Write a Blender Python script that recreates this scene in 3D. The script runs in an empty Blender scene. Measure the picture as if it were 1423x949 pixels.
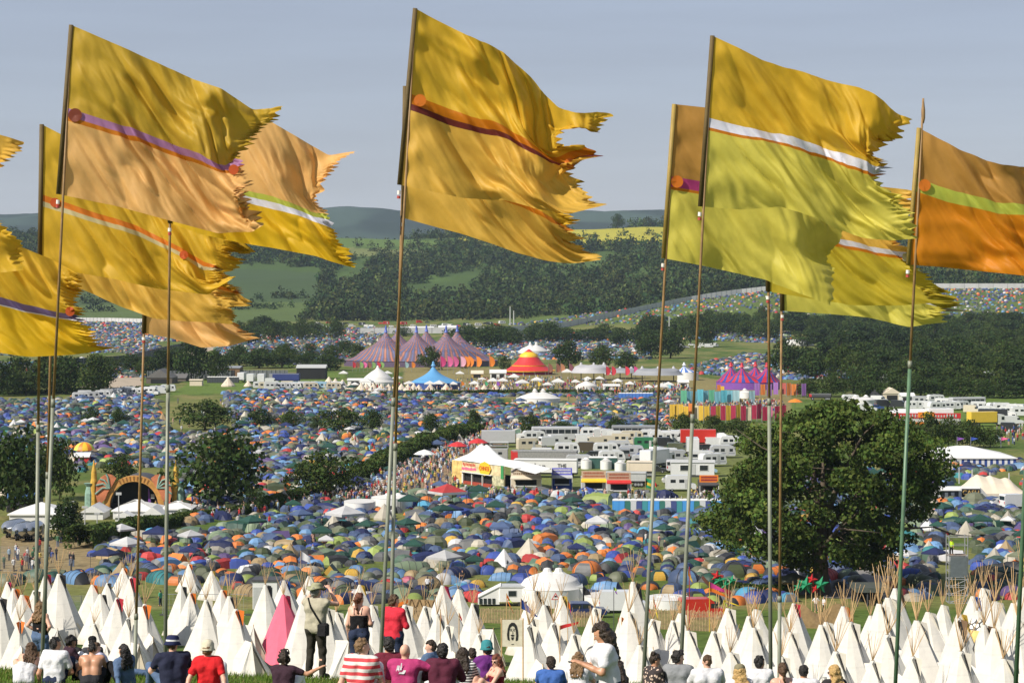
import bpy, math, random
import numpy as np
from mathutils import Matrix, Vector
R = math.radians
rng = np.random.default_rng(7)
random.seed(11)
SC = bpy.context.scene
COL = SC.collection
F, UX, HY, CH = 3200.0, 711.5, 400.0, 35.0        # focal length in photo pixels, centre, horizon row, eye height above the plain

def P(px, py, Y):
    return np.array([(px - UX) * Y / F, Y, CH - (py - HY) * Y / F])

# ------------------------------------------------------------------ noise
def _h(ix, iy, seed):
    n = (ix.astype(np.int64) * 374761393 + iy.astype(np.int64) * 668265263 + seed * 974711) & 0x7fffffff
    n = ((n ^ (n >> 13)) * 1274126177) & 0x7fffffff
    return ((n ^ (n >> 16)) & 0xffff) / 65535.0
def vnoise(x, y, seed=0):
    x = np.asarray(x, float); y = np.asarray(y, float)
    x, y = np.broadcast_arrays(x, y)
    ix = np.floor(x); iy = np.floor(y); fx = x - ix; fy = y - iy
    fx = fx * fx * (3 - 2 * fx); fy = fy * fy * (3 - 2 * fy)
    a = _h(ix, iy, seed); b = _h(ix + 1, iy, seed); c = _h(ix, iy + 1, seed); d = _h(ix + 1, iy + 1, seed)
    return (a * (1 - fx) + b * fx) * (1 - fy) + (c * (1 - fx) + d * fx) * fy
def fbm(x, y, o=4, seed=0):
    s = 0; a = 1; t = 0
    for i in range(o):
        s = s + a * vnoise(np.asarray(x) * 2 ** i, np.asarray(y) * 2 ** i, seed + i * 17); t += a; a *= .5
    return s / t
def smooth(a, b, x):
    t = np.clip((x - a) / (b - a), 0, 1); return t * t * (3 - 2 * t)

# ------------------------------------------------------------------ objects
def tag(o, label=None, cat=None, group=None, kind=None):
    if label: o['label'] = label
    if cat: o['category'] = cat
    if group: o['group'] = group
    if kind: o['kind'] = kind
    return o
def thing(name, label, cat, loc=(0, 0, 0), rz=0, group=None, scale=None):
    o = bpy.data.objects.new(name, None); COL.objects.link(o)
    o.location = [float(c) for c in loc]; o.rotation_euler = (0, 0, rz); o.empty_display_size = .3
    if scale is not None: o.scale = (scale,) * 3 if np.isscalar(scale) else scale
    return tag(o, label, cat, group)
def link(name, me, parent=None, color=None):
    o = bpy.data.objects.new(name, me); COL.objects.link(o)
    if parent is not None: o.parent = parent
    if color is not None: o.color = (*color[:3], 1)
    return o
def kids(o): return list(o.children)
def copy_tree(o, parent=None):
    c = o.copy(); COL.objects.link(c)
    if parent is not None: c.parent = parent
    for ch in kids(o): copy_tree(ch, c)
    return c
def dup(o, loc, rz=0, label=None, scale=None, group=None):
    c = copy_tree(o); c.location = [float(v) for v in loc]; c.rotation_euler = (0, 0, rz)
    if label: c['label'] = label
    if group: c['group'] = group
    if scale is not None: c.scale = (scale,) * 3 if np.isscalar(scale) else scale
    return c
class Proto:
    """first call hands out the prototype itself, later calls copies of it"""
    def __init__(s, make): s.make = make; s.o = None
    def put(s, loc, rz=0, label=None, scale=None, group=None):
        if s.o is None:
            s.o = s.make(); o = s.o
            o.location = [float(v) for v in loc]; o.rotation_euler = (0, 0, rz)
            if label: o['label'] = label
            if group: o['group'] = group
            if scale is not None: o.scale = (scale,) * 3 if np.isscalar(scale) else scale
            return o
        return dup(s.o, loc, rz, label, scale, group)

def qmesh(name, V, Q, mats=(), mi=None, col=None, smooth_=False):
    V = np.asarray(V, np.float32); Q = np.asarray(Q, np.int32); k = Q.shape[1]; m = len(Q)
    me = bpy.data.meshes.new(name)
    me.vertices.add(len(V)); me.vertices.foreach_set('co', V.ravel())
    me.loops.add(m * k); me.loops.foreach_set('vertex_index', Q.ravel())
    me.polygons.add(m)
    me.polygons.foreach_set('loop_start', np.arange(0, m * k, k, dtype=np.int32))
    me.polygons.foreach_set('loop_total', np.full(m, k, np.int32))
    for x in (mats if isinstance(mats, (list, tuple)) else [mats]): me.materials.append(x)
    if mi is not None: me.polygons.foreach_set('material_index', np.asarray(mi, np.int32))
    me.polygons.foreach_set('use_smooth', np.full(m, smooth_, bool))
    if col is not None:
        a = me.color_attributes.new('Col', 'FLOAT_COLOR', 'POINT')
        c = np.ones((len(V), 4), np.float32); c[:, :3] = col
        a.data.foreach_set('color', c.ravel())
    me.update(calc_edges=True); me.validate()
    return me

class MB:
    def __init__(s): s.v = []; s.f = []; s.m = []; s.n = 0
    def add(s, V, Fs, mat=0):
        V = np.asarray(V, float); s.v.append(V)
        for f in Fs: s.f.append(tuple(int(i) + s.n for i in f)); s.m.append(mat)
        s.n += len(V); return s
    def box(s, lo, hi, mat=0, M=None):
        x0, y0, z0 = lo; x1, y1, z1 = hi
        V = np.array([(x0,y0,z0),(x1,y0,z0),(x1,y1,z0),(x0,y1,z0),(x0,y0,z1),(x1,y0,z1),(x1,y1,z1),(x0,y1,z1)], float)
        if M is not None: V = V @ np.asarray(M)[:3, :3].T + np.asarray(M)[:3, 3]
        return s.add(V, [(0,3,2,1),(4,5,6,7),(0,1,5,4),(1,2,6,5),(2,3,7,6),(3,0,4,7)], mat)
    def rbox(s, lo, hi, b=.05, mat=0):
        """box with chamfered vertical and top edges"""
        x0,y0,z0 = lo; x1,y1,z1 = hi
        def ring(i, z): return [(x0+b+i,y0+i,z),(x1-b-i,y0+i,z),(x1-i,y0+b+i,z),(x1-i,y1-b-i,z),(x1-b-i,y1-i,z),(x0+b+i,y1-i,z),(x0+i,y1-b-i,z),(x0+i,y0+b+i,z)]
        V = ring(0,z0)+ring(0,z1-b)+ring(b*.7,z1)
        Fs = [tuple(range(7,-1,-1)), tuple(range(16,24))]
        for k in (0,8):
            for i in range(8): Fs.append((k+i,k+(i+1)%8,k+8+(i+1)%8,k+8+i))
        return s.add(V, Fs, mat)
    def tube(s, pts, r, n=6, mat=0, cap=True):
        pts = [np.asarray(p, float) for p in pts]
        rr = [r] * len(pts) if np.isscalar(r) else list(r)
        rings = []; a = None
        for i, p in enumerate(pts):
            d = pts[min(i+1, len(pts)-1)] - pts[max(i-1, 0)]; d = d / (np.linalg.norm(d) + 1e-9)
            if a is None:
                a = np.cross(d, (0, 0, 1.)) if abs(d[2]) < .9 else np.cross(d, (0, 1., 0))
            a = a - d * a.dot(d); a /= np.linalg.norm(a) + 1e-9
            b = np.cross(d, a)
            th = np.arange(n) * 2 * math.pi / n
            rings.append(p + rr[i] * (np.cos(th)[:, None] * a + np.sin(th)[:, None] * b))
        V = np.concatenate(rings); Fs = []
        for i in range(len(pts) - 1):
            for j in range(n): Fs.append((i*n+j, i*n+(j+1)%n, (i+1)*n+(j+1)%n, (i+1)*n+j))
        if cap: Fs += [tuple(range(n-1,-1,-1)), tuple(range((len(pts)-1)*n, len(pts)*n))]
        return s.add(V, Fs, mat)
    def lathe(s, prof, n=12, c=(0,0,0), mat=0, axis='z'):
        V = []; Fs = []
        for r, z in prof:
            for j in range(n):
                t = 2*math.pi*j/n; V.append((r*math.cos(t), r*math.sin(t), z))
        V = np.array(V, float)
        if axis == 'y': V = V[:, [0, 2, 1]]
        if axis == 'x': V = V[:, [2, 0, 1]]
        for i in range(len(prof)-1):
            for j in range(n): Fs.append((i*n+j, i*n+(j+1)%n, (i+1)*n+(j+1)%n, (i+1)*n+j))
        Fs += [tuple(range(n-1,-1,-1)), tuple(range((len(prof)-1)*n, len(prof)*n))]
        return s.add(V + np.asarray(c), Fs, mat)
    def prism(s, poly, d0, d1, plane='xz', mat=0):
        """extrude a 2D outline"""
        n = len(poly); ax = {'xz': (0, 2, 1), 'yz': (1, 2, 0), 'xy': (0, 1, 2)}[plane]
        V = np.zeros((2*n, 3))
        for k, d in enumerate((d0, d1)):
            for i, (a, b) in enumerate(poly):
                V[k*n+i, ax[0]] = a; V[k*n+i, ax[1]] = b; V[k*n+i, ax[2]] = d
        Fs = [tuple(range(n-1,-1,-1)), tuple(range(n, 2*n))] + [(i, (i+1)%n, n+(i+1)%n, n+i) for i in range(n)]
        return s.add(V, Fs, mat)
    def grid(s, G, mat=0, mi=None):
        """G: (a, b, 3) points"""
        a, b, _ = G.shape
        Fs = [(i*b+j, i*b+j+1, (i+1)*b+j+1, (i+1)*b+j) for i in range(a-1) for j in range(b-1)]
        s.add(G.reshape(-1, 3), Fs, mat); return s
    def mesh(s, name, mats, smooth_=False):
        me = bpy.data.meshes.new(name)
        me.from_pydata(np.concatenate(s.v).tolist() if s.v else [], [], s.f)
        for x in (mats if isinstance(mats, (list, tuple)) else [mats]): me.materials.append(x)
        me.polygons.foreach_set('material_index', s.m)
        me.polygons.foreach_set('use_smooth', [smooth_] * len(s.f))
        me.update(); return me
    def put(s, name, mats, parent=None, smooth_=False, color=None):
        return link(name, s.mesh(name, mats, smooth_), parent, color)
    def tris(s):
        V = np.concatenate(s.v); T = []
        for f in s.f:
            for k in range(1, len(f)-1): T.append((f[0], f[k], f[k+1]))
        return V, np.array(T)

# ------------------------------------------------------------------ materials
def new_mat(name):
    m = bpy.data.materials.new(name); m.use_nodes = True
    nt = m.node_tree; nt.nodes.clear()
    return m, nt
def N(nt, typ, **kw):
    n = nt.nodes.new('ShaderNode' + typ)
    for k, v in kw.items():
        if k in n.inputs: n.inputs[k].default_value = v
        else: setattr(n, k, v)
    return n
_mc = {}
def mat(name, c=(.5,.5,.5), rough=.6, metal=0, var=.15, scale=3, bump=0, bscale=30, src=None, trans=0, spec=.4, sheen=0, coat=0):
    """procedural Principled: base colour varied by two noises; src None | 'obj' | 'attr' takes the base from the object colour or the Col attribute"""
    if name in _mc: return _mc[name]
    m, nt = new_mat(name)
    out = N(nt, 'OutputMaterial'); b = N(nt, 'BsdfPrincipled')
    b.inputs['Roughness'].default_value = rough; b.inputs['Metallic'].default_value = metal
    b.inputs['Specular IOR Level'].default_value = spec
    if coat: b.inputs['Coat Weight'].default_value = coat
    if sheen: b.inputs['Sheen Weight'].default_value = sheen
    if src == 'obj': s = N(nt, 'ObjectInfo').outputs['Color']
    elif src == 'attr': s = N(nt, 'VertexColor', layer_name='Col').outputs['Color']
    else:
        rgb = N(nt, 'RGB'); rgb.outputs[0].default_value = (*c, 1); s = rgb.outputs[0]
    tc = N(nt, 'NewGeometry').outputs['Position'] if src == 'attr' else N(nt, 'TexCoord').outputs['Object']
    nz = N(nt, 'TexNoise', Scale=scale, Detail=5, Roughness=.6); nt.links.new(tc, nz.inputs['Vector'])
    mr = N(nt, 'MapRange'); mr.inputs[1].default_value = .3; mr.inputs[2].default_value = .7
    mr.inputs[3].default_value = 1 - var; mr.inputs[4].default_value = 1 + var
    nt.links.new(nz.outputs[0], mr.inputs[0])
    mx = N(nt, 'Mix', data_type='RGBA', blend_type='MULTIPLY'); mx.inputs[0].default_value = 1
    nt.links.new(s, mx.inputs[6]); nt.links.new(mr.outputs[0], mx.inputs[7])
    nt.links.new(mx.outputs[2], b.inputs['Base Color'])
    if bump:
        n2 = N(nt, 'TexNoise', Scale=bscale, Detail=4); nt.links.new(tc, n2.inputs['Vector'])
        bp = N(nt, 'Bump', Strength=bump, Distance=.02); nt.links.new(n2.outputs[0], bp.inputs['Height'])
        nt.links.new(bp.outputs[0], b.inputs['Normal'])
    if trans:
        t = N(nt, 'BsdfTranslucent'); nt.links.new(mx.outputs[2], t.inputs[0])
        ms = N(nt, 'MixShader'); ms.inputs[0].default_value = trans
        nt.links.new(b.outputs[0], ms.inputs[1]); nt.links.new(t.outputs[0], ms.inputs[2])
        nt.links.new(ms.outputs[0], out.inputs[0])
    else: nt.links.new(b.outputs[0], out.inputs[0])
    _mc[name] = m; return m

ORD = ['leftmost', 'second', 'third', 'fourth', 'fifth', 'sixth', 'seventh', 'eighth', 'ninth', 'tenth', 'eleventh', 'twelfth', 'thirteenth',
       'fourteenth', 'fifteenth', 'sixteenth', 'seventeenth', 'eighteenth', 'nineteenth', 'twentieth']
def ordinal(i, n):
    if n == 2: return ('the left one', 'the right one')[i]
    if i == n - 1: return 'rightmost'
    return 'leftmost' if i == 0 else ORD[i] + ' from left'
def side(px):
    return next(n for l, n in ((60, 'at the far left edge'), (150, 'near the first flagpoles'), (240, 'near the second pole'), (420, 'right of the second pole'), (560, 'near the twin poles'), (700, 'right of the twin poles'), (885, 'left of the right poles'), (975, 'near the first right poles'),
                               (1055, 'below the lime flags'), (1095, 'near the paired thin poles'), (1170, 'right of the thin poles'), (1230, 'left of the green pole'), (1290, 'near the green pole'), (1360, 'right of the green pole'), (9999, 'at the far right edge')) if px < l)
def unique_labels(items, desc, zone):
    """items: [(object, px, Y)]; same description in the same zone are told apart by their order from the left"""
    by = {}
    for it in items: by.setdefault((desc(it), zone(it)), []).append(it)
    for (d, z), its in by.items():
        its.sort(key=lambda t: t[1])
        for i, it in enumerate(its):
            it[0]['label'] = f'{d} {z}' if len(its) == 1 else f'{d} {z}, {ordinal(i, len(its))}'
            if len(it[0]['label'].replace('-', '-').split()) > 16: print('LONG', it[0]['label'])
# ------------------------------------------------------------------ camera, light, sky
cam = bpy.data.objects.new('camera', bpy.data.cameras.new('camera')); COL.objects.link(cam)
cam.location = (0, 0, CH); cam.rotation_euler = (R(90), 0, 0)
cam.data.sensor_width = 36; cam.data.lens = 36 * F / 1423; cam.data.shift_y = (HY - 474.5) / 1423
cam.data.clip_start = .5; cam.data.clip_end = 30000
SC.camera = cam
SUN_AZ, SUN_EL = R(233), R(41)          # clockwise from +Y: from the left, a little behind the camera
sun = bpy.data.objects.new('sun', bpy.data.lights.new('sun', 'SUN')); COL.objects.link(sun)
sun.data.energy = 5.0; sun.data.angle = R(.5); sun.data.color = (1, .93, .82)
sd = Vector((math.sin(SUN_AZ) * math.cos(SUN_EL), math.cos(SUN_AZ) * math.cos(SUN_EL), math.sin(SUN_EL)))
sun.rotation_euler = sd.to_track_quat('Z', 'Y').to_euler()
W = bpy.data.worlds.new('World'); SC.world = W; W.use_nodes = True
nt = W.node_tree; nt.nodes.clear()
sky = N(nt, 'TexSky', sky_type='NISHITA', sun_disc=False, sun_elevation=SUN_EL, sun_rotation=SUN_AZ, altitude=100, air_density=1.0, dust_density=.6, ozone_density=3.0)
tc = N(nt, 'TexCoord'); mp = N(nt, 'Mapping'); mp.inputs['Scale'].default_value = (3, 3, 42)
nt.links.new(tc.outputs['Generated'], mp.inputs[0])
nz = N(nt, 'TexNoise', Scale=1.6, Detail=6, Roughness=.55); nt.links.new(mp.outputs[0], nz.inputs['Vector'])
mr = N(nt, 'MapRange'); mr.inputs[1].default_value = .38; mr.inputs[2].default_value = .68
nt.links.new(nz.outputs[0], mr.inputs[0])
mx = N(nt, 'Mix', data_type='RGBA', blend_type='MIX')
hz = N(nt, 'Mix', data_type='RGBA', blend_type='MULTIPLY'); hz.inputs[0].default_value = 1; hz.inputs[7].default_value = (1.22, 1.01, 1.02, 1)
nt.links.new(sky.outputs[0], hz.inputs[6])
fl = N(nt, 'Mix', data_type='RGBA'); fl.inputs[0].default_value = .6; fl.inputs[7].default_value = (4.0, 4.5, 5.5, 1); nt.links.new(hz.outputs[2], fl.inputs[6]); hz = fl
nt.links.new(hz.outputs[2], mx.inputs[6])
cl = N(nt, 'Mix', data_type='RGBA', blend_type='MULTIPLY'); cl.inputs[0].default_value = 1; cl.inputs[7].default_value = (.93, .92, .92, 1)
nt.links.new(hz.outputs[2], cl.inputs[6]); nt.links.new(cl.outputs[2], mx.inputs[7])
nt.links.new(mr.outputs[0], mx.inputs[0])
bg = N(nt, 'Background', Strength=.08); nt.links.new(mx.outputs[2], bg.inputs[0])
wo = N(nt, 'OutputWorld'); nt.links.new(bg.outputs[0], wo.inputs[0])
SC.view_settings.view_transform = 'Standard'; SC.view_settings.look = 'None'; SC.view_settings.exposure = 0.36; SC.view_settings.gamma = 1
SC.render.engine = 'CYCLES'; cy = SC.cycles
cy.use_denoising = True; cy.max_bounces = 6; cy.diffuse_bounces = 3; cy.glossy_bounces = 2; cy.transmission_bounces = 4; cy.volume_bounces = 1; cy.transparent_max_bounces = 6
cy.use_adaptive_sampling = True; cy.adaptive_threshold = .01
cy.sample_clamp_indirect = 6

# ------------------------------------------------------------------ terrain
NEAR_Y = np.array([-60, 0, 36, 45, 52, 62, 100, 150, 170, 200, 226, 240, 262, 275, 1500.])
NEAR_Z = np.array([39, 33.4, 28.55, 27.3, 25.7, 22.9, 15.2, 8.2, 6.1, 3.4, 1.6, .9, .1, 0, 0])
FAR_Y = np.array([1500, 1900, 2100, 2600, 3000, 3300, 3800, 5500, 7500, 9500.])
FU = np.array([-900, 0, 300, 480, 560, 700, 780, 900, 1000, 1080, 1200, 1423, 2400.])
FP = np.array([      # picture row of the ground at every far depth: only the terrain's own relief is written this way
 [474.7]*13,
 [448,448,448,447,447,445,441,428,413,404,402,402,404],
 [440,440,438,434,434,434,430,415,402,396,395,394,396],
 [392,392,388,386,385,380,376,370,366,362,362,362,364],
 [345,345,346,348,348,342,336,332,333,333,333,335,340],
 [330,330,331,333,334,330,324,317,318,322,324,327,330],
 [345]*13,
 [350]*13,
 [299,297,294,286.5,291,293.5,294,293,294,297,299,301,303],
 [330]*13], float)
def far_z(px, Y):
    rows = np.stack([np.interp(px, FU, FP[i]) for i in range(len(FAR_Y))])
    k = np.clip(np.searchsorted(FAR_Y, Y) - 1, 0, len(FAR_Y) - 2)
    t = np.clip((Y - FAR_Y[k]) / (FAR_Y[k+1] - FAR_Y[k]), 0, 1); t = t*t*(3-2*t)*.5 + t*.5
    idx = np.arange(Y.size)
    z0 = CH - (rows[k, idx] - HY) / F * FAR_Y[k]; z1 = CH - (rows[k+1, idx] - HY) / F * FAR_Y[k+1]
    return z0 * (1 - t) + z1 * t
def gz(x, Y):
    """terrain height"""
    x = np.atleast_1d(np.asarray(x, float)).ravel(); Y = np.atleast_1d(np.asarray(Y, float)).ravel()
    x, Y = np.broadcast_arrays(x, Y); x = x.copy(); Y = Y.copy()
    z = np.interp(Y, NEAR_Y, NEAR_Z)
    tilt = np.where(Y < 100, -.026, -.026 + .026 * smooth(100, 240, Y)) * np.clip(x, -40, 40) * (1 - smooth(220, 262, Y))
    z = z + tilt + np.where(Y < 250, .10 * (fbm(x * .3, Y * .3, 3, 5) - .5), 0)
    far = Y > 1500
    if far.any():
        px = x[far] / Y[far] * F + UX
        z[far] = far_z(px, Y[far]) + (fbm(x[far] / 160, Y[far] / 160, 3, 9) - .5) * 14 * smooth(1900, 2600, Y[far]) * np.where(Y[far] > 6000, 1.6, 1)
    return z
def gz1(x, Y): return float(gz(x, Y)[0])
def ground(px, py):
    """where the sight line through a photo pixel meets the terrain"""
    if 405 + 70 < py < 815:
        return P(px, py, CH * F / (py - HY))
    Ys = np.concatenate([np.arange(30, 300, .5), np.geomspace(300, 9000, 900)])
    xs = (px - UX) * Ys / F; zr = CH - (py - HY) * Ys / F
    b = np.nonzero(gz(xs, Ys) >= zr)[0]
    Y = Ys[b[0]] if len(b) else Ys[-1]
    return np.array([(px - UX) * Y / F, Y, gz1((px - UX) * Y / F, Y)])
def on_ground(px, Y):
    x = (px - UX) * Y / F
    return np.array([x, Y, gz1(x, Y)])

def inside(poly, x, y):
    x = np.asarray(x, float); y = np.asarray(y, float); r = np.zeros(x.shape, bool)
    n = len(poly)
    for i in range(n):
        x0, y0 = poly[i]; x1, y1 = poly[(i+1) % n]
        if y0 == y1: continue
        c = ((y0 > y) != (y1 > y)) & (x < (x1 - x0) * (y - y0) / (y1 - y0) + x0)
        r ^= c
    return r
rows = np.concatenate([np.arange(-60, 60, 1.5), np.arange(60, 300, 4), np.geomspace(300, 1600, 190), np.arange(1610, 3500, 13), np.arange(3500, 9501, 110)])
u = np.concatenate([np.linspace(-.62, -.27, 40)[:-1], np.linspace(-.27, .27, 380), np.linspace(.27, .62, 40)[1:]])
UU, RR = np.meshgrid(u, rows)
XX = UU * np.maximum(RR, 90)
ZZ = gz(XX.ravel(), RR.ravel()).reshape(XX.shape)
tv = np.stack([XX, RR, ZZ], -1).reshape(-1, 3)
PX = (XX / np.maximum(RR, 1) * F + UX).ravel(); PY = (HY + (CH - ZZ) / np.maximum(RR, 1) * F).ravel(); YY = RR.ravel(); xx = XX.ravel()
g = np.array([.065, .105, .02]); straw = np.array([.22, .18, .075]); dry = np.array([.14, .15, .045])
n1 = fbm(xx / 25, YY / 40, 4, 3); n2 = fbm(xx / 6, YY / 9, 3, 4)
w = smooth(.42, .62, n1)[:, None]; tcol = g * (1 - w) + dry * w
w = (smooth(.5, .75, n2) * (YY > 240) * .6)[:, None]; tcol = tcol * (1 - w) + straw * w
near = YY < 245
tcol[near] = (np.array([.078, .118, .024]) * (.8 + .4 * n2[near])[:, None])
def zone(poly, c, depth=None, v=.12, jit=3):
    jx = (fbm(xx / 14, YY / 14, 3, 21) - .5) * jit * 2
    k = inside(poly, PX + jx, PY + jx * .3)
    if depth: k &= (YY > depth[0]) & (YY < depth[1])
    tcol[k] = np.asarray(c) * (1 - v + 2 * v * fbm(xx[k] / 30, YY[k] / 30, 3, 8))[:, None]
hillg = (YY > 2000) & (YY < 5000)
tcol[hillg] = np.array([.055, .09, .024]) * (.75 + .5 * fbm(xx[hillg] / 90, YY[hillg] / 90, 3, 12))[:, None]
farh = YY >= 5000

tcol[hillg] *= (.85 + .3*fbm(xx[hillg]/30, YY[hillg]/55, 3, 40))[:, None]
tcol[farh] = np.array([.030, .047, .034]) * (.6 + .8 * smooth(.4, .6, fbm(xx[farh] / 260, YY[farh] / 500, 4, 31)))[:, None]  # distance haze painted in: far hills coloured darker and bluer
zone([(300,372),(445,379),(438,424),(300,428)], (.05, .078, .03), (2000, 3400), .06)       # dark arable field
zone([(-400,340),(300,372),(300,428),(-400,436)], (.055, .082, .03), (2000, 3400), .06)
zone([(110,424),(428,420),(418,448),(110,462)], (.078, .112, .032), (1900, 3000), .08)           # bright meadow
zone([(455,343),(640,350),(560,356),(455,357)], (.14, .16, .055), (2300, 3400), .1)
zone([(440,327),(640,337),(700,345),(440,344)], (.09, .14, .035), (2300, 3400), .1)
zone([(640,310),(930,316),(930,338),(640,345)], (.34, .31, .04), (2800, 3500), .12)           # rape in flower
zone([(700,470),(700,444),(960,414),(1060,404),(1423,402),(2400,402),(2400,445),(700,450)], (.085, .12, .028), (1500, 2150), .15)
zone([(500,700),(560,650),(700,585),(760,585),(600,700)], (.27, .20, .12), (270, 800), .15)   # worn showground
zone([(560,545),(560,508),(920,515),(1100,545),(1100,575),(560,545)], (.20, .17, .07), (600, 1500), .15)
zone([(270,528),(480,516),(480,538),(230,550)], (.10, .15, .03), (700, 1200), .1)
zone([(1100,560),(1423,548),(1800,548),(1800,610),(1100,600)], (.10, .15, .03), (500, 900), .1)
zone([(600,590),(1060,590),(1060,690),(640,690)], (.13, .15, .045), (380, 640), .15)
zone([(0,745),(130,735),(140,800),(0,800)], (.22, .17, .09), (270, 330), .1)
I, J = len(rows), len(u)
q = (np.arange(I-1)[:, None] * J + np.arange(J-1)[None]).ravel()
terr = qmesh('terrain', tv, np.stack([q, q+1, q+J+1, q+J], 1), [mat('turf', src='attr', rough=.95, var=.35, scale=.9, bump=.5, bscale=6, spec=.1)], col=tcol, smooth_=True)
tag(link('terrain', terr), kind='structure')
# air
hb = MB().box((-6200, -80, -8), (6200, 9700, 400))
hm, nt = new_mat('air'); vo = N(nt, 'VolumePrincipled'); vo.inputs['Color'].default_value = (.62, .78, 1, 1); vo.inputs['Density'].default_value = 3.4e-5
nt.links.new(vo.outputs[0], N(nt, 'OutputMaterial').inputs['Volume'])
tag(hb.put('haze', hm), kind='stuff')
# ------------------------------------------------------------------ festival flags
def cloth(name, c, trans=.46, rough=.5):
    m = mat(name, c, rough=rough, var=.10, scale=2.5, trans=trans, spec=.3, sheen=0, bump=.25, bscale=90)
    return m
GOLD = cloth('satin_gold', (.72, .45, .035)); OLIVE = cloth('satin_olive_gold', (.60, .39, .04)); APRI = cloth('satin_apricot', (.84, .49, .17))
LIME = cloth('satin_lime', (.68, .60, .10)); ORAN = cloth('satin_orange', (.70, .25, .012)); BRON = cloth('satin_bronze', (.52, .27, .06)); YELL = cloth('satin_yellow', (.80, .50, .02))
OLIM = cloth('satin_olive_lime', (.56, .44, .035)); MUST = cloth('satin_mustard', (.76, .46, .075))
S_PINK = cloth('ribbon_violet', (.46, .22, .42)); S_SILV = cloth('ribbon_silver', (.62, .62, .70), .15, .3); S_ORAN = cloth('ribbon_orange', (.62, .20, .01)); S_MARO = cloth('ribbon_maroon', (.16, .03, .025))
S_WHIT = cloth('ribbon_white', (.72, .70, .74)); S_LIME = cloth('ribbon_lime', (.55, .60, .09)); S_MAGE = cloth('ribbon_magenta', (.50, .06, .22)); S_PURP = cloth('ribbon_purple', (.17, .12, .26))
S_CREAM = cloth('ribbon_cream', (.66, .56, .30))
D_RED = cloth('disc_red', (.50, .09, .02), .2); D_MAR = cloth('disc_maroon', (.17, .035, .015), .15); D_OR = cloth('disc_orange', (.66, .19, .02), .3); D_PALE = cloth('disc_pale', (.55, .55, .42), .3)
SLEEVE = mat('hoist_webbing', (.11, .075, .025), .7, bump=.3)
SLEEVE_G = mat('hoist_gold_webbing', (.30, .21, .05), .6, bump=.3)
WOOD = mat('pole_bamboo', (.27, .165, .07), .55, var=.3, scale=4, bump=.2, bscale=8)
STEEL = mat('pole_galvanised', (.20, .215, .165), .5, metal=.1, var=.15, scale=5)
GREENP = mat('pole_green_paint', (.09, .17, .10), .4, var=.2, scale=4)
TAPE = mat('pole_tape', (.75, .70, .66), .5)
RTAPE = mat('pole_red_tape', (.4, .06, .05), .5)

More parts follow.
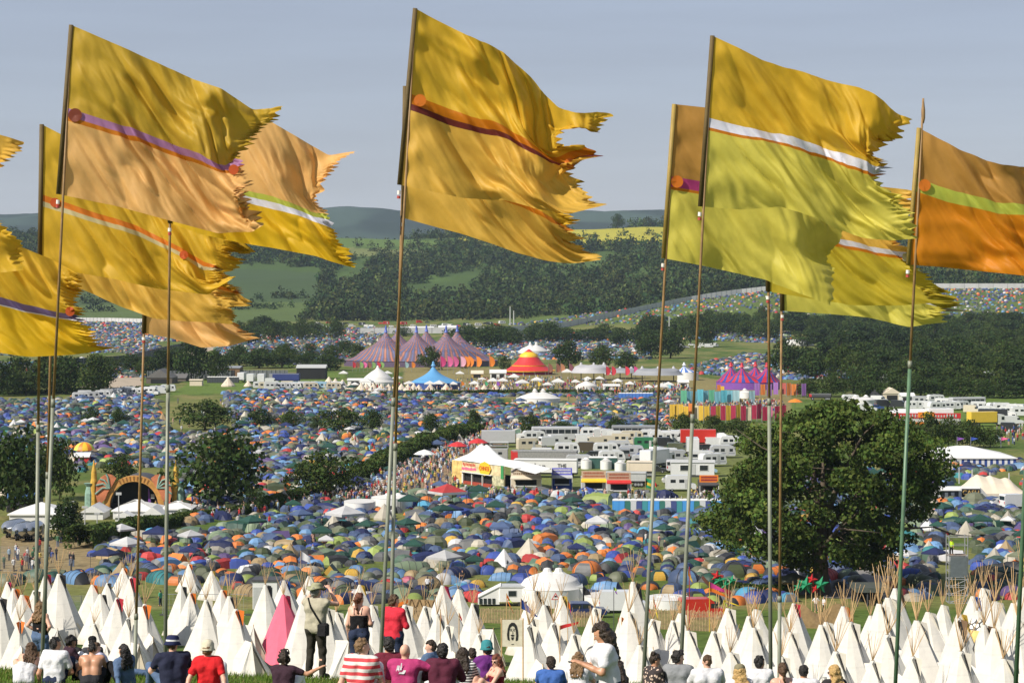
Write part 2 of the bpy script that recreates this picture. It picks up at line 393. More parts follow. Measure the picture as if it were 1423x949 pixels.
def curve(pts, n, key=None):
    """even samples of a polyline of photo points by chord length (key 0: by x)"""
    p = np.asarray(pts, float); d = np.r_[0, np.cumsum(np.hypot(*np.diff(p, axis=0).T))]; d /= d[-1]
    t = np.linspace(0, 1, n)
    out = np.stack([np.interp(t, d, p[:, 0]), np.interp(t, d, p[:, 1])], 1)
    return out
def relax(c, k=3):
    for _ in range(k):
        c = c.copy(); c[1:-1] = .25 * c[:-2] + .5 * c[1:-1] + .25 * c[2:]
    return c
def flag(label, hoist, top, bot, fly, Y, bands, pole_pts, seed=1, discs=(), tip=0, sleeve=SLEEVE, amp=1.0, split=.58, green=False, wind=1.0, rag=1.0, grp='tall satin flags on poles along the crest'):
    """hoist ((x,y),(x,y)); top / bot / fly edge points in the photo. bands: [(v0, v1, material, part name)]; the cloth hangs at distance Y and ripples in depth"""
    nu, nv = 150, 110
    T = relax(curve(top, nu), 4); B = relax(curve(bot, nu), 4)
    Fl = curve(fly, nv); H = np.stack([np.linspace(hoist[0][k], hoist[1][k], nv) for k in (0, 1)], 1)
    u = np.linspace(0, 1, nu); v = np.linspace(0, 1, nv)
    lin = (1-v)[None, :, None]*T[:, None] + v[None, :, None]*B[:, None]
    dH = H - ((1-v)[:, None]*T[0] + v[:, None]*B[0]); dF = Fl - ((1-v)[:, None]*T[-1] + v[:, None]*B[-1])
    wF = (u**3.2)[:, None, None]
    G = lin + ((1-u)**3)[:, None, None]*dH[None] + wF*dF[None]
    # ragged fly
    r = np.random.default_rng(seed)
    teeth = (vnoise(v*16, v*0+seed, 3) - .5)*26 + (np.abs((v*31 + 2*vnoise(v*7, v*0, seed)) % 1 - .5)*2)*16 - 8 + (vnoise(v*48, v*0+seed, 5)-.5)*9
    teeth *= (.35 + 1.1*vnoise(v*6.3, v*0+seed, 41))*rag * np.where((v > .02) & (v < .98), 1, .35)
    G[:, :, 0] += (smooth(.86, 1, u)**1.5)[:, None] * teeth[None]
    G[:, :, 1] += (smooth(.86, 1, u))[:, None] * ((vnoise(v*13, v*0, seed+9)-.5)*7)[None]
    UU, VV = np.meshgrid(u, v, indexing='ij')
    L = np.hypot(*(T[-1]-T[0])) / 80; Hh = np.hypot(*(hoist[1][0]-hoist[0][0], hoist[1][1]-hoist[0][1])) / 80
    s, t = UU*L, VV*Hh
    a = R(38); p = s*math.cos(a) + t*math.sin(a); q_ = -s*math.sin(a) + t*math.cos(a)
    wv = fbm(s*.5, t*.5, 3, seed)*2.2
    big = np.sin(2*math.pi*(s*.38*wind - .22*t) + wv*2 + seed)*.20*UU**.8
    mid = (fbm(p*.38 + wv*.5, q_*1.9 + wv, 3, seed+3) - .5)*.56*np.clip(UU*2.5, 0.25, 1)
    a2 = R(50); p2 = s*math.cos(a2) + t*math.sin(a2); q2 = -s*math.sin(a2) + t*math.cos(a2)
    rid = (1 - np.abs(2*fbm(p2*.5, q2*2.3, 2, seed+8) - 1))**2.5*.13*np.clip(UU*3, .2, 1)
    fine = (fbm(p2*1.5, q2*7.5, 3, seed+5) - .5)*.07 * (.4 + UU)
    hoistfold = np.sin(VV*Hh*9 + fbm(s, t, 2, seed)*5)*.03*np.exp(-UU*9)*smooth(0, .05, UU)
    D = (big + mid + rid + fine + hoistfold) * amp * 1.35
    D -= smooth(.75, 1, UU)*(vnoise(VV*9, UU*2, seed+2) - .5)*.35
    D *= smooth(0, .07, UU)
    YYs = Y + D
    # the in-plane sag of the same wrinkles
    G[:, :, 1] += (mid*14*amp + fine*20) * smooth(.05, .3, UU) * np.minimum(1, 6*np.minimum(VV, 1-VV) + .25)
    X3 = np.stack([(G[:, :, 0]-UX)*Y/F, YYs, CH-(G[:, :, 1]-HY)*Y/F], -1)
    base = on_ground(pole_pts[-1][0], Y)
    # base directly where the pole line meets the ground
    p0 = P(*pole_pts[0], Y); p1 = P(*pole_pts[-1], Y); d = p1 - p0
    k = 1.0
    for _ in range(30):
        e = p0 + d*k
        if e[2] < gz1(e[0], e[1]) - .05: break
        k += .02
    foot = p0 + d*k
    root = thing('flag', label, 'flag', foot, 0, grp)
    o3 = -foot
    for v0, v1, m, nm in bands:
        i0, i1 = int(round(v0*(nv-1))), int(round(v1*(nv-1)))
        MB().grid(X3[:, i0:i1+1] + o3).put(nm, m, root, True)
    # hoist sleeve round the pole
    ph0 = np.array([*hoist[0]]); ph1 = np.array([*hoist[1]])
    MB().tube([P(*ph0, Y)+o3+[0,0,.0], P(*ph1, Y)+o3], .040*Y/40, 8).put('hoist_sleeve', sleeve, root, True)
    for (du, dv, rr, m) in discs:
        # a round patch sewn on the cloth: follows the cloth surface
        i = int(du*(nu-1)); j = int(dv*(nv-1)); c = G[i, j]
        ang = np.linspace(0, 2*math.pi, 25)[:-1]; V = []; Q = []
        def surf(px, py):
            dd = (G[:, :, 0]-px)**2 + (G[:, :, 1]-py)**2; w = np.unravel_index(np.argmin(dd), dd.shape)
            return YYs[w]
        yc = min(surf(c[0]+rr*x, c[1]+rr*y) for x in (-.8, 0, .8) for y in (-.8, 0, .8)) - .012
        for rad in (0, .5, 1):
            for aa in ang:
                px, py = c[0] + rad*rr*math.cos(aa), c[1] + rad*rr*math.sin(aa)
                w = P(px, py, Y); w[1] = min(surf(px, py), yc + .03) - .03; V.append(w + o3)
        V = np.array(V); n = len(ang)
        for kx in (0, 1):
            for jx in range(n): Q.append((kx*n+jx, kx*n+(jx+1) % n, (kx+1)*n+(jx+1) % n, (kx+1)*n+jx))
        MB().add(V, Q).put('disc', m, root, True)
    # pole
    top3 = P(*hoist[0], Y)
    if tip:
        tp = P(*tip, Y); top3 = tp
    tot = foot - top3
    rad = .025*Y/40
    js = top3 + tot*split
    MB().tube([top3+o3, (top3+js)/2+o3, js+o3], [rad*.72, rad*.9, rad], 10).put('pole', WOOD, root, True)
    MB().tube([js+o3+[0,0,.12], foot+o3-[0,0,.4]], [rad*1.32, rad*1.42], 10).put('pole_socket', GREENP if green else STEEL, root, True)
    MB().tube([js+o3+[0,0,.17], js+o3+[0,0,.02]], rad*1.55, 10).put('clamp_ring', STEEL, root, True)
    hb_ = P(*hoist[1], Y); dn = tot/np.linalg.norm(tot)
    MB().tube([hb_+o3+dn*.10, hb_+o3+dn*.17], rad*1.25, 8).put('tape', TAPE, root)
    MB().tube([hb_+o3+dn*.19, hb_+o3+dn*.24], rad*1.25, 8).put('tape', RTAPE, root)
    if tip:
        MB().lathe([(rad*.5, 0), (rad*1.35, .10), (rad*1.4, .25), (rad*.7, .42), (rad*.1, .48)], 8, tp+o3+[0,0,-.48]).put('finial', WOOD, root, True)
    return root

flag('largest flag of the left cluster, olive gold over apricot with violet ribbon, maroon disc',
     ((99,35),(81,270)), [(99,35),(180,70),(270,110),(308,123),(345,148),(393,148)], [(81,270),(160,286),(240,308),(300,324),(350,322),(371,312)],
     [(393,148),(350,176),(338,196),(326,218),(338,238),(352,272),(371,312)], 40,
     [(0,.49,OLIVE,'upper_panel'),(.49,.535,S_PINK,'ribbon'),(.535,.56,S_ORAN,'ribbon_edging'),(.56,1,APRI,'lower_panel')], [(81,270),(56,940)], 3, [(.055,.52,9.5,D_MAR),(.95,.545,7,D_RED)], amp=1.15)
flag('flag with apricot top, lime and silver ribbon and yellow base, behind the large olive flag',
     ((238,140),(236,310)), [(238,140),(300,150),(375,168),(430,200),(455,215),(493,212)], [(236,310),(280,326),(330,337),(380,345),(440,356),(489,374)],
     [(493,212),(470,232),(452,243),(443,262),(437,272),(452,295),(468,320),(489,374)], 46,
     [(0,.58,APRI,'upper_panel'),(.58,.62,S_LIME,'ribbon'),(.62,.68,S_SILV,'ribbon_edging'),(.68,1,YELL,'lower_panel')], [(236,310),(229,940)], 5, split=.5)
flag('golden flag with cream ribbon and red discs hanging below the large olive flag',
     ((58,173),(55,372)), [(58,173),(120,205),(200,240),(270,285),(330,330),(352,348)], [(55,372),(100,378),(160,388),(220,402),(290,410),(332,385)],
     [(352,348),(322,352),(318,372),(300,388),(332,385)], 48,
     [(0,.49,GOLD,'upper_panel'),(.49,.53,D_OR,'ribbon_edging'),(.53,.57,S_CREAM,'ribbon'),(.57,1,GOLD,'lower_panel')], [(55,372),(49,940)], 8, [(.07,.52,6.5,D_RED),(.72,.55,6,D_RED)], sleeve=SLEEVE, split=.55)
flag('mustard flag mostly hidden, its pale lower edge hanging below the golden ribboned flag',
     ((76,225),(70,382)), [(76,225),(160,280),(240,320),(300,345),(326,362)], [(70,382),(120,405),(170,428),(215,443),(270,447),(322,449)],
     [(326,362),(306,385),(318,415),(322,449)], 55,
     [(0,.5,GOLD,'upper_panel'),(.5,.55,S_ORAN,'ribbon'),(.55,1,MUST,'lower_panel')], [(70,382),(60,940)], 11)
flag('lowest apricot flag of the left cluster, its ragged tail reaching down over the far tents',
     ((204,318),(200,463)), [(204,318),(250,350),(290,375),(322,402),(330,415)], [(200,463),(235,470),(280,483),(318,481),(345,474),(360,472)],
     [(330,415),(312,432),(322,450),(340,462),(360,472)], 58,
     [(0,.5,MUST,'upper_panel'),(.5,.55,S_ORAN,'ribbon'),(.55,1,APRI,'lower_panel')], [(200,463),(187,940)], 14, split=.8, rag=1.2)
flag('yellow flag entering from the picture edge with purple ribbon and red disc on its fly',
     ((-150,270),(-158,440)), [(-150,270),(-70,305),(0,330),(50,352),(108,378)], [(-158,440),(-80,470),(0,490),(40,496),(90,494),(152,486)],
     [(108,378),(104,402),(110,428),(126,452),(132,470),(152,486)], 47,
     [(0,.52,GOLD,'upper_panel'),(.52,.585,S_PURP,'ribbon'),(.585,.60,S_WHIT,'ribbon_edging'),(.60,1,YELL,'lower_panel')], [(-158,440),(-175,940)], 21, [(.97,.47,6.5,D_RED)], rag=1.2)
flag('golden flag whose two torn tails just enter at the picture edge',
     ((-190,60),(-196,290)), [(-190,60),(-120,120),(-50,165),(0,188),(36,198)], [(-196,290),(-120,330),(-60,365),(0,379),(34,376)],
     [(36,198),(30,214),(6,226),(-30,250),(-25,290),(10,318),(28,335),(34,376)], 42,
     [(0,.5,MUST,'upper_panel'),(.5,.56,S_ORAN,'ribbon'),(.56,1,GOLD,'lower_panel')], [(-196,290),(-215,940)], 25)
flag('large torn golden flag with orange and maroon ribbon, flying alone between the clusters',
     ((577,12),(555,257)), [(577,12),(640,45),(700,75),(740,108),(775,148),(800,157),(830,156),(857,161)], [(555,257),(640,275),(700,277),(745,290),(790,299),(820,290),(848,283)],
     [(857,161),(836,185),(806,170),(786,178),(780,200),(806,200),(834,214),(800,226),(790,236),(806,262),(818,280),(848,283)], 40,
     [(0,.48,GOLD,'upper_panel'),(.48,.53,S_ORAN,'ribbon'),(.53,.565,S_MARO,'ribbon_edging'),(.565,1,MUST,'lower_panel')], [(555,257),(526,940)], 31, [(.065,.5,8.5,D_OR),(.84,.56,7.5,D_OR)], amp=1.2)
flag('plain apricot gold flag flying just below the large torn golden flag',
     ((563,120),(560,303)), [(563,120),(640,160),(700,190),(755,220),(790,245)], [(560,303),(640,325),(720,352),(760,362),(795,366),(836,361)],
     [(790,245),(780,280),(786,305),(796,330),(812,346),(836,361)], 47,
     [(0,.5,GOLD,'upper_panel'),(.5,.55,S_ORAN,'ribbon'),(.55,1,MUST,'lower_panel')], [(560,303),(541,940)], 35, split=.6, rag=1.2)
flag('large gold over lime flag with silver ribbon, in front of the right cluster',
     ((990,50),(973,287)), [(990,50),(1060,82),(1130,105),(1190,120),(1225,142),(1246,158),(1271,168)], [(973,287),(1030,291),(1085,287),(1135,305),(1200,330),(1240,334),(1282,332)],
     [(1271,168),(1252,190),(1226,196),(1214,214),(1242,228),(1226,246),(1234,265),(1258,282),(1268,310),(1282,332)], 40,
     [(0,.475,GOLD,'upper_panel'),(.475,.53,S_SILV,'ribbon'),(.53,.55,S_ORAN,'ribbon_edging'),(.55,1,LIME,'lower_panel')], [(973,287),(944,940)], 41, amp=1.1)
flag('bronze and lime flag with magenta ribbon and orange disc, behind the gold and lime one',
     ((937,145),(922,359)), [(937,145),(985,150),(1060,152),(1120,150),(1160,150),(1186,152)], [(922,359),(985,371),(1065,388),(1110,408),(1152,423)],
     [(1186,152),(1180,250),(1172,335),(1152,355),(1162,375),(1156,400),(1152,423)], 45,
     [(0,.47,BRON,'upper_panel'),(.47,.53,S_MAGE,'ribbon'),(.53,.55,S_ORAN,'ribbon_edging'),(.55,1,LIME,'lower_panel')], [(922,359),(893,940)], 44, [(.05,.50,8.5,D_OR)], sleeve=SLEEVE_G, rag=.3)
flag('olive lime flag with white ribbon and pale disc, below the gold and lime one',
     ((1067,222),(1067,405)), [(1067,222),(1120,235),(1180,250),(1240,262),(1270,268)], [(1067,405),(1120,414),(1180,424),(1240,425),(1322,420)],
     [(1270,268),(1258,300),(1252,345),(1276,372),(1290,395),(1322,420)], 49,
     [(0,.49,MUST,'upper_panel'),(.49,.53,S_WHIT,'ribbon'),(.53,.56,S_ORAN,'ribbon_edging'),(.56,1,OLIM,'lower_panel')], [(1067,405),(1071,940)], 47, [(.95,.54,6,D_PALE)], split=.45)
flag('lowest lime flag of the right cluster, hanging over the far fenced camp',
     ((1087,285),(1087,432)), [(1087,285),(1150,310),(1220,350),(1280,385),(1318,405)], [(1087,432),(1150,436),(1205,441),(1265,455),(1300,450),(1318,447)],
     [(1318,405),(1308,415),(1325,425),(1306,436),(1318,447)], 57,
     [(0,.5,OLIM,'upper_panel'),(.5,.55,S_WHIT,'ribbon'),(.55,1,LIME,'lower_panel')], [(1087,432),(1083,940)], 52, split=.75)
flag('bronze over orange flag with lime ribbon and spear finial, running off the picture edge',
     ((1277,178),(1262,368)), [(1277,178),(1330,208),(1390,230),(1430,232),(1500,262),(1540,270)], [(1262,368),(1310,371),(1350,375),(1423,384),(1480,395),(1530,392)],
     [(1540,270),(1510,290),(1505,330),(1520,360),(1530,392)], 44,
     [(0,.355,BRON,'upper_panel'),(.355,.46,S_LIME,'ribbon'),(.46,1,ORAN,'lower_panel')], [(1262,368),(1243,940)], 57, [(.055,.40,8.5,D_OR)], tip=(1283,137), sleeve=SLEEVE_G, split=.45, green=True)
def bare_pole():
    Y = 43; a = P(1440, 330, Y); b = P(1410, 940, Y); b[2] = gz1(b[0], Y); o = thing('flagpole', 'green galvanised flagpole at the extreme edge of the picture, its flag out of view', 'pole', b)
    MB().tube([a-b, (0, 0, -.2)], [.03, .045], 10).put('pole', GREENP, o, True)
    MB().tube([(a-b)*.98, (a-b)*.985], .06, 8).put('clamp_ring', STEEL, o)
bare_pole()
# ------------------------------------------------------------------ trees
LEAF = mat('leaves', src='attr', rough=.75, var=.25, scale=.35, trans=.28, spec=.15)
LEAF_FAR = mat('leaves_far', src='attr', rough=.85, var=.3, scale=.05, spec=.1)
BARK = mat('bark', (.085, .065, .045), .9, var=.3, scale=2, bump=.6, bscale=6)
def leaf_quads(C, Nrm, size, rg, c, cv=.3, tilt=.8):
    """one leaf-clump quad per centre, facing roughly along Nrm"""
    n = len(C)
    d = Nrm + rg.normal(0, tilt, (n, 3)); d /= np.linalg.norm(d, axis=1)[:, None] + 1e-9
    a = np.cross(d, rg.normal(0, 1, (n, 3))); a /= np.linalg.norm(a, axis=1)[:, None] + 1e-9
    b = np.cross(d, a); s = (size * rg.uniform(.55, 1.3, n))[:, None]
    k = rg.uniform(.45, 1., (4, n, 1))
    V = np.stack([C + a*s*k[0], C + b*s*k[1]*.8, C - a*s*k[2], C - b*s*k[3]*.8], 1).reshape(-1, 3)
    col = np.asarray(c)[None] * (1 + cv*rg.uniform(-1, 1, (n, 1))) * np.array([1, 1, 1])
    col[:, 0] *= 1 + .25*rg.uniform(-1, 1, n)
    return V, np.arange(4*n).reshape(-1, 4), np.repeat(col, 4, 0)
def crown_points(rg, blobs, n, jitter=.25):
    """points on a bunch of leafy lobes: blobs (x,y,z,r)"""
    w = blobs[:, 3]**2; i = rg.choice(len(blobs), n, p=w/w.sum())
    d = rg.normal(0, 1, (n, 3)); d[:, 2] += .25; d /= np.linalg.norm(d, axis=1)[:, None]
    r = blobs[i, 3] * (1 - jitter*rg.random(n)**1.5*1.2)
    C = blobs[i, :3] + d*r[:, None]*np.array([1, 1, .8])
    return C, d, i
def make_crown(seed, nb, n, size, shape, c, spread=1.0):
    rg = np.random.default_rng(seed)
    th = rg.uniform(0, 2*math.pi, nb); zz = rg.uniform(0, 1, nb)
    rad = shape(zz) * np.sqrt(rg.uniform(.25, 1, nb)) * spread
    br = rg.uniform(.14, .26, nb)
    B = np.stack([np.cos(th)*rad, np.sin(th)*rad, .13 + .77*zz, br], 1)
    B = np.r_[B, [[0, 0, .5, .3], [0, 0, .75, .2], [.12, -.12, .3, .28], [-.14, .05, .34, .28], [.05, .15, .28, .26]]]
    C, d, i = crown_points(rg, B, n)
    tone = rg.uniform(.75, 1.25, len(B))[i]
    V, Q, col = leaf_quads(C, d, size, rg, c)
    return V, Q, col * np.repeat(tone, 4)[:, None]
def shape_round(z): return .46*np.sqrt(np.clip(1 - (2*z - .85)**2, .05, 1))
def shape_tall(z): return .30*np.sqrt(np.clip(1 - (2*z - .75)**2, .05, 1))
def shape_broad(z): return .62*np.sqrt(np.clip(1 - (1.9*z - .6)**2, .05, 1))
def shape_low(z): return .8*np.sqrt(np.clip(1 - z**2, .05, 1))
GREENS = [(.038, .064, .014), (.030, .052, .014), (.048, .074, .015), (.045, .072, .02)]
KINDS = {'round': (shape_round, GREENS[0], 'round dark green tree'), 'tall': (shape_tall, GREENS[1], 'tall narrow dark tree'),
         'broad': (shape_broad, GREENS[2], 'broad bushy green tree'), 'low': (shape_low, GREENS[3], 'low spreading green bush')}
def make_tree(kind, seed):
    def f():
        sh, c, lab = KINDS[kind]
        o = thing('tree' if kind != 'low' else 'bush', lab, 'tree' if kind != 'low' else 'bush')
        V, Q, col = make_crown(seed, 26, 2600, .045, sh, c)
        link('crown', qmesh('crown', V, Q, LEAF, col=col), o)
        b = MB().tube([(0, 0, -.03), (0, 0, .12), (.01, 0, .3), (0, .01, .6)], [.035, .026, .02, .008], 7)
        rg = random.Random(seed)
        for k in range(5):
            a = rg.uniform(0, 6.28); b.tube([(0, 0, .2 + .06*k), (.12*math.cos(a), .12*math.sin(a), .34 + .07*k), (.24*math.cos(a), .24*math.sin(a), .45 + .06*k)], [.014, .009, .004], 5)
        link('trunk', b.mesh('trunk', BARK, True), o)
        return o
    return Proto(f)
TREES = {k: [make_tree(k, 100 + 7*i + len(k)) for i in range(2)] for k in KINDS}
ALLTREES = []
def tree(px, py, w, h, kind='round', grp=None):
    g = ground(px, py); s = g[1]/F
    H = h*s; Wd = w*s
    wid = {'round': 1.05, 'tall': .75, 'broad': 1.3, 'low': 1.75}[kind]
    o = TREES[kind][len(ALLTREES) % 2].put(g, random.uniform(0, 6.28), None, (Wd/wid, Wd/wid, H/.98), grp)
    ALLTREES.append((o, px, g[1], kind)); return o
for a in [(18,722,110,130,'round'),(84,695,78,84,'broad'),(93,752,44,58,'tall'),(170,672,60,40,'broad'),(305,707,132,114,'round'),(352,712,50,32,'low'),(452,692,104,68,'broad'),(240,705,26,28,'low'),
          (285,598,84,44,'broad'),(127,590,26,24,'round'),(166,591,26,24,'round'),(362,594,40,26,'round'),(405,595,38,26,'broad'),(440,597,30,18,'low'),(473,601,66,36,'broad'),(517,598,32,28,'round'),
          (600,603,28,30,'round'),(657,600,24,30,'round'),(737,606,30,32,'round'),(780,604,44,18,'low'),(857,604,26,26,'round'),(910,604,46,20,'low'),(948,603,44,30,'broad'),(990,606,44,28,'broad'),(1025,606,40,26,'broad'),
          (25,548,74,52,'broad'),(92,548,62,56,'round'),(138,545,60,50,'broad'),(60,520,40,24,'broad'),(266,528,48,62,'round'),(298,528,46,44,'broad'),(245,505,30,22,'low'),(330,500,30,22,'round'),(398,506,40,28,'round'),(362,505,34,24,'round'),
          (430,500,36,22,'low'),(462,502,36,24,'broad'),(495,508,34,30,'broad'),(480,492,30,20,'round'),(599,514,36,32,'broad'),(345,478,42,26,'round'),(378,476,50,30,'broad'),(680,486,44,36,'round'),(652,478,38,26,'broad'),(712,480,34,24,'round'),
          (745,474,40,24,'broad'),(765,470,34,24,'round'),(790,512,46,38,'round'),(838,512,46,34,'broad'),(870,515,34,26,'round'),(560,468,30,16,'low'),(700,515,30,20,'low'),(640,512,26,16,'low')]:
    tree(*a)
rb = random.Random(5)
for base, x0, x1, step, h in ((456, 985, 1440, 20, 22), (466, 900, 1440, 22, 26), (480, 905, 1000, 24, 34), (480, 1120, 1440, 24, 32), (500, 905, 950, 26, 38), (498, 1165, 1440, 26, 38), (516, 1095, 1440, 28, 42), (533, 1130, 1440, 30, 44), (545, 1215, 1440, 34, 44), (552, 1125, 1440, 30, 26), (470, 330, 480, 22, 26), (520, 150, 260, 26, 30), (512, 300, 480, 30, 22), (478, 640, 900, 25, 22), (546, 0, 150, 30, 48)):
    x = x0
    while x < x1:
        tree(x + rb.uniform(-5, 5), base + rb.uniform(-5, 5), step*rb.uniform(1.35, 2.0), h*rb.uniform(.75, 1.25), rb.choice(['round', 'broad', 'round', 'tall', 'broad'])); x += step*rb.uniform(.85, 1.2)
for x, w, h in ((1262,50,40),(1290,44,48),(1318,50,44),(1348,48,38),(1376,40,30)): tree(x, 622, w, h, 'broad')
tree(858, 318, 19, 20, 'round'); tree(1150, 605, 44, 30, 'broad'); tree(1215, 600, 40, 26, 'broad'); tree(1395, 460, 26, 20, 'round')
def tree_zone(it):
    _, px, Y, k = it
    if Y > 2500: return 'standing alone by the yellow field'
    if Y > 1330: return 'below the far camp' if px > 880 else 'behind the far tents'
    if Y > 900:
        if px < 200: return 'by the far fence'
        if px < 480: return 'above the far lorries'
        if px < 660: return 'around the big purple tent'
        if px < 890: return 'behind the red tent'
        return 'of the upper belt'
    if Y > 700:
        if px < 200: return 'by the far fence'
        if px < 480: return 'among the distant tents'
        return 'of the lower belt'
    if Y > 470:
        if px < 330: return 'above the arch stage'
        if px < 560: return 'in the row crossing the camp'
        if px < 700: return 'by the long hedge'
        if px < 880: return 'by the caravans'
        if px < 1100: return 'below the banners'
        return 'behind the big oak'
    if px < 130: return 'beside the silver caravans'
    return 'by the arch stage' if px < 400 else 'above the near camp'
unique_labels(ALLTREES, lambda t: KINDS[t[3]][2], lambda t: tree_zone(t)+', '+side(t[1]))
for o, px, Y, k in ALLTREES: o['group'] = 'trees around the festival camps'

# ---- the big oak
def oak():
    g = ground(1142, 826); Y = g[1]; s = Y/F
    o = thing('oak_tree', 'huge dark oak tree in full leaf, standing over the tents beside the shaded path', 'tree', g)
    rg = np.random.default_rng(44)
    b = MB()
    b.tube([(0,0,-.4),(0,0,.6),(-.1,0,2.2),(-.25,.1,4.6),(-.1,0,7.5),(.2,.2,11),(.1,0,15)], [1.35,1.05,.88,.86,.66,.42,.15], 12)
    tips = []
    limbs = [((-.15,0,3.2),(-3.2,-1.2,4.6),(-8,-2,6.2),(-12.5,-2.5,6.3)),((-.2,0,4.4),(2.6,-1.5,6.2),(7.2,-2.6,7.6),(12.2,-3,8)),((0,0,5.2),(-2.8,1.6,8),(-7,3,11),(-9.6,3.6,13.6)),
             ((0,0,6),(2.5,1.6,9.4),(6,2.8,12.4),(9,3,14.4)),((0,0,4.8),(.6,-3.2,6.6),(.8,-7.4,8.2),(1.2,-10.5,8.6)),((0,0,6.6),(-1.4,-2.4,10.4),(-3.4,-5,14),(-4.6,-6.4,16.6)),
             ((0,0,7.4),(1.4,-1.6,12),(3,-3.2,16),(4,-4.2,18.4)),((0,0,5),(.4,3.6,8),(.6,8,10),(1,10.5,11)),((0,.1,8),(-.8,.6,13),(-1.2,1,17),(-1.4,1,20.4))]
    for L in limbs:
        b.tube(L, [.42,.32,.18,.06], 8)
        p = np.array(L)
        for k in range(5):
            t = rg.uniform(.35, 1); i = min(int(t*3), 2); q = p[i] + (p[i+1]-p[i])*(t*3-i)
            e = q + rg.normal(0, 1, 3)*[2.6, 2.4, 1.5] + [0, 0, .9]
            b.tube([q, (q+e)/2 + rg.normal(0, .25, 3), e], [.12,.08,.03], 5); tips.append(e)
    b.put('trunk', BARK, o, True)
    # crown outline from the photo, relative to the foot, in photo pixels -> metres; depth is filled as a body of revolution of the half width
    out = np.array([(566,-2,60),(575,-62,118),(592,-95,150),(610,-128,178),(635,-150,186),(660,-140,178),(685,-168,168),(705,-186,160),(725,-192,140),(745,-178,135),(762,-110,128),(778,-70,100)], float)  # row, left, right
    B = []
    for _ in range(380):
        t = rg.random(); row = out[0,0] + (out[-1,0]-out[0,0])*t
        l = np.interp(row, out[:,0], out[:,1]); r_ = np.interp(row, out[:,0], out[:,2])
        cx = (l+r_)/2; hw = (r_-l)/2
        rr = rg.uniform(12, 27)
        a = rg.uniform(0, 2*math.pi); q = math.sqrt(rg.uniform(.2, 1))*(hw - rr*.8)
        x = cx + q*math.cos(a); y = q*math.sin(a)*.85
        B.append((x*s, y*s, (826-row)*s - rr*s*.25, rr*s))
    B = np.array(B)
    C, d, i = crown_points(rg, B, 72000, .5)
    keep = (np.abs((vnoise(C[:,0]*.45, C[:,2]*.55, 3)) - .5) > .03) & (C[:, 2] > 2.6)
    C, d, i = C[keep], d[keep], i[keep]
    tone = rg.uniform(.6, 1.6, len(B))[i]
    V, Q, col = leaf_quads(C, d, .32, rg, (.064, .096, .018), .35)
    link('crown', qmesh('crown', V, Q, LEAF, col=col*np.repeat(tone, 4)[:, None]), o)
oak()

# ---- hedges
def hedge(pts, hpx, label, wpx=None, n=5200, size=.42):
    G = [ground(*p) for p in pts]
    base = G[0].copy()
    rg = np.random.default_rng(len(pts)*13 + n)
    seg = np.array([np.hypot(*(G[i+1]-G[i])[:2]) for i in range(len(G)-1)]); cum = np.r_[0, np.cumsum(seg)]
    t = rg.uniform(0, cum[-1], n); A = np.array(G)
    c = np.stack([np.interp(t, cum, A[:, k]) for k in range(3)], 1)
    tx = np.gradient(np.interp(np.linspace(0, cum[-1], 200), cum, A[:, 0])); ty = np.gradient(np.interp(np.linspace(0, cum[-1], 200), cum, A[:, 1]))
    k = (t/cum[-1]*199).astype(int); nx, ny = -ty[k], tx[k]; l = np.hypot(nx, ny); nx /= l; ny /= l
    H = np.interp(t, cum, [hpx[i]*G[i][1]/F for i in range(len(G))]) * (.8 + .4*vnoise(t/5, t*0, 2))
    wd = H*.62
    ph = rg.uniform(0, math.pi, n); off = np.cos(ph)*wd; z = np.abs(np.sin(ph))**.55*H*(1 - .15*rg.random(n))
    C = c + np.stack([nx*off, ny*off, z], 1); d = np.stack([nx*np.cos(ph), ny*np.cos(ph), np.sin(ph)+.1], 1)
    V, Q, col = leaf_quads(C - base, d, size*np.clip(c[:, 1]/300, .8, 2.2), rg, (.055, .085, .018), .3)
    col *= np.repeat(.8 + .45*vnoise(t/6, off, 6), 4)[:, None]
    m = link('hedge', qmesh('hedge', V, Q, LEAF, col=col)); m.location = base
    tag(m, label, 'hedge')
hedge([(108,764),(150,752),(190,740),(235,733),(262,722)], [34,28,20,14,12], 'dark green hedge bank running in front of the arch stage marquees', n=7000)
hedge([(262,722),(330,716),(400,700),(470,680),(500,668)], [11,13,15,17,18], 'trimmed hedge from the arch stage to the crowded track', n=7000)
hedge([(500,668),(545,648),(600,622),(640,610),(668,602)], [22,24,22,18,13], 'tall clipped hedge along the crowded dirt track', n=9000)
hedge([(470,548),(560,548),(680,546),(800,546),(940,548)], [4,4,4,4,4], 'long low hedge in front of the big circus tents', n=4500, size=.3)
hedge([(0,549),(60,547),(130,546),(230,540)], [6,6,6,5], 'dark hedge bounding the distant tents below the left tree row', n=3000, size=.3)
hedge([(1000,826),(1050,828),(1100,826)], [18,18,14], 'grassy bank of weeds between red van and the oak trunk', n=2500, size=.3)

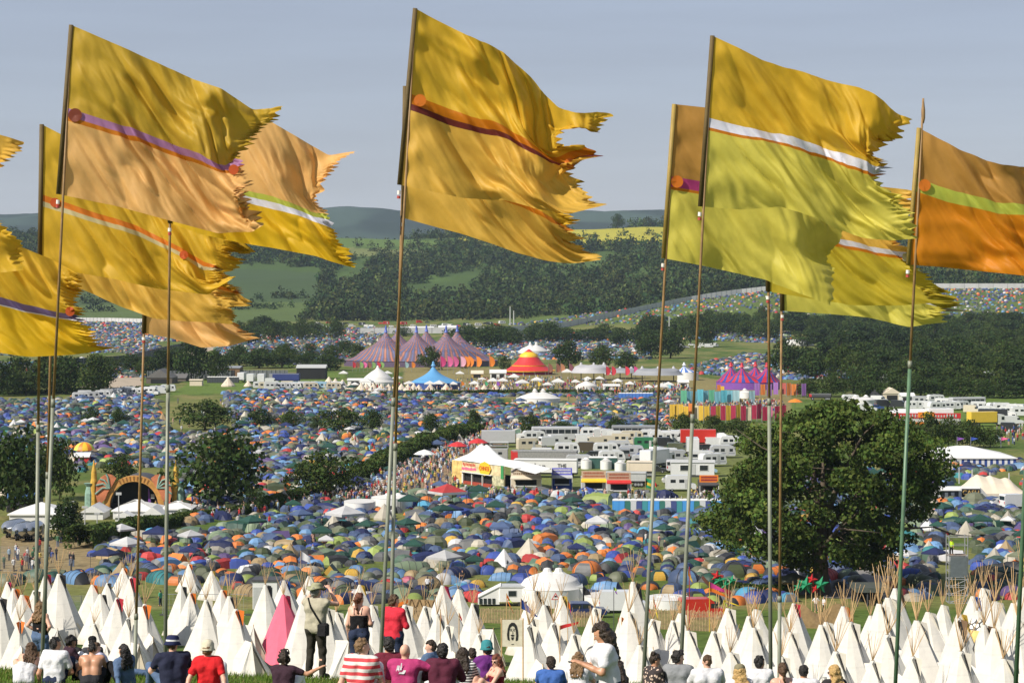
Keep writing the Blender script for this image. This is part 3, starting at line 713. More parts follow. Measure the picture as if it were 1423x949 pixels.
# ---- the wooded hillside: one mass
def woods():
    rg = np.random.default_rng(3)
    temps = []
    for k in range(5):
        V, Q, col = make_crown(300+k, 9, 85, .13, shape_round if k % 2 else shape_broad, (.030, .048, .013))
        temps.append((V, Q, col))
    ex = [[(300,366),(447,373),(440,426),(300,430)], [(-500,340),(300,366),(300,430),(-500,440)], [(100,424),(428,420),(418,450),(100,470)], [(455,342),(640,348),(560,358),(455,359)],
          [(440,326),(600,334),(600,342),(440,343)], [(790,314),(935,318),(935,338),(760,340)], [(560,400),(640,380),(700,372),(640,412),(575,420)], [(740,372),(830,352),(900,350),(820,378)], [(480,364),(520,360),(500,392),(450,410)]]
    pts = []
    # woods by depth rows
    for Y in np.geomspace(1920, 3330, 70):
        for px in np.arange(-420, 1850, 3200*8.5/Y):
            if rg.random() < .12: continue
            y = Y*(1 + rg.uniform(-.012, .012)); x = (px + rg.uniform(-4, 4) - UX)*y/F; pts.append((x, y, 1.0))
    for Y, dens in ((3330, .9), (3380, .6), (2180, .55), (2290, .75), (2760, .3), (3050, .35)):                               # field edge hedgerows
        for px in np.arange(-420, 1850, 8):
            if rg.random() < dens: pts.append(((px - UX)*Y/F, Y + rg.uniform(-10, 10), .8))
    A = np.array(pts); z = gz(A[:, 0], A[:, 1]); px = A[:, 0]/A[:, 1]*F + UX; py = HY + (CH - z)/A[:, 1]*F
    dens = fbm(px/60, A[:, 1]/70, 3, 55)
    left = px < 440
    keep = ((px < 880) | (A[:, 1] > np.interp(px, [880, 960, 1100, 1423], [1960, 1995, 2000, 2000]))) & (dens > np.where(left, .40, .27)) | (A[:, 2] < 1)
    clear = smooth(.60, .70, fbm(px/90, A[:, 1]/120, 2, 77))
    keep &= rg.random(len(A)) > clear*.5
    for e in ex: keep &= ~inside(e, px, py) | (A[:, 2] < 1)
    keep &= ~((px > 790) & (px < 935) & (A[:, 1] > 3290) & (rg.random(len(A)) < .55))
    # the fence ridge in front on the right keeps its own edge: hedgerow of taller trees just behind it
    A, z = A[keep], z[keep]
    hs = rg.uniform(7, 17, len(A))*A[:, 2]
    Vs, Qs, Cs = [], [], []; n = 0
    for k, (V, Q, col) in enumerate(temps):
        idx = np.nonzero(np.arange(len(A)) % 5 == k)[0]; m = len(idx)
        a = rg.uniform(0, 6.28, m); ca, sa = np.cos(a), np.sin(a)
        S = hs[idx]
        X = (V[None, :, 0]*ca[:, None] - V[None, :, 1]*sa[:, None])*S[:, None]*1.05 + A[idx, 0][:, None]
        Yv = (V[None, :, 0]*sa[:, None] + V[None, :, 1]*ca[:, None])*S[:, None]*1.05 + A[idx, 1][:, None]
        Z = (V[None, :, 2] - .12)*S[:, None] + z[idx][:, None]
        Vs.append(np.stack([X, Yv, Z], -1).reshape(-1, 3))
        Qs.append((Q[None] + (np.arange(m)*len(V))[:, None, None]).reshape(-1, 4) + n); n += m*len(V)
        tone = np.where(rg.random((m, 1, 1)) < .2, rg.uniform(1.5, 2.3, (m, 1, 1)), rg.uniform(.6, 1.4, (m, 1, 1))) * np.stack([rg.uniform(.8, 1.3, m), np.ones(m), rg.uniform(.8, 1.2, m)], -1)[:, None, :]
        Cs.append((col[None]*tone).reshape(-1, 3))
    me = qmesh('woods', np.concatenate(Vs), np.concatenate(Qs), LEAF_FAR, col=np.concatenate(Cs))
    tag(link('woods', me), 'far-off mass of dark woods covering the hillside behind the camps', 'woods', kind='stuff')
woods()
# ------------------------------------------------------------------ tents: shapes
def loft(secs):
    S = np.array(secs, float); a, b, _ = S.shape
    T = []
    for i in range(a-1):
        for j in range(b-1):
            p = i*b+j; T += [(p, p+1, p+b+1), (p, p+b+1, p+b)]
    return S.reshape(-1, 3), np.array(T)
def arch(w, h, y, n=9, lean=0, p=.75):
    t = np.linspace(0, math.pi, n)
    return [(-math.cos(a)*w/2*(1 - .08*math.sin(a)), y + lean*math.sin(a), h*math.sin(a)**p) for a in t]
def dome_shape(w=2.5, d=2.3, h=1.25, n=16, m=6):
    """ridged dome on crossed poles; door sector faces -y"""
    V = []; T = []; door = []
    for i in range(m+1):
        t = i/m*math.pi/2; rad = math.cos(t)**.82 if i < m else 0; z = h*math.sin(t)**.95
        for j in range(n):
            a = 2*math.pi*(j+.5)/n; c, s = math.cos(a), math.sin(a)
            sq = 1/(abs(c)**3 + abs(s)**3)**(1/3)
            rd = 1 + .05*math.cos(4*(a - math.pi/4))*math.sin(2*t)
            V.append((rad*c*w/2*sq*rd, rad*s*d/2*sq*rd, z))
    for i in range(m):
        for j in range(n):
            p, q = i*n+j, i*n+(j+1) % n
            tt = [(p, q, q+n), (p, q+n, p+n)]
            am = 2*math.pi*(j+1)/n
            (door if i < m-2 and abs(am - 1.5*math.pi) < .5 else T).extend(tt)
    return np.array(V), np.array(T), np.array(door)
def sub(V, T):
    u, inv = np.unique(T.ravel(), return_inverse=True)
    return V[u], inv.reshape(-1, 3)
def boxT(lo, hi):
    return MB().box(lo, hi).tris()
def shape_dome(hi=True):
    V, T, D = dome_shape(n=16 if hi else 8, m=6 if hi else 3)
    body = sub(V, T); dv, dt = sub(V, D)
    parts = [('flysheet', 'main', *body), ('door', 'acc', dv*[1, 1.0, 1], dt)]
    if hi:
        b = MB()
        for s in (1, -1):
            pts = []
            for k in range(9):
                t = -1 + 2*k/8; ph = (1-abs(t))*math.pi/2; rr = math.cos(ph)**.82
                pts.append((math.copysign(1, t)*rr*1.25*.80*s, math.copysign(1, t)*rr*1.15*.80*1.05, 1.25*math.sin(ph)**.95 + .03))
            b.tube(pts, .022, 4)
        parts.append(('pole_sleeve', 'dark', *b.tris()))
    return parts
def shape_porch(hi=True):
    """dome with a long front porch of a second colour"""
    V, T, D = dome_shape(2.7, 2.6, 1.4, 16 if hi else 8, 6 if hi else 3)
    n = 11 if hi else 5
    pv, pt = loft([arch(2.2, 1.15, -.9, n), arch(2.1, 1.02, -1.5, n), arch(1.9, .55, -2.15, n)])
    k = n-1
    dv, dt = loft([arch(1.95, .6, -2.16, n), [(x*.55, -2.35, .0) for x, y, z in arch(1.9, .5, 0, n)]])
    return [('flysheet', 'main', *sub(V, np.r_[T, D])), ('porch', 'acc', pv, pt), ('door', 'dark', dv, dt)]
def shape_tunnel(hi=True):
    n = 11 if hi else 5
    secs = [(1.2, .15, -2.5), (2.3, 1.35, -1.7), (2.45, 1.38, -.9), (2.4, 1.5, -.1), (2.4, 1.35, .8), (2.2, 1.15, 1.6), (1.0, .12, 2.3)]
    A = [arch(w, h, y, n) for w, h, y in secs]
    out = []
    v1, t1 = loft(A[1:4]); v2, t2 = loft(A[3:6]); v3, t3 = loft(A[:2]); v4, t4 = loft(A[5:])
    out = [('flysheet', 'main', v1, t1), ('inner_section', 'acc2', v2, t2), ('front_panel', 'acc', v3, t3), ('rear_panel', 'main', v4, t4)]
    if hi:
        b = MB()
        for w, h, y in secs[1:-1]: b.tube([np.array(p)*[1.01, 1, 1.02] for p in arch(w, h, y, 11)], .025, 4)
        out.append(('pole_sleeve', 'dark', *b.tris()))
    return out
def shape_popup(hi=True):
    n = 12 if hi else 6
    A = [arch(.5, .05, -1.5, n), arch(1.9, .72, -.9, n, -.25), arch(2.3, 1.0, -.1, n, -.15), arch(1.9, .7, .8, n, .2), arch(.4, .05, 1.35, n)]
    v1, t1 = loft(A[1:]); v2, t2 = loft(A[:2])
    out = [('flysheet', 'main', v1, t1), ('door', 'acc', v2, t2)]
    if hi:
        b = MB()
        for i in (1, 3): b.tube([np.array(p)*[1.01, 1, 1.02] for p in A[i]], .03, 4)
        out.append(('hoop', 'acc', *b.tris()))
    return out
def shape_gazebo(hi=True):
    b = MB(); e, t = 1.5, 1.95
    b.add([(-e,-e,t),(e,-e,t),(e,e,t),(-e,e,t),(0,0,2.75)], [(0,1,4),(1,2,4),(2,3,4),(3,0,4)])
    v = MB()
    for a in range(4):
        c, s = [(0,-1),(1,0),(0,1),(-1,0)][a]
        q = [(c*e - s*e, s*e + c*e), (c*e + s*e, s*e - c*e)]
        v.add([(q[0][0]*1.005, q[0][1]*1.005, t), (q[1][0]*1.005, q[1][1]*1.005, t), (q[1][0]*1.01, q[1][1]*1.01, t-.25), (q[0][0]*1.01, q[0][1]*1.01, t-.25)], [(0,1,2,3)])
    L = [('leg', 'dark', *MB().tube([(x*1.45, y*1.45, 0), (x*1.45, y*1.45, t)], .035, 4).tris()) for x in (-1, 1) for y in (-1, 1)]
    return [('canopy', 'main', *b.tris()), ('valance', 'acc', *v.tris())] + L
def shape_bell(hi=True):
    n = 12 if hi else 7
    pr = [(1.75, 0), (1.7, .35), (.75, 1.45), (.06, 2.35)]
    b = MB(); b.lathe(pr, n); V, T = b.tris()
    d = MB().add([(-.38, -1.69, .02), (.38, -1.69, .02), (.02, -1.02, 1.25)], [(0, 1, 2)])
    return [('canvas', 'main', *sub(V, T)), ('door', 'acc', *d.tris())]
def shape_ridge(hi=True):
    b = MB()
    b.add([(-1,-1.3,0),(1,-1.3,0),(0,-1.15,1.2),(-1,1.3,0),(1,1.3,0),(0,1.15,1.2)], [(0,3,5,2),(1,2,5,4),(3,4,5)])
    d = MB().add([(-.98,-1.3,0),(.98,-1.3,0),(0,-1.15,1.18)], [(0,1,2)])
    return [('flysheet', 'main', *b.tris()), ('door', 'acc', *d.tris())]
SHAPES = dict(dome=shape_dome, porch=shape_porch, tunnel=shape_tunnel, popup=shape_popup, gazebo=shape_gazebo, bell=shape_bell, ridge=shape_ridge)
TENTOBJ = mat('tent_nylon', src='obj', rough=.55, var=.10, scale=1.2, trans=.12, bump=.35, bscale=2.6, spec=.4)
TENTATT = mat('tent_nylon_far', src='attr', rough=.55, var=.12, scale=.8, spec=.35)
COLORS = {'royal blue': (.035, .085, .42), 'navy': (.018, .03, .13), 'pale blue': (.16, .36, .66), 'slate blue': (.075, .125, .26), 'khaki': (.19, .21, .125), 'olive green': (.085, .115, .045), 'dark green': (.018, .085, .058), 'grey': (.17, .175, .18),
          'charcoal': (.045, .047, .052), 'orange': (.76, .20, .015), 'red': (.52, .035, .03), 'lime green': (.36, .47, .09), 'cream': (.56, .51, .40), 'white': (.72, .72, .72), 'purple': (.14, .085, .26), 'teal': (.03, .26, .28),
          'yellow': (.80, .47, .03), 'tan': (.44, .31, .14), 'pink': (.62, .12, .22), 'cyan': (.08, .42, .68), 'sage green': (.25, .34, .20), 'dull green': (.10, .18, .12)}
PAL = ['royal blue']*6 + ['navy']*7 + ['pale blue']*4 + ['slate blue']*11 + ['khaki']*8 + ['olive green']*7 + ['dark green']*5 + ['dull green']*5 + ['grey']*8 + ['charcoal']*8 + ['orange']*5 + ['red']*3 + ['lime green']*2 + ['cream']*3 + ['white']*2 + ['purple']*2 + ['teal']*2 + ['yellow'] + ['tan']*2 + ['sage green']*4 + ['cyan']
ACC = {'royal blue': ['pale blue', 'grey', 'royal blue'], 'navy': ['grey', 'slate blue', 'orange'], 'khaki': ['olive green', 'charcoal', 'cream'], 'grey': ['orange', 'charcoal', 'red'], 'charcoal': ['orange', 'lime green', 'grey'], 'orange': ['grey', 'charcoal', 'orange'],
       'slate blue': ['pale blue', 'grey', 'navy'], 'olive green': ['khaki', 'orange', 'dark green'], 'dark green': ['sage green', 'dark green', 'yellow'], 'white': ['white', 'red', 'pale blue'], 'cream': ['khaki', 'cream', 'orange']}
rt = random.Random(77)
def pick_colors(shape):
    m = rt.choice(PAL)
    if shape == 'gazebo': m = rt.choice(['dark green', 'white', 'khaki', 'dark green', 'slate blue', 'white', 'dark green', 'navy'])
    if shape == 'bell': m = rt.choice(['cream', 'white', 'cream', 'tan'])
    a = rt.choice(ACC.get(m, [m, 'grey', 'charcoal', m]))
    if shape == 'gazebo': a = m
    if shape == 'bell': a = 'charcoal'
    return m, a
def shade(c, k): return tuple(min(1, v*k) for v in COLORS[c])
for c in COLORS: COLORS[c] = tuple(np.array(COLORS[c])*(.64 if c not in ('orange', 'red') else .8)*.9 + .1*.72*np.mean(COLORS[c]))
# ---- where tents stand (photo pixels on the flat plain)
YES = [[(-200,558),(60,556),(170,548),(235,549),(300,547),(420,540),(560,549),(945,549),(930,600),(690,604),(560,655),(480,690),(270,730),(150,700),(100,640),(-200,640)],      # the big camp
       [(-60,815),(120,790),(150,748),(290,738),(390,708),(500,690),(640,684),(900,686),(960,694),(1000,690),(1100,670),(1320,640),(1500,640),(1500,835),(1180,835),(1000,842),(560,842),(340,830),(330,812)],
       [(-200,462),(120,462),(205,470),(250,500),(160,490),(-200,500)], [(300,466),(480,462),(500,500),(420,508),(300,500)], [(420,450),(560,446),(520,478),(480,492)], [(640,482),(700,462),(900,462),(905,500),(700,500)], [(0,505),(120,500),(240,512),(225,524),(0,528)], [(900,455),(1000,452),(1100,460),(1100,478),(900,470)], [(960,508),(1040,492),(1210,500),(1200,528),(1100,528),(960,520)]]
NO = [[(0,742),(125,735),(140,795),(0,800)], [(118,650),(250,650),(250,722),(110,722)], [(1168,835),(1190,812),(1204,772),(1225,772),(1230,812),(1240,835)], [(480,700),(560,690),(540,712),(470,715)],
      [(625,650),(900,655),(890,684),(630,680)], [(845,694),(1000,692),(1000,712),(850,714)], [(1290,680),(1423,650),(1423,694),(1300,697)], [(700,845),(640,800),(800,795),(810,845)], [(1100,842),(1160,842),(1160,828),(1100,828)],
      [(690,552),(800,552),(815,562),(690,562)], [(490,690),(560,655),(640,640),(690,604),(720,604),(640,660),(620,684),(480,702)], [(1305,745),(1355,745),(1355,835),(1305,835)], [(-20,672),(110,672),(110,745),(-20,745)], [(660,812),(960,812),(960,845),(660,845)],
      [(210,545),(310,545),(330,600),(240,604)], [(1125,842),(1125,812),(1175,812),(1175,842)]]
HILL = [(700,452),(780,442),(880,425),(960,414),(1070,404),(1120,402),(1423,402),(1700,402),(1700,444),(1423,441),(1320,440),(1150,440),(1050,434),(985,440),(880,452)]
def allowed(px, py):
    k = np.zeros(np.shape(px), bool)
    for e in YES: k |= inside(e, px, py)
    for e in NO: k &= ~inside(e, px, py)
    return k
SPEC = [  # tents one can pick out in the photo: px, row of the ground line, width in px, shape, main, accent, what it looks like
 (207,797,26,'tunnel','slate blue','slate blue'),(236,795,26,'dome','orange','grey'),(246,812,28,'dome','grey','orange'),(308,796,17,'popup','orange','charcoal'),(320,801,20,'popup','orange','charcoal'),(346,795,32,'tunnel','white','red'),
 (344,805,30,'popup','charcoal','lime green'),(331,818,18,'dome','red','grey'),(431,800,30,'dome','cream','orange'),(470,806,26,'popup','slate blue','orange'),(495,796,24,'dome','pale blue','pale blue'),(565,796,50,'tunnel','sage green','khaki'),
 (618,796,36,'gazebo','white','white'),(595,818,36,'dome','tan','tan'),(567,810,16,'dome','pink','pink'),(576,818,26,'dome','grey','grey'),(585,825,24,'dome','navy','navy'),(606,828,24,'popup','sage green','charcoal'),(640,818,22,'popup','cyan','cyan'),
 (697,806,34,'tunnel','pale blue','pale blue'),(726,812,34,'dome','royal blue','royal blue'),(664,816,22,'dome','yellow','yellow'),(712,820,26,'dome','dull green','dull green'),(816,798,40,'dome','orange','grey'),(800,812,32,'dome','slate blue','navy'),
 (818,833,34,'tunnel','slate blue','slate blue'),(842,822,42,'tunnel','pale blue','navy'),(915,805,28,'dome','dark green','yellow'),(903,818,28,'popup','charcoal','orange'),(950,810,42,'dome','slate blue','pale blue'),(935,826,32,'dome','slate blue','tan'),
 (957,838,50,'tunnel','royal blue','navy'),(972,822,26,'dome','lime green','lime green'),(988,830,24,'dome','orange','orange'),(735,774,40,'bell','cream','tan'),(592,782,48,'tunnel','navy','royal blue'),(640,782,40,'popup','charcoal','khaki'),(690,782,34,'dome','royal blue','slate blue'),
 (710,782,30,'dome','slate blue','slate blue'),(605,760,34,'dome','khaki','olive green'),(300,772,34,'popup','cream','grey'),(150,792,28,'popup','slate blue','slate blue'),(130,772,20,'popup','royal blue','navy'),(330,762,22,'dome','orange','grey'),(350,768,18,'popup','orange','charcoal'),
 (600,680,0,'','',''),(470,700,0,'','',''),(1265,800,34,'tunnel','royal blue','slate blue'),(1250,812,22,'dome','orange','orange'),(1236,818,20,'dome','red','red'),(1290,828,38,'dome','slate blue','dull green'),(1370,812,34,'dome','dark green','red'),
 (1060,822,36,'dome','slate blue','slate blue'),(1040,836,36,'dome','cyan','navy'),(1020,800,40,'dome','charcoal','olive green'),(1045,805,18,'dome','yellow','yellow'),(1095,806,34,'dome','navy','navy'),(1165,818,24,'dome','grey','charcoal'),(1172,800,22,'dome','navy','dull green'),
 (1320,778,44,'tunnel','white','grey'),(1375,745,40,'tunnel','dull green','sage green'),(1355,700,40,'dome','khaki','khaki'),(500,706,0,'','',''),(195,748,34,'tunnel','cream','khaki'),(185,740,30,'dome','sage green','grey'),(265,742,34,'tunnel','dull green','grey'),(350,742,30,'gazebo','dark green','dark green'),
 (830,700,46,'tunnel','lime green','dull green'),(480,738,40,'gazebo','white','white'),(622,708,40,'gazebo','red','white')]
occ = []
spots = []           # (x, Y, px, py, shape, main, acc, scale, rot)
for a in SPEC:
    if not a[3]: continue
    Y = CH*F/(a[1]-HY); Y = min(Y, 300) if a[1] > 780 else Y
    g = np.array([(a[0]-UX)*Y/F, Y])
    base_w = {'dome': 2.5, 'porch': 2.7, 'tunnel': 4.2 if a[2] > 30 else 2.4, 'popup': 2.3, 'gazebo': 3, 'bell': 3.5, 'ridge': 2}[a[3]]
    sc = a[2]*Y/F/base_w
    rot = R(90 + rt.uniform(-25, 25)) if a[3] == 'tunnel' and a[2] > 30 else rt.uniform(-.7, .7)
    spots.append((g[0], Y, a[0], a[1], a[3], a[4], a[5], min(max(sc, .7), 1.6), rot)); occ.append((g[0], Y, 2.0))
occ = np.array(occ)
Y = 252.0; GXs, GYs = [], []
while Y < 1750:
    k = 1 if Y < 420 else 1 + (Y-420)/900
    stepY = 3.0*k
    x0, x1 = (-130-UX)*Y/F, (1560-UX)*Y/F
    st = rng.uniform(1.8, 2.8, 900)*(1 if Y < 420 else 1 + (Y-420)/2600)
    xs = x0 + np.cumsum(st); xs = xs[xs < x1]
    GXs.append(xs + rng.uniform(-.7, .7, len(xs))); GYs.append(Y + rng.uniform(-.45, .45, len(xs))*stepY)
    Y += stepY
GXs, GYs = np.concatenate(GXs), np.concatenate(GYs)
gpx = GXs/GYs*F + UX; gpy = HY + (CH - gz(GXs, GYs))/GYs*F
kk = allowed(gpx, gpy) & (fbm(GXs/16, GYs/22, 2, 91) >= .19)
for i in np.nonzero(kk)[0]:
    xx_, yy_ = float(GXs[i]), float(GYs[i])
    if yy_ < 330 and ((occ[:, 0]-xx_)**2 + ((occ[:, 1]-yy_)*.8)**2 < occ[:, 2]**2).any(): continue
    sh = rt.choices(['dome', 'porch', 'tunnel', 'popup', 'gazebo', 'bell', 'ridge'], [36, 18, 18, 19, 2.6, 1.2, 4])[0]
    m, a = pick_colors(sh)
    if yy_ > 320 and m in ('orange', 'lime green', 'yellow', 'red', 'white', 'cyan') and rt.random() < .5: m = rt.choice(['slate blue', 'navy', 'grey', 'khaki', 'olive green', 'charcoal'])
    if yy_ > 320 and a in ('orange', 'lime green', 'yellow') and rt.random() < .5: a = m
    spots.append((xx_, yy_, float(gpx[i]), float(gpy[i]), sh, m, a, rt.uniform(.62, 1.05), rt.uniform(0, 6.28) if rt.random() < .5 else rt.uniform(-.8, .8)))
# the camp on the far slope
hpx_, hY = rng.uniform(700, 1560, 6000), rng.uniform(1530, 1925, 6000); hx = (hpx_-UX)*hY/F
hpy = HY + (CH - gz(hx, hY))/hY*F; hin = inside(HILL, hpx_, hpy)
for px, yy_, xx_, py, ok in zip(hpx_.tolist(), hY.tolist(), hx.tolist(), hpy.tolist(), hin):
    if ok and rt.random() < (.95 if px > 1180 else (.55 if px < 1040 else .7)):
        m, a = pick_colors('dome'); spots.append((xx_, yy_, px, py, 'dome', m, a, rt.uniform(.8, 1.2), rt.uniform(0, 6)))
for _ in range(1800):
    px, yy_ = rt.uniform(100, 260), rt.uniform(1500, 1900); xx_ = (px-UX)*yy_/F
    m, a = pick_colors('dome'); spots.append((xx_, yy_, px, 450, 'dome', m, a, rt.uniform(.9, 1.3), rt.uniform(0, 6)))
spots.sort(key=lambda s: s[1])
vis = lambda s: -10 < s[2] < 1433
near_, rest = [], []
for s in spots:
    (near_ if vis(s) and len(near_) < 298 else rest).append(s)
# ---- the nearest: one object each
MESHES = {}
def tent_meshes(sh):
    if sh not in MESHES:
        out = []
        for nm, role, V, T in SHAPES[sh](True):
            me = qmesh(nm, V, T, TENTOBJ, smooth_=nm in ('flysheet', 'porch', 'inner_section', 'front_panel', 'rear_panel') and sh != 'ridge')
            out.append((nm, role, me))
        MESHES[sh] = out
    return MESHES[sh]
KW = dict(dome='dome tent', porch='porched dome tent', tunnel='tunnel tent', popup='pop-up tent', gazebo='open gazebo', bell='pointed bell tent', ridge='ridge tent')
TENTS = []
for (x, Y, px, py, sh, m, a, sc, rot) in near_:
    z = gz1(x, Y)
    o = thing({'gazebo': 'gazebo', 'bell': 'bell_tent'}.get(sh, 'camping_tent'), 'tent', {'gazebo': 'gazebo'}.get(sh, 'tent'), (x, Y, z - .04), rot, 'tents pitched in the near camp', sc)
    k = rt.uniform(.85, 1.15)
    cols = {'main': shade(m, k), 'acc': shade(a, k), 'acc2': shade(m, k*rt.choice([1, .75, 1.25])), 'dark': (.05, .05, .05)}
    for nm, role, me in tent_meshes(sh): link(nm, me, o, cols[role])
    TENTS.append((o, px, Y, sh, m, a))
def tent_desc(t):
    _, px, Y, sh, m, a = t
    return f'{m} {KW[sh]}' + (f' with {a} {"end" if sh == "tunnel" else "porch" if sh == "porch" else "door"}' if a != m and sh not in ('gazebo',) else '')
ZX = [(75, 'by the arch stage hedge'), (200, 'behind the left flagpoles'), (290, 'above orange-flapped tepees'), (385, 'above the pink tepee'), (470, 'behind the man in hat'), (560, 'behind the twin poles'),
      (660, 'above the lattice fence'), (760, 'behind the white motorhome'), (860, 'above the white canopies'), (960, 'above the red van'), (1050, 'by the red van'), (1160, 'under the oak'), (1250, 'beside the shaded path'), (1340, 'before the scaffold tower'), (3000, 'beyond the scaffold tower')]
def tent_zone(t):
    _, px, Y = t[:3]
    z = next(n for lim, n in ZX if px < lim)
    return z + (', front' if Y < 283 else ', behind')
unique_labels(TENTS, tent_desc, tent_zone)
# ---- all the others: one mass
def tent_mass():
    lib = {sh: SHAPES[sh](False) for sh in SHAPES}
    lib['mid'] = None
    Vs, Ts, Cs = [], [], []; n = 0
    for sh in SHAPES:
        S = [s for s in rest if s[4] == sh]
        if not S: continue
        x = np.array([s[0] for s in S]); Y_ = np.array([s[1] for s in S]); z = gz(x, Y_)
        sc = np.array([s[7] for s in S]); ro = np.array([s[8] for s in S]); ca, sa = np.cos(ro), np.sin(ro)
        k = rng.uniform(.8, 1.2, len(S))
        cm = np.array([COLORS[s[5]] for s in S])*k[:, None]; ac = np.array([COLORS[s[6]] for s in S])*k[:, None]
        for nm, role, V, T in lib[sh]:
            X = (V[None, :, 0]*ca[:, None] - V[None, :, 1]*sa[:, None])*sc[:, None] + x[:, None]
            Yv = (V[None, :, 0]*sa[:, None] + V[None, :, 1]*ca[:, None])*sc[:, None] + Y_[:, None]
            Z = V[None, :, 2]*sc[:, None] + z[:, None] - .04
            Vs.append(np.stack([X, Yv, Z], -1).reshape(-1, 3))
            Ts.append((T[None] + (np.arange(len(S))*len(V))[:, None, None]).reshape(-1, 3) + n); n += len(S)*len(V)
            c = {'main': cm, 'acc2': cm*.9, 'acc': ac}.get(role, np.full_like(cm, .05))
            Cs.append(np.repeat(c, len(V), 0))
    me = qmesh('tents', np.concatenate(Vs), np.concatenate(Ts), TENTATT, col=np.concatenate(Cs))
    tag(link('far_tents', me), 'thousands of small coloured tents filling the camps into the distance', 'tents', kind='stuff')
tent_mass()
print('TENTS', len(near_), len(rest), 'nearest out of', near_[-1][1])
# ------------------------------------------------------------------ tepees
CANVAS = mat('tepee_canvas', (.67, .645, .585), .8, var=.09, scale=1.0, trans=.12, bump=.6, bscale=2.2, spec=.15)
CANVAS2 = mat('tepee_canvas_cream', (.60, .53, .40), .8, var=.08, scale=1.2, trans=.12, bump=.25, bscale=2.5, spec=.15)
def hem_dirt(m):
    nt = m.node_tree; b = nt.nodes['Principled BSDF']; l = b.inputs['Base Color'].links[0].from_socket
    tc = N(nt, 'TexCoord'); sp = N(nt, 'SeparateXYZ'); nt.links.new(tc.outputs['Object'], sp.inputs[0]); nz = N(nt, 'TexNoise', Scale=1.6, Detail=4); nt.links.new(tc.outputs['Object'], nz.inputs['Vector'])
    ad = N(nt, 'Math', operation='MULTIPLY_ADD'); ad.inputs[1].default_value = -1.6; nt.links.new(nz.outputs[0], ad.inputs[0]); nt.links.new(sp.outputs['Z'], ad.inputs[2])
    mr = N(nt, 'MapRange'); mr.inputs[1].default_value = -.75; mr.inputs[2].default_value = .15; mr.inputs[3].default_value = .55; mr.inputs[4].default_value = 0; nt.links.new(ad.outputs[0], mr.inputs[0])
    mx = N(nt, 'Mix', data_type='RGBA'); mx.inputs[7].default_value = (.34, .28, .18, 1); nt.links.new(mr.outputs[0], mx.inputs[0]); nt.links.new(l, mx.inputs[6])
    w = N(nt, 'TexWave', wave_type='BANDS', bands_direction='Z', Scale=.32, Distortion=1.2, Detail=1); nt.links.new(tc.outputs['Object'], w.inputs['Vector'])
    r2 = N(nt, 'MapRange'); r2.inputs[1].default_value = .0; r2.inputs[2].default_value = .035; r2.inputs[3].default_value = .93; nt.links.new(w.outputs[0], r2.inputs[0])
    m2 = N(nt, 'Mix', data_type='RGBA', blend_type='MULTIPLY'); m2.inputs[0].default_value = 1; nt.links.new(mx.outputs[2], m2.inputs[6]); nt.links.new(r2.outputs[0], m2.inputs[7]); nt.links.new(m2.outputs[2], b.inputs['Base Color'])
hem_dirt(CANVAS); hem_dirt(CANVAS2)
PINK = mat('tepee_canvas_pink', (.80, .16, .24), .75, var=.06, scale=1.5, trans=.15, bump=.2, bscale=2.5, spec=.15)
PINKB = mat('tepee_canvas_pink_hem', (.82, .28, .33), .75, var=.06, scale=1.5, trans=.15)
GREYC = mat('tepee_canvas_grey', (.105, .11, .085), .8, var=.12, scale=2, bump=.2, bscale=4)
DARKIN = mat('tepee_dark_inside', (.035, .032, .028), .9)
LODGE = mat('lodge_pole_wood', (.50, .33, .16), .7, var=.25, scale=2)
FLAPC = {'orange': (.80, .20, .02), 'red': (.55, .03, .05), 'crimson': (.42, .02, .07), 'yellow': (.68, .45, .05), 'teal': (.03, .34, .36), 'blue': (.03, .10, .40), 'brown': (.20, .12, .06), 'plain': (.70, .66, .56), 'dark': (.05, .045, .04)}
FLAPM = mat('smoke_flap_cloth', src='obj', rough=.7, var=.08, scale=3, trans=.2)
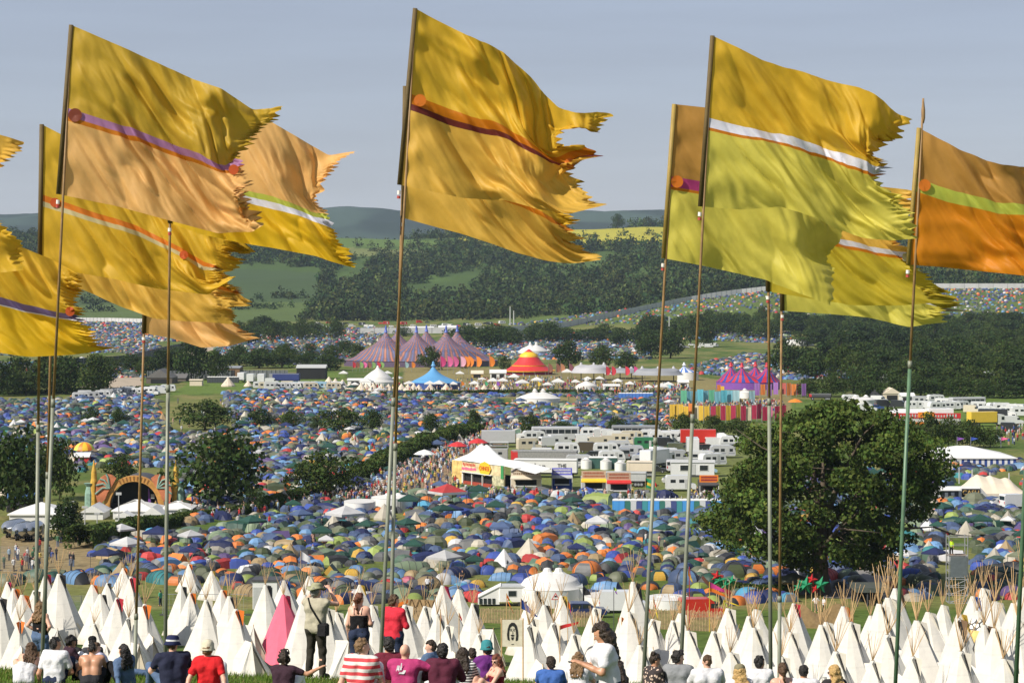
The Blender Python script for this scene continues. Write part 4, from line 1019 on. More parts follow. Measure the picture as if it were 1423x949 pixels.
def tepee_parts(seed, porch, shade_side, body=CANVAS):
    """parts of one tepee: unit metres, door towards -y; returns [(name, mesh, uses flap colour)]"""
    rg = random.Random(seed); out = []
    n = 14; H = 5.3; Rr = 2.32; back = .25
    apex = np.array([0, back, H])
    # cover: a tilted many-sided cone, panels pulled straight between the poles, with a smoke gap at the top front
    def side(j, t):
        a = 2*math.pi*j/n; rr = Rr*(1 + .05*math.sin(3*a+seed))
        b = np.array([rr*math.cos(a), rr*math.sin(a)*1.08, 0])
        top = apex + .13*np.array([math.cos(a), math.sin(a), 0])
        p = b*(1-t) + top*t
        return p - np.array([math.cos(a), math.sin(a), 0])*.10*math.sin(math.pi*t)*(j % 2)
    b = MB(); ts = (0, .12, .35, .6, .82, 1)
    G = np.array([[side(j, t) for t in ts] for j in range(n+1)])
    G[:, 0, 2] += np.array([.05*(j % 2) for j in range(n+1)])
    jf = n*3//4                      # the panel edge that faces -y
    b.grid(G[:, ::-1])
    out.append(('cover', b.mesh('cover', body), None))
    # dark smoke opening between the flaps
    f0, f1 = side(jf-.55, .70), side(jf+1.35, .70)
    s_ = MB(); o = np.array([.03, -.05, 0])
    s_.add([side(jf+.25, .62)+o, side(jf-.45, .97)+o, side(jf+1.25, .97)+o], [(0, 1, 2)])
    out.append(('smoke_hole', s_.mesh('smoke_hole', DARKIN), None))
    # two smoke flaps: wings opened from the hole, with coloured lining
    for sgn, nm in ((-1, 'smoke_flap'), (1, 'smoke_flap')):
        root0 = side(jf+.25+sgn*.25, .64); root1 = side(jf+.25+sgn*.9, .99)
        tipw = root1 + np.array([sgn*.30, -.22, -.10]); m_ = (root0+root1)/2 + np.array([sgn*.14, -.22, .0])
        V = [root0*.6+root1*.4+o, tipw+o, root1+o, (root0*.5+root1*.5)+o*.5]
        f = MB(); f.add(V, [(0, 1, 2, 3)]); f.add(np.array(V)+[0, .025, 0], [(3, 2, 1, 0)])
        out.append((nm, f.mesh(nm, FLAPM), 'flap'))
    # door
    dd = MB(); o2 = np.array([0, -.035, 0])
    dd.add([side(jf-.42, .02)+o2, side(jf+.92, .02)+o2, side(jf+.75, .20)+o2, side(jf+.25, .29)+o2, side(jf-.25, .20)+o2], [(0, 1, 2, 3, 4)])
    out.append(('door', dd.mesh('door', CANVAS2 if seed % 2 else GREYC), None))
    if porch:
        # canvas porch stretched over a pole in front of the door
        A = np.array([rg.uniform(-.35, .35), -Rr*.82, 2.9 + rg.uniform(-.35, .35)]); top = side(jf+.25, .60)
        base = [np.array(q, float) for q in ((-2.35, -1.3, 0), (-2.15, -2.7, 0), (-.9, -3.9, 0), (.75, -4.15, 0), (2.0, -3.0, 0), (2.4, -1.4, 0))]
        base = [q*.80*[1 + .08*(rg.random()-.5), 1 + .1*(rg.random()-.5), 1] for q in base]
        p = MB()
        def tri_sheet(a_, b_, c_):          # apex, base left, base right: sagging sheet
            G = np.array([[a_*(1-t) + (b_*(1-u) + c_*u)*t - np.array([0, -.13, .0])*math.sin(math.pi*t)*math.sin(math.pi*u) - np.array([0, 0, .10])*math.sin(math.pi*t)*0 for u in np.linspace(0, 1, 4)] for t in np.linspace(0, 1, 5)]); p.grid(G)
        for k in range(5):
            if k != 2 or rg.random() < .35: tri_sheet(A, base[k], base[k+1])
        p.add([A, top, side(jf-3.2, .12), base[0]], [(0, 1, 2, 3)]); p.add([A, base[5], side(jf+3.6, .12), top], [(0, 1, 2, 3)])
        out.append(('porch', p.mesh('porch', body, False), None))
        e = MB(); m0 = (base[2]*.55 + base[3]*.45) + [0, .05, 0]
        e.add([A+[0, .05, -.35], base[2]+[0, .1, 0], m0], [(0, 1, 2)]); e.add([A+[.02, .12, -.3], m0+[-.1, .08, 0], base[3]+[0, .1, 0]], [(0, 1, 2)])
        out.append(('porch_door', e.mesh('porch_door', CANVAS2), None))
        pp = MB().tube([(A[0], A[1]-.05, 0), A+[0, 0, .12]], .03, 5)
        out.append(('porch_pole', pp.mesh('porch_pole', LODGE), None))
    if shade_side:
        # dark grey sheet standing in for the shaded side of the porch
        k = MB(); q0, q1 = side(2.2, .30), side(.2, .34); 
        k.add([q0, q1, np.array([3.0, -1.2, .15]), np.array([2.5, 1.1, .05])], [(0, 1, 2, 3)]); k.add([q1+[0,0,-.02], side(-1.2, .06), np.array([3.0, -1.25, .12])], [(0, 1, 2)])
        out.append(('shade_panel', k.mesh('shade_panel', GREYC), None))
    for k in range(9):
        a = 2*math.pi*(k + rg.random()*.6)/9; an = np.array([math.cos(a), math.sin(a), 0])
        ext = rg.uniform(1.1, 2.1); lean = rg.uniform(.20, .42)
        p0 = apex - an*.14 + [0, 0, -.55]; p1 = apex + an*.02; p2 = apex + an*lean*ext + np.array([rg.uniform(-.1, .35), rg.uniform(-.1, .1), ext])
        out.append(('lodge_pole', MB().tube([p0, p1, p2], [.024, .021, .013], 5).mesh('lodge_pole', LODGE), None))
    b0 = side(jf+4.2, .8)
    out.append(('tie_rope', MB().tube([apex+[0, 0, .05], side(jf+5, .55)+[.0, .0, .05], [Rr+1.1, 1.2, 0]], .012, 4).mesh('tie_rope', mat('hemp_rope', (.30, .23, .13), .9)), None))
    return out
TP = {}
def tepee_proto(v):
    if v not in TP: TP[v] = tepee_parts(*v)
    return TP[v]
TEPEES = []
def tepee(px, ay, hpx, flap='plain', kind=0, rot=None, color='white', body=CANVAS, width=1.0, note=''):
    """apex pixel, visible cover height in pixels if seen to the ground -> distance"""
    Y = 5.3*F/hpx; x = (px-UX)*Y/F; z = gz1(x, Y); za = CH - (ay-HY)/F*Y
    sz = max((za - z)/5.3, .6)
    porch, shade_side = kind in (1, 3), kind in (2, 3)
    v = (len(TEPEES) % 4 + (10 if body is PINK else 0), porch, shade_side, body)
    if rot is None: rot = R(rt.uniform(22, 58)) if porch else R(rt.uniform(40, 85))
    o = thing('tepee', 'tepee', 'tepee', (x, Y, z), rot, 'canvas tepees on the slope', (sz**.6*width*rt.uniform(.9, 1.12), sz**.6*width*rt.uniform(.9, 1.12), sz))
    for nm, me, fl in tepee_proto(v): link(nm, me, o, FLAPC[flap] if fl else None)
    TEPEES.append((o, px, Y, flap, porch, color, note)); 
    return o
T_LIST = [  # apex px, apex row, cover height px, flap colour, kind (1 porch, 2 grey shade panel, 3 both)
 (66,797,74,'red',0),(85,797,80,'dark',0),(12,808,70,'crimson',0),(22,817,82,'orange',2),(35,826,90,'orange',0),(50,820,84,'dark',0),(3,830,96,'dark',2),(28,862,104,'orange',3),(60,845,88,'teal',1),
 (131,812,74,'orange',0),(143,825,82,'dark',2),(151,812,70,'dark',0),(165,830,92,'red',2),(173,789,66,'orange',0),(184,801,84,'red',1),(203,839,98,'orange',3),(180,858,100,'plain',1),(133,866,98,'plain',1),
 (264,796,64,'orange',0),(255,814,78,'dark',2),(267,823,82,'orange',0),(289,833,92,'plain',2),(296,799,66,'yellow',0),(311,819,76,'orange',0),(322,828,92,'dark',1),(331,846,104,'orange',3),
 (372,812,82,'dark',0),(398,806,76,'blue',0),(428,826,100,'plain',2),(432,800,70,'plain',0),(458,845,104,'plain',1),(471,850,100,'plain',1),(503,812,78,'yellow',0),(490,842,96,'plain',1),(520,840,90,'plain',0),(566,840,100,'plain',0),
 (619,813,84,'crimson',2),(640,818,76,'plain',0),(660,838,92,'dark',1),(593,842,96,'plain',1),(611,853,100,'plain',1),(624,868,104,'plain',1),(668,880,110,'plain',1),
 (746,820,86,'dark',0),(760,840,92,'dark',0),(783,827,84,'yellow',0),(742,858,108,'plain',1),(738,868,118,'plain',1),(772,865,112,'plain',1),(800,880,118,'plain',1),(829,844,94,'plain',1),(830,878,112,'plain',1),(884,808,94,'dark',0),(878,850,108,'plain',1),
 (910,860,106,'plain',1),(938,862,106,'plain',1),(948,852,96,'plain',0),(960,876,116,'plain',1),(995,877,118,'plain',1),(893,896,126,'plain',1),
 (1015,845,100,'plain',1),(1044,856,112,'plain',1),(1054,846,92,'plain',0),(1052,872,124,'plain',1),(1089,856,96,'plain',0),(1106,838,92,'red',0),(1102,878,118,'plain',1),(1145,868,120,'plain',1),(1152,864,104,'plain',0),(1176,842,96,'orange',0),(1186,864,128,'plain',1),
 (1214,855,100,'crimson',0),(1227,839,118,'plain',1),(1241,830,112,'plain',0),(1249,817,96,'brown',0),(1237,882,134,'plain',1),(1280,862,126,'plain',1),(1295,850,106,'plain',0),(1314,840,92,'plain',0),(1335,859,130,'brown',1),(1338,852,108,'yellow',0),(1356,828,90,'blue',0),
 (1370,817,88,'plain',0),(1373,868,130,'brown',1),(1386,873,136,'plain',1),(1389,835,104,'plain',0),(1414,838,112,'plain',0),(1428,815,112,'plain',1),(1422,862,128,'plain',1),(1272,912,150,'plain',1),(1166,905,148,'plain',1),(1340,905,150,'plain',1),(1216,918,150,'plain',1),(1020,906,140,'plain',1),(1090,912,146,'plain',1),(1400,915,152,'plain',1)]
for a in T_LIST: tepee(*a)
pk = tepee(398, 826, 92, 'crimson', 0, R(75), 'pink', PINK)
pk['label'] = 'bright pink tepee standing among the white ones, beside the man in hat'
def t_desc(t):
    _, px, Y, fl, porch, c, note = t
    return ('white porched tepee' if porch else 'white tepee') + ('' if fl == 'plain' else f' with {fl} smoke flap')
TX = [(48, 'behind bare-armed girl'), (110, 'behind white T-shirt man'), (215, 'beyond the seated group'), (345, 'behind the red shirt'), (450, 'beside the pink tepee'), (540, 'beyond the standing women'), (640, 'behind the bald man'),
      (700, 'left of the portrait banner'), (815, 'right of the portrait banner'), (905, 'beyond the kneeling woman'), (1005, 'below the red van'), (1075, 'behind the paired thin poles'), (1165, 'below the oak trunk'), (1245, 'around the green pole'), (1325, 'right of the green pole'), (3000, 'near the last flagpole')]
def t_zone(t):
    px, Y = t[1], t[2]
    return next(n for l, n in TX if px < l) + (', back row' if Y > 190 else ', front' if Y < 145 else '')
unique_labels([t for t in TEPEES if t[5] == 'white'], t_desc, t_zone)
# the tepee with a yellow painted panel and a black and white net round its top
yt = tepee(1362, 848, 92, 'plain', 0, R(60), 'yellow')
yt['label'] = 'tepee with yellow painted upper cover and black-and-white patterned band'
def yellow_cover(o):
    Y5 = mat('painted_yellow_canvas', (.66, .46, .16), .8, var=.15, scale=2)
    m, nt = new_mat('net_pattern'); out = N(nt, 'OutputMaterial'); b = N(nt, 'BsdfPrincipled'); vo = N(nt, 'TexVoronoi', feature='DISTANCE_TO_EDGE', Scale=2.2)
    nt.links.new(N(nt, 'TexCoord').outputs['Object'], vo.inputs['Vector']); cr = N(nt, 'ValToRGB'); cr.color_ramp.interpolation = 'CONSTANT'
    cr.color_ramp.elements[0].color = (.015, .015, .015, 1); cr.color_ramp.elements[1].color = (.7, .69, .64, 1); cr.color_ramp.elements[1].position = .11
    nt.links.new(vo.outputs[0], cr.inputs[0]); nt.links.new(cr.outputs[0], b.inputs['Base Color']); nt.links.new(b.outputs[0], out.inputs[0])
    def band(t0, t1, k): return [(2.32*k*(1-t0)+.13*k*t0, 5.3*t0), (2.32*k*(1-t1)+.13*k*t1, 5.3*t1)]
    for nm, t0, t1, mm in (('painted_panel', .22, .68, Y5), ('patterned_band', .68, .86, m)):
        bb = MB(); bb.lathe(band(t0, t1, 1.03), 14); V = bb.v[0]; V[:, 1] = V[:, 1]*1.06 + .25*V[:, 2]/5.3
        bb.f = bb.f[:-2]; bb.m = bb.m[:-2]; bb.put(nm, mm, o)
yellow_cover(yt)
# ------------------------------------------------------------------ festival structures
WHITE = mat('white_pvc', (.66, .66, .64), .5, var=.06, scale=.6, bump=.1, bscale=1.5)
CREAMC = mat('cream_canvas', (.62, .54, .42), .7, var=.07, scale=.5, bump=.15, bscale=1.2)
BLACK = mat('black_interior', (.012, .012, .013), .8)
DKGREY = mat('dark_grey', (.06, .06, .065), .6, var=.2)
GREYM = mat('grey_metal', (.30, .31, .32), .45, metal=.3, var=.15)
LGREY = mat('light_grey', (.42, .43, .42), .5, var=.1)
WOODB = mat('brown_boards', (.20, .12, .06), .8, var=.35, scale=2)
GLASS = mat('vehicle_glass', (.02, .025, .03), .12, spec=.6)
TYRE = mat('tyre', (.015, .015, .015), .8)
def cm(name, c, **k): return mat('paint_' + name, c, **{**dict(rough=.5, var=.1, scale=1), **k})
RED, BLUE, YEL, ORG, GRN, TEAL, PUR, PNK, MAR, AQUA = [cm(n, c) for n, c in (('red', (.50, .03, .03)), ('blue', (.03, .07, .34)), ('yellow', (.72, .45, .03)), ('orange', (.70, .20, .02)), ('green', (.04, .24, .08)), ('teal', (.05, .30, .34)), ('purple', (.17, .06, .30)), ('pink', (.72, .12, .28)), ('maroon', (.26, .02, .05)), ('aqua', (.22, .52, .62)))]
MX = lambda Y: Y/F          # metres per photo pixel at distance Y
def tension_tent(name, label, px, base, wpx, hpx, depth, masts, colf, mats_base, wall_h=2.2, edge=.16, power=1.7, wall=None, cat='big tent', spread=.62):
    """big top: stadium plan, masts [(u in -1..1, v in -1..1)], canvas falling from each mast in a curve; colf(angle, dist, mast) -> rgb"""
    g = ground(px, base); s = MX(g[1]); hw = wpx*s/2; H = hpx*s
    o = thing(name.replace('_circus', ''), label, cat, g)
    nr, na = 60, 160 if 'circus' not in name else 520
    V, C = [], []
    ms = np.array([(u*hw, v*depth/2) for u, v in masts])
    for i in range(nr+1):
        r = i/nr
        for j in range(na):
            a = 2*math.pi*j/na; x, y = r*hw*math.cos(a), r*depth/2*math.sin(a)
            d = np.hypot((x-ms[:, 0])/(hw*spread), (y-ms[:, 1])/(depth/2*1.15)); k = int(np.argmin(d))
            rim = 1 - r**3
            q_ = max(1-d[k], 0); z = wall_h + (H-wall_h)*((q_**power*.6 + .4*math.exp(-d[k]*8) if power > 1.2 else q_**power)*(1-edge) + edge*rim)*min(1, (1-r)*5)
            z = max(z, wall_h*(1 if r < 1 else 1)); V.append((x, y, z))
            ang = math.atan2(y-ms[k, 1], x-ms[k, 0]); C.append(colf(ang, d[k], k, r))
    Q = [(i*na+j, i*na+(j+1) % na, (i+1)*na+(j+1) % na, (i+1)*na+j) for i in range(nr) for j in range(na)]
    link('canopy', qmesh('canopy', V, Q, mats_base, col=np.array(C), smooth_=True), o)
    if wall:
        W_ = [(hw*math.cos(2*math.pi*j/na)*.99, depth/2*math.sin(2*math.pi*j/na)*.99, z) for z in (0, wall_h) for j in range(na)]
        link('side_wall', qmesh('side_wall', W_, [(j, (j+1) % na, na+(j+1) % na, na+j) for j in range(na)], wall), o)
    for x, y in ms:
        MB().tube([(x, y, 0), (x, y, H*1.05)], .18, 6).put('mast', DKGREY, o)
        MB().lathe([(.9, H*.93), (.5, H*1.0), (.35, H*1.10), (.05, H*1.12)], 8, (x, y, 0)).put('mast_cap', cm('cap_' + name, colf(0, 0, 0, 0) if name != 'circus_tent' else (.06, .10, .40)), o)
    return o
TENTV = mat('bigtop_canvas', src='attr', rough=.6, var=.08, scale=.2, trans=.06)
def c_purple(a, d, k, r):
    q = (a/(2*math.pi)*24) % 1
    return (.42, .15, .08) if q < .2 else (.10, .14, .32) if .5 < q < .66 else (.125, .092, .125)
tension_tent('circus_tent', 'vast purple circus tent with six peaks and fine radial stripes', 585, 508, 216, 50, 44, [(-.44, -.35), (-.05, -.35), (.33, -.35), (-.32, .45), (.06, .45), (.46, .45)], c_purple, TENTV, 2.5, power=1.5, edge=.05, wall=cm('circus_wall', (.10, .07, .12)), spread=.80)
def c_striped(a, d, k, r):
    q = (a/(2*math.pi)*13) % 1
    return (.45, .02, .035) if q < .5 else (.03, .05, .26)
tension_tent('big_top_circus', 'four-peaked big top striped red and blue, pink knobs on its masts', 1041, 540, 92, 33, 22, [(-.55, 0), (-.26, -.45), (.24, .5), (.5, -.3)], c_striped, TENTV, 2.5, power=1.6, wall=PUR, edge=.06, spread=.88)
def c_blue(a, d, k, r): return (.05, .12, .34) if .97 < r else (.10, .30, .55)
tension_tent('pointed_tent', 'bright blue pointed marquee in front of the purple circus tent', 604, 540, 72, 34, 18, [(-.05, 0)], c_blue, TENTV, 2.2, power=1.9, wall=cm('navy_wall', (.03, .07, .26)), spread=1.05)
def c_grey(a, d, k, r): return (.40, .40, .42)
def c_grey2(a, d, k, r): return (.26, .27, .29)
tension_tent('stretch_tent', 'pale grey stretch tent on low curved edges right of the red tent', 822, 528, 58, 22, 16, [(-.5, 0), (.1, -.3), (.6, .1)], c_grey, TENTV, 2.8, power=.6, spread=1.3, edge=.35)
tension_tent('stretch_tent', 'darker grey stretch tent behind the row of red banners', 868, 526, 42, 15, 16, [(-.3, 0), (.45, 0)], c_grey2, TENTV, 2.4, power=.6, spread=1.3, edge=.35)
tension_tent('stretch_tent', 'long slate grey stretch tent next to the blue striped pavilion', 914, 530, 72, 19, 18, [(-.6, 0), (0, -.2), (.62, .1)], c_grey2, TENTV, 2.5, power=.6, spread=1.2, edge=.35)
def c_bw(a, d, k, r): return (.60, .62, .66) if (a/(2*math.pi)*10) % 1 < .5 else (.07, .16, .44)
tension_tent('pavilion', 'small pointed pavilion with blue and white stripes', 956, 528, 30, 22, 9, [(-.35, 0)], c_bw, TENTV, 3, power=1.4, wall=WHITE, spread=1.1)
def c_white(a, d, k, r): return (.64, .63, .60)
for px, base, w, h, dep, ms, lab in ((741, 492, 42, 15, 18, [(-.2, 0), (.2, 0)], 'white marquee with two peaks behind the red round tent'), (748, 561, 62, 19, 14, [(-.15, 0), (.22, 0)], 'white peaked marquee standing alone among the crowded tents'),
        (1107, 480, 48, 9, 22, [(0, 0)], 'long white domed marquee among the far trees of the right side'), (1195, 563, 42, 13, 12, [(-.3, 0), (.4, 0)], 'white peaked marquee above the oak crown'),
        (815, 543, 30, 16, 8, [(0, 0)], 'white pagoda marquee in front of the grey stretch tents'), (1035, 553, 26, 12, 9, [(0, 0)], 'white round canopy beside the turquoise panels'), (500, 712, 44, 13, 8, [(0, 0)], 'low white party marquee at the foot of the track'),
        (545, 706, 58, 19, 8, [(-.2, 0), (.3, 0)], 'large cream party marquee at the foot of the track'), (525, 537, 50, 26, 14, [(0, 0)], 'white dome tent left of the blue pointed marquee')):
    tension_tent('marquee', lab, px, base, w, h, dep, ms, c_white, TENTV, 1.8, power=1.0 if 'dome' in lab else 1.35, wall=WHITE, cat='marquee', spread=.9, edge=.3)
# red round tent
def red_tent():
    g = ground(735, 520); s = MX(g[1]); o = thing('round_tent', 'red round tent with yellow bands and a flat peak', 'big tent', g)
    prof = [(36, 4.5), (30, 7.5), (24, 11.5), (17.5, 18), (13, 24), (12.5, 27), (6, 31), (2, 34), (.2, 35)]
    for nm, a, b_, m in (('canopy', 0, 4, RED), ('band', 4, 6, YEL), ('cap', 6, 8, RED)):
        mb = MB(); mb.lathe([(r*s, z*s) for r, z in prof[a:b_+1]], 28); mb.f = mb.f[:-2]; mb.m = mb.m[:-2]; mb.put(nm, m, o, True)
    for r, z in ((36.2, 4.6), (23.8, 12)):
        mb = MB(); mb.lathe([(r*s, z*s-.1), (r*s*1.01, z*s+.25)], 28); mb.f = mb.f[:-2]; mb.m = mb.m[:-2]; mb.put('trim', YEL, o)
    mb = MB(); mb.lathe([(33*s, 0), (33*s, 4.4*s)], 28); mb.put('side_wall', MAR, o)
    for k in range(14):
        a = k*.449; mb = MB().tube([(36*s*math.cos(a), 36*s*math.sin(a), 4.5*s), (36*s*math.cos(a), 36*s*math.sin(a), 0)], .08, 5).put('pole', GREYM, o)
red_tent()
def roofbox(name, label, px, base, wpx, hpx, depth, roofpx, roof=WHITE, wall=WHITE, cat='marquee', hip=0, rz=0, openings=0, wallbands=None, ridge_along='x', group=None):
    """marquee or shed: walls, ridge roof with eaves, dark openings"""
    g = ground(px, base); s = MX(g[1]); w, h, rh, d = wpx*s, hpx*s, roofpx*s, depth
    o = thing(name, label, cat, g, rz, group)
    eh = h - rh
    b = MB().box((-w/2, 0, 0), (w/2, d, eh))
    if wallbands:
        b = MB(); n = max(2, int(w/.55))
        for k in range(n): b.box((-w/2 + w*k/n, 0, 0), (-w/2 + w*(k+1)/n, .05, eh), k % 2)
        b.box((-w/2, .06, 0), (w/2, d, eh), 0)
        b.put('wall', wallbands, o)
    else: b.put('wall', wall, o)
    e = .25; r = MB()
    if ridge_along == 'x':
        hx = hip*d/2
        r.add([(-w/2-e, -e, eh), (w/2+e, -e, eh), (w/2+e, d+e, eh), (-w/2-e, d+e, eh), (-w/2-e+hx, d/2, h), (w/2+e-hx, d/2, h), (-w/2-e, -e, eh-.18), (w/2+e, -e, eh-.18)], [(0,1,5,4), (2,3,4,5), (1,2,5), (3,0,4), (0,3,2,1), (6,7,1,0)])
    else:
        r.add([(-w/2-e, -e, eh), (w/2+e, -e, eh), (w/2+e, d+e, eh), (-w/2-e, d+e, eh), (0, -e, h), (0, d+e, h)], [(0,1,4), (1,2,5,4), (2,3,5), (3,0,4,5), (0,3,2,1)])
    r.put('roof', roof, o)
    for k in range(openings):
        x0 = -w/2 + w*(k+.18)/openings; x1 = -w/2 + w*(k+.8)/openings
        MB().box((x0, -.06, .05), (x1, -.003, eh*.78)).put('opening', BLACK, o)
    return o
roofbox('marquee', 'long ridge marquee with blue striped walls and pennants on its ridge', 1348, 650, 128, 27, 16, 13, wallbands=[cm('stripe_white', (.6, .6, .6)), cm('stripe_navy', (.03, .06, .22))], hip=1)
for px, c, l in ((1330, PUR, 'purple pennant on the ridge of the striped marquee, leftmost one'), (1349, BLUE, 'blue pennant on the ridge of the striped marquee'), (1391, PNK, 'pink pennant at the far right end of the striped marquee ridge')):
    g = ground(1348, 650); s = MX(g[1]); q = np.array([(px-UX)*(g[1]+8)/F, g[1]+8, 26*s]); o = thing('pennant', l, 'pennant', q)
    MB().tube([(0,0,-.2), (0,0,1.9)], .04, 5).put('pole', GREYM, o); MB().grid(np.array([[(x*1.5, .12*math.sin(x*5), 1.85 - z*(1-x)*.8 - .3*x) for z in np.linspace(0, 1, 4)] for x in np.linspace(0, 1, 8)])).put('cloth', c, o)
# cream marquee with two peaks and open grey wall
def cream_marquee():
    g = ground(1388, 696); s = MX(g[1]); o = thing('marquee', 'big cream canvas marquee with pole peaks on the right, beside the cash truck', 'marquee', g)
    w, d = 84*s, 12.0; xs = np.linspace(-w/2, w/2, 50); ys = np.linspace(0, d, 16)
    pk = [(-.32, 36), (-.02, 32), (.30, 31)]
    def z(x, y):
        t = y/d*2-1; base = (1-abs(t)**1.6); e = 10*s
        ends = min(1, (w/2-abs(x))/(w*.26))
        top = max(h - 14*abs(x/w-u)**.8*1.6 for u, h in pk)*s
        return e + (top - e)*base*max(ends, 0)**.8
    MB().grid(np.array([[(x, y, z(x, y)) for y in ys] for x in xs])).put('roof', CREAMC, o, True)
    MB().box((-w/2, .02, 0), (w*.02, .1, 10*s)).box((-w/2, .1, 0), (w/2, d, 9.6*s)).put('wall', CREAMC, o)
    MB().box((w*.03, -.05, 0), (w*.40, .08, 9*s)).put('open_side', LGREY, o)
    for u, h in pk: MB().tube([(u*w, d/2, 0), (u*w, d/2, (h+4)*s)], .1, 6).put('mast', LGREY, o)
cream_marquee()
for a in (('marquee', 'white ridge marquee end-on in front of the arch stage, left one', 128, 722, 30, 20, 6, 10, 'y'), ('marquee', 'widest white frame marquee centred below the arch opening', 186, 721, 58, 24, 8, 12, 'x'), ('marquee', 'small white frame tent by the arch stage, between hedge and wide marquee', 172, 724, 24, 13, 5, 8, 'y'),
          ('marquee', 'grey-sided white marquee at the right foot of the arch stage', 244, 718, 42, 20, 6, 9, 'x'), ('marquee', 'white ridge tent at right of the wide frame marquee', 212, 722, 26, 18, 5, 11, 'y'), ('marquee', 'white catering marquee with tall walls left of the hedge bank', 50, 735, 74, 34, 8, 13, 'x')):
    roofbox(*a[:8], ridge_along=a[8], hip=1 if a[8] == 'x' else 0)
roofbox('market_stall', 'dark market stall with blue fringed awning at the left edge', 31, 712, 44, 26, 4, 5, roof=cm('blue_fringe', (.05, .12, .30)), wall=cm('dark_stall', (.03, .03, .04)), cat='stall', openings=3)
roofbox('market_stall', 'cream market stall with arched top cut by the left edge', 2, 705, 16, 24, 4, 6, roof=CREAMC, wall=CREAMC, cat='stall', openings=1)
# arch stage with dragon wings
def arch_stage():
    g = ground(186, 708); s = MX(g[1]); o = thing('arch_stage', 'arched orange stage front with winged sides and two spired towers', 'stage', g)
    AO = mat('arch_orange', (.50, .25, .06), .7, var=.3, scale=1.2); AT = mat('arch_tower', (.50, .30, .04), .7, var=.35, scale=1.5); AW = mat('arch_wing', (.48, .16, .07), .7, var=.3, scale=.8); AV = mat('arch_verdigris', (.20, .32, .26), .7, var=.3)
    R1, R2, H1, H2 = 42, 34, 47, 39
    th = np.linspace(0, math.pi, 25)
    def arc(r, h): return [(-r*math.cos(t)*s, h*math.sin(t)**.85*s) for t in th]
    b = MB(); a1, a2 = arc(R1, H1), arc(R2, H2); n = len(th)
    b.add([(x, y, z) for y in (0, 1.2) for A in (a1, a2) for x, z in A], [(i, i+1, n+i+1, n+i) for i in range(n-1)] + [(2*n+i, 3*n+i, 3*n+i+1, 2*n+i+1) for i in range(n-1)] + [(i, 2*n+i, 2*n+i+1, i+1) for i in range(n-1)] + [(n+i, n+i+1, 3*n+i+1, 3*n+i) for i in range(n-1)])
    b.put('arch', AO, o)
    v = MB()
    for k in range(8, 17):
        t = th[k]; v.add([(-R1*math.cos(t+d)*s*q, -.06, H1*math.sin(t+d)**.85*s*q) for q in (.86, .99) for d in (-.02, .02)], [(0,1,3,2)])
    v.put('voussoir_ribs', mat('arch_dark_rib', (.22, .09, .02), .8), o)
    MB().add([(x, 2.5, z) for x, z in a2] + [(a2[0][0], 2.5, 0), (a2[-1][0], 2.5, 0)], [tuple(range(n))]).box((-34*s, 1.3, 0), (34*s, 9, .9)).put('stage_floor', BLACK, o)
    dome = MB(); dome.grid(np.array([[(x*.97, y, z*.97) for x, z in a1] for y in (1.25, 5, 9)])); dome.put('stage_roof', DKGREY, o)
    for sg in (-1, 1):
        w = MB(); P0 = [(24, 44), (30, 48.5), (38, 50), (46, 45), (51, 37), (53, 22), (49, 5), (40, 14), (36, 24), (30, 33)]
        w.prism([(sg*x*s, z*s) for x, z in P0], -.3, 0); w.put('wing', AW, o)
        rb_ = MB()
        for e in ((38, 50), (47, 43), (52, 34), (53, 22)): rb_.tube([(sg*33*s, -.36, 30*s), (sg*(33+e[0])/2*s, -.38, (30+e[1])/2*s + .5), (sg*e[0]*s, -.36, e[1]*s)], .14, 5)
        rb_.put('wing_ribs', AV, o)
        t = MB(); t.lathe([(5.6*s, 0), (5.0*s, 20*s), (5.2*s, 38*s), (4.2*s, 42*s), (3.6*s, 52*s), (1.6*s, 60*s), (.1, 68*s)], 10, (sg*57*s, 1, 0)); t.put('tower', AT, o)
        q = MB(); q.lathe([(7.5*s, 0), (7*s, 22*s), (5*s, 31*s), (1, 36*s)], 9, (sg*63*s, 1.2, 0)); q.put('tower_base', AV, o)
    for x, c, k in ((4, ORG, 30), (17, PUR, 28)): MB().add([(x*s, 2, 8*s), ((x+4)*s, 2, 8*s), ((x+1.5)*s, 2, k*s), (x*s, 2, k*s)], [(0,1,2,3)]).put('hanging_banner', c, o)
    MB().box((21*s, 1.9, 14*s), (26*s, 2, 20*s)).put('screen', LGREY, o)
arch_stage()
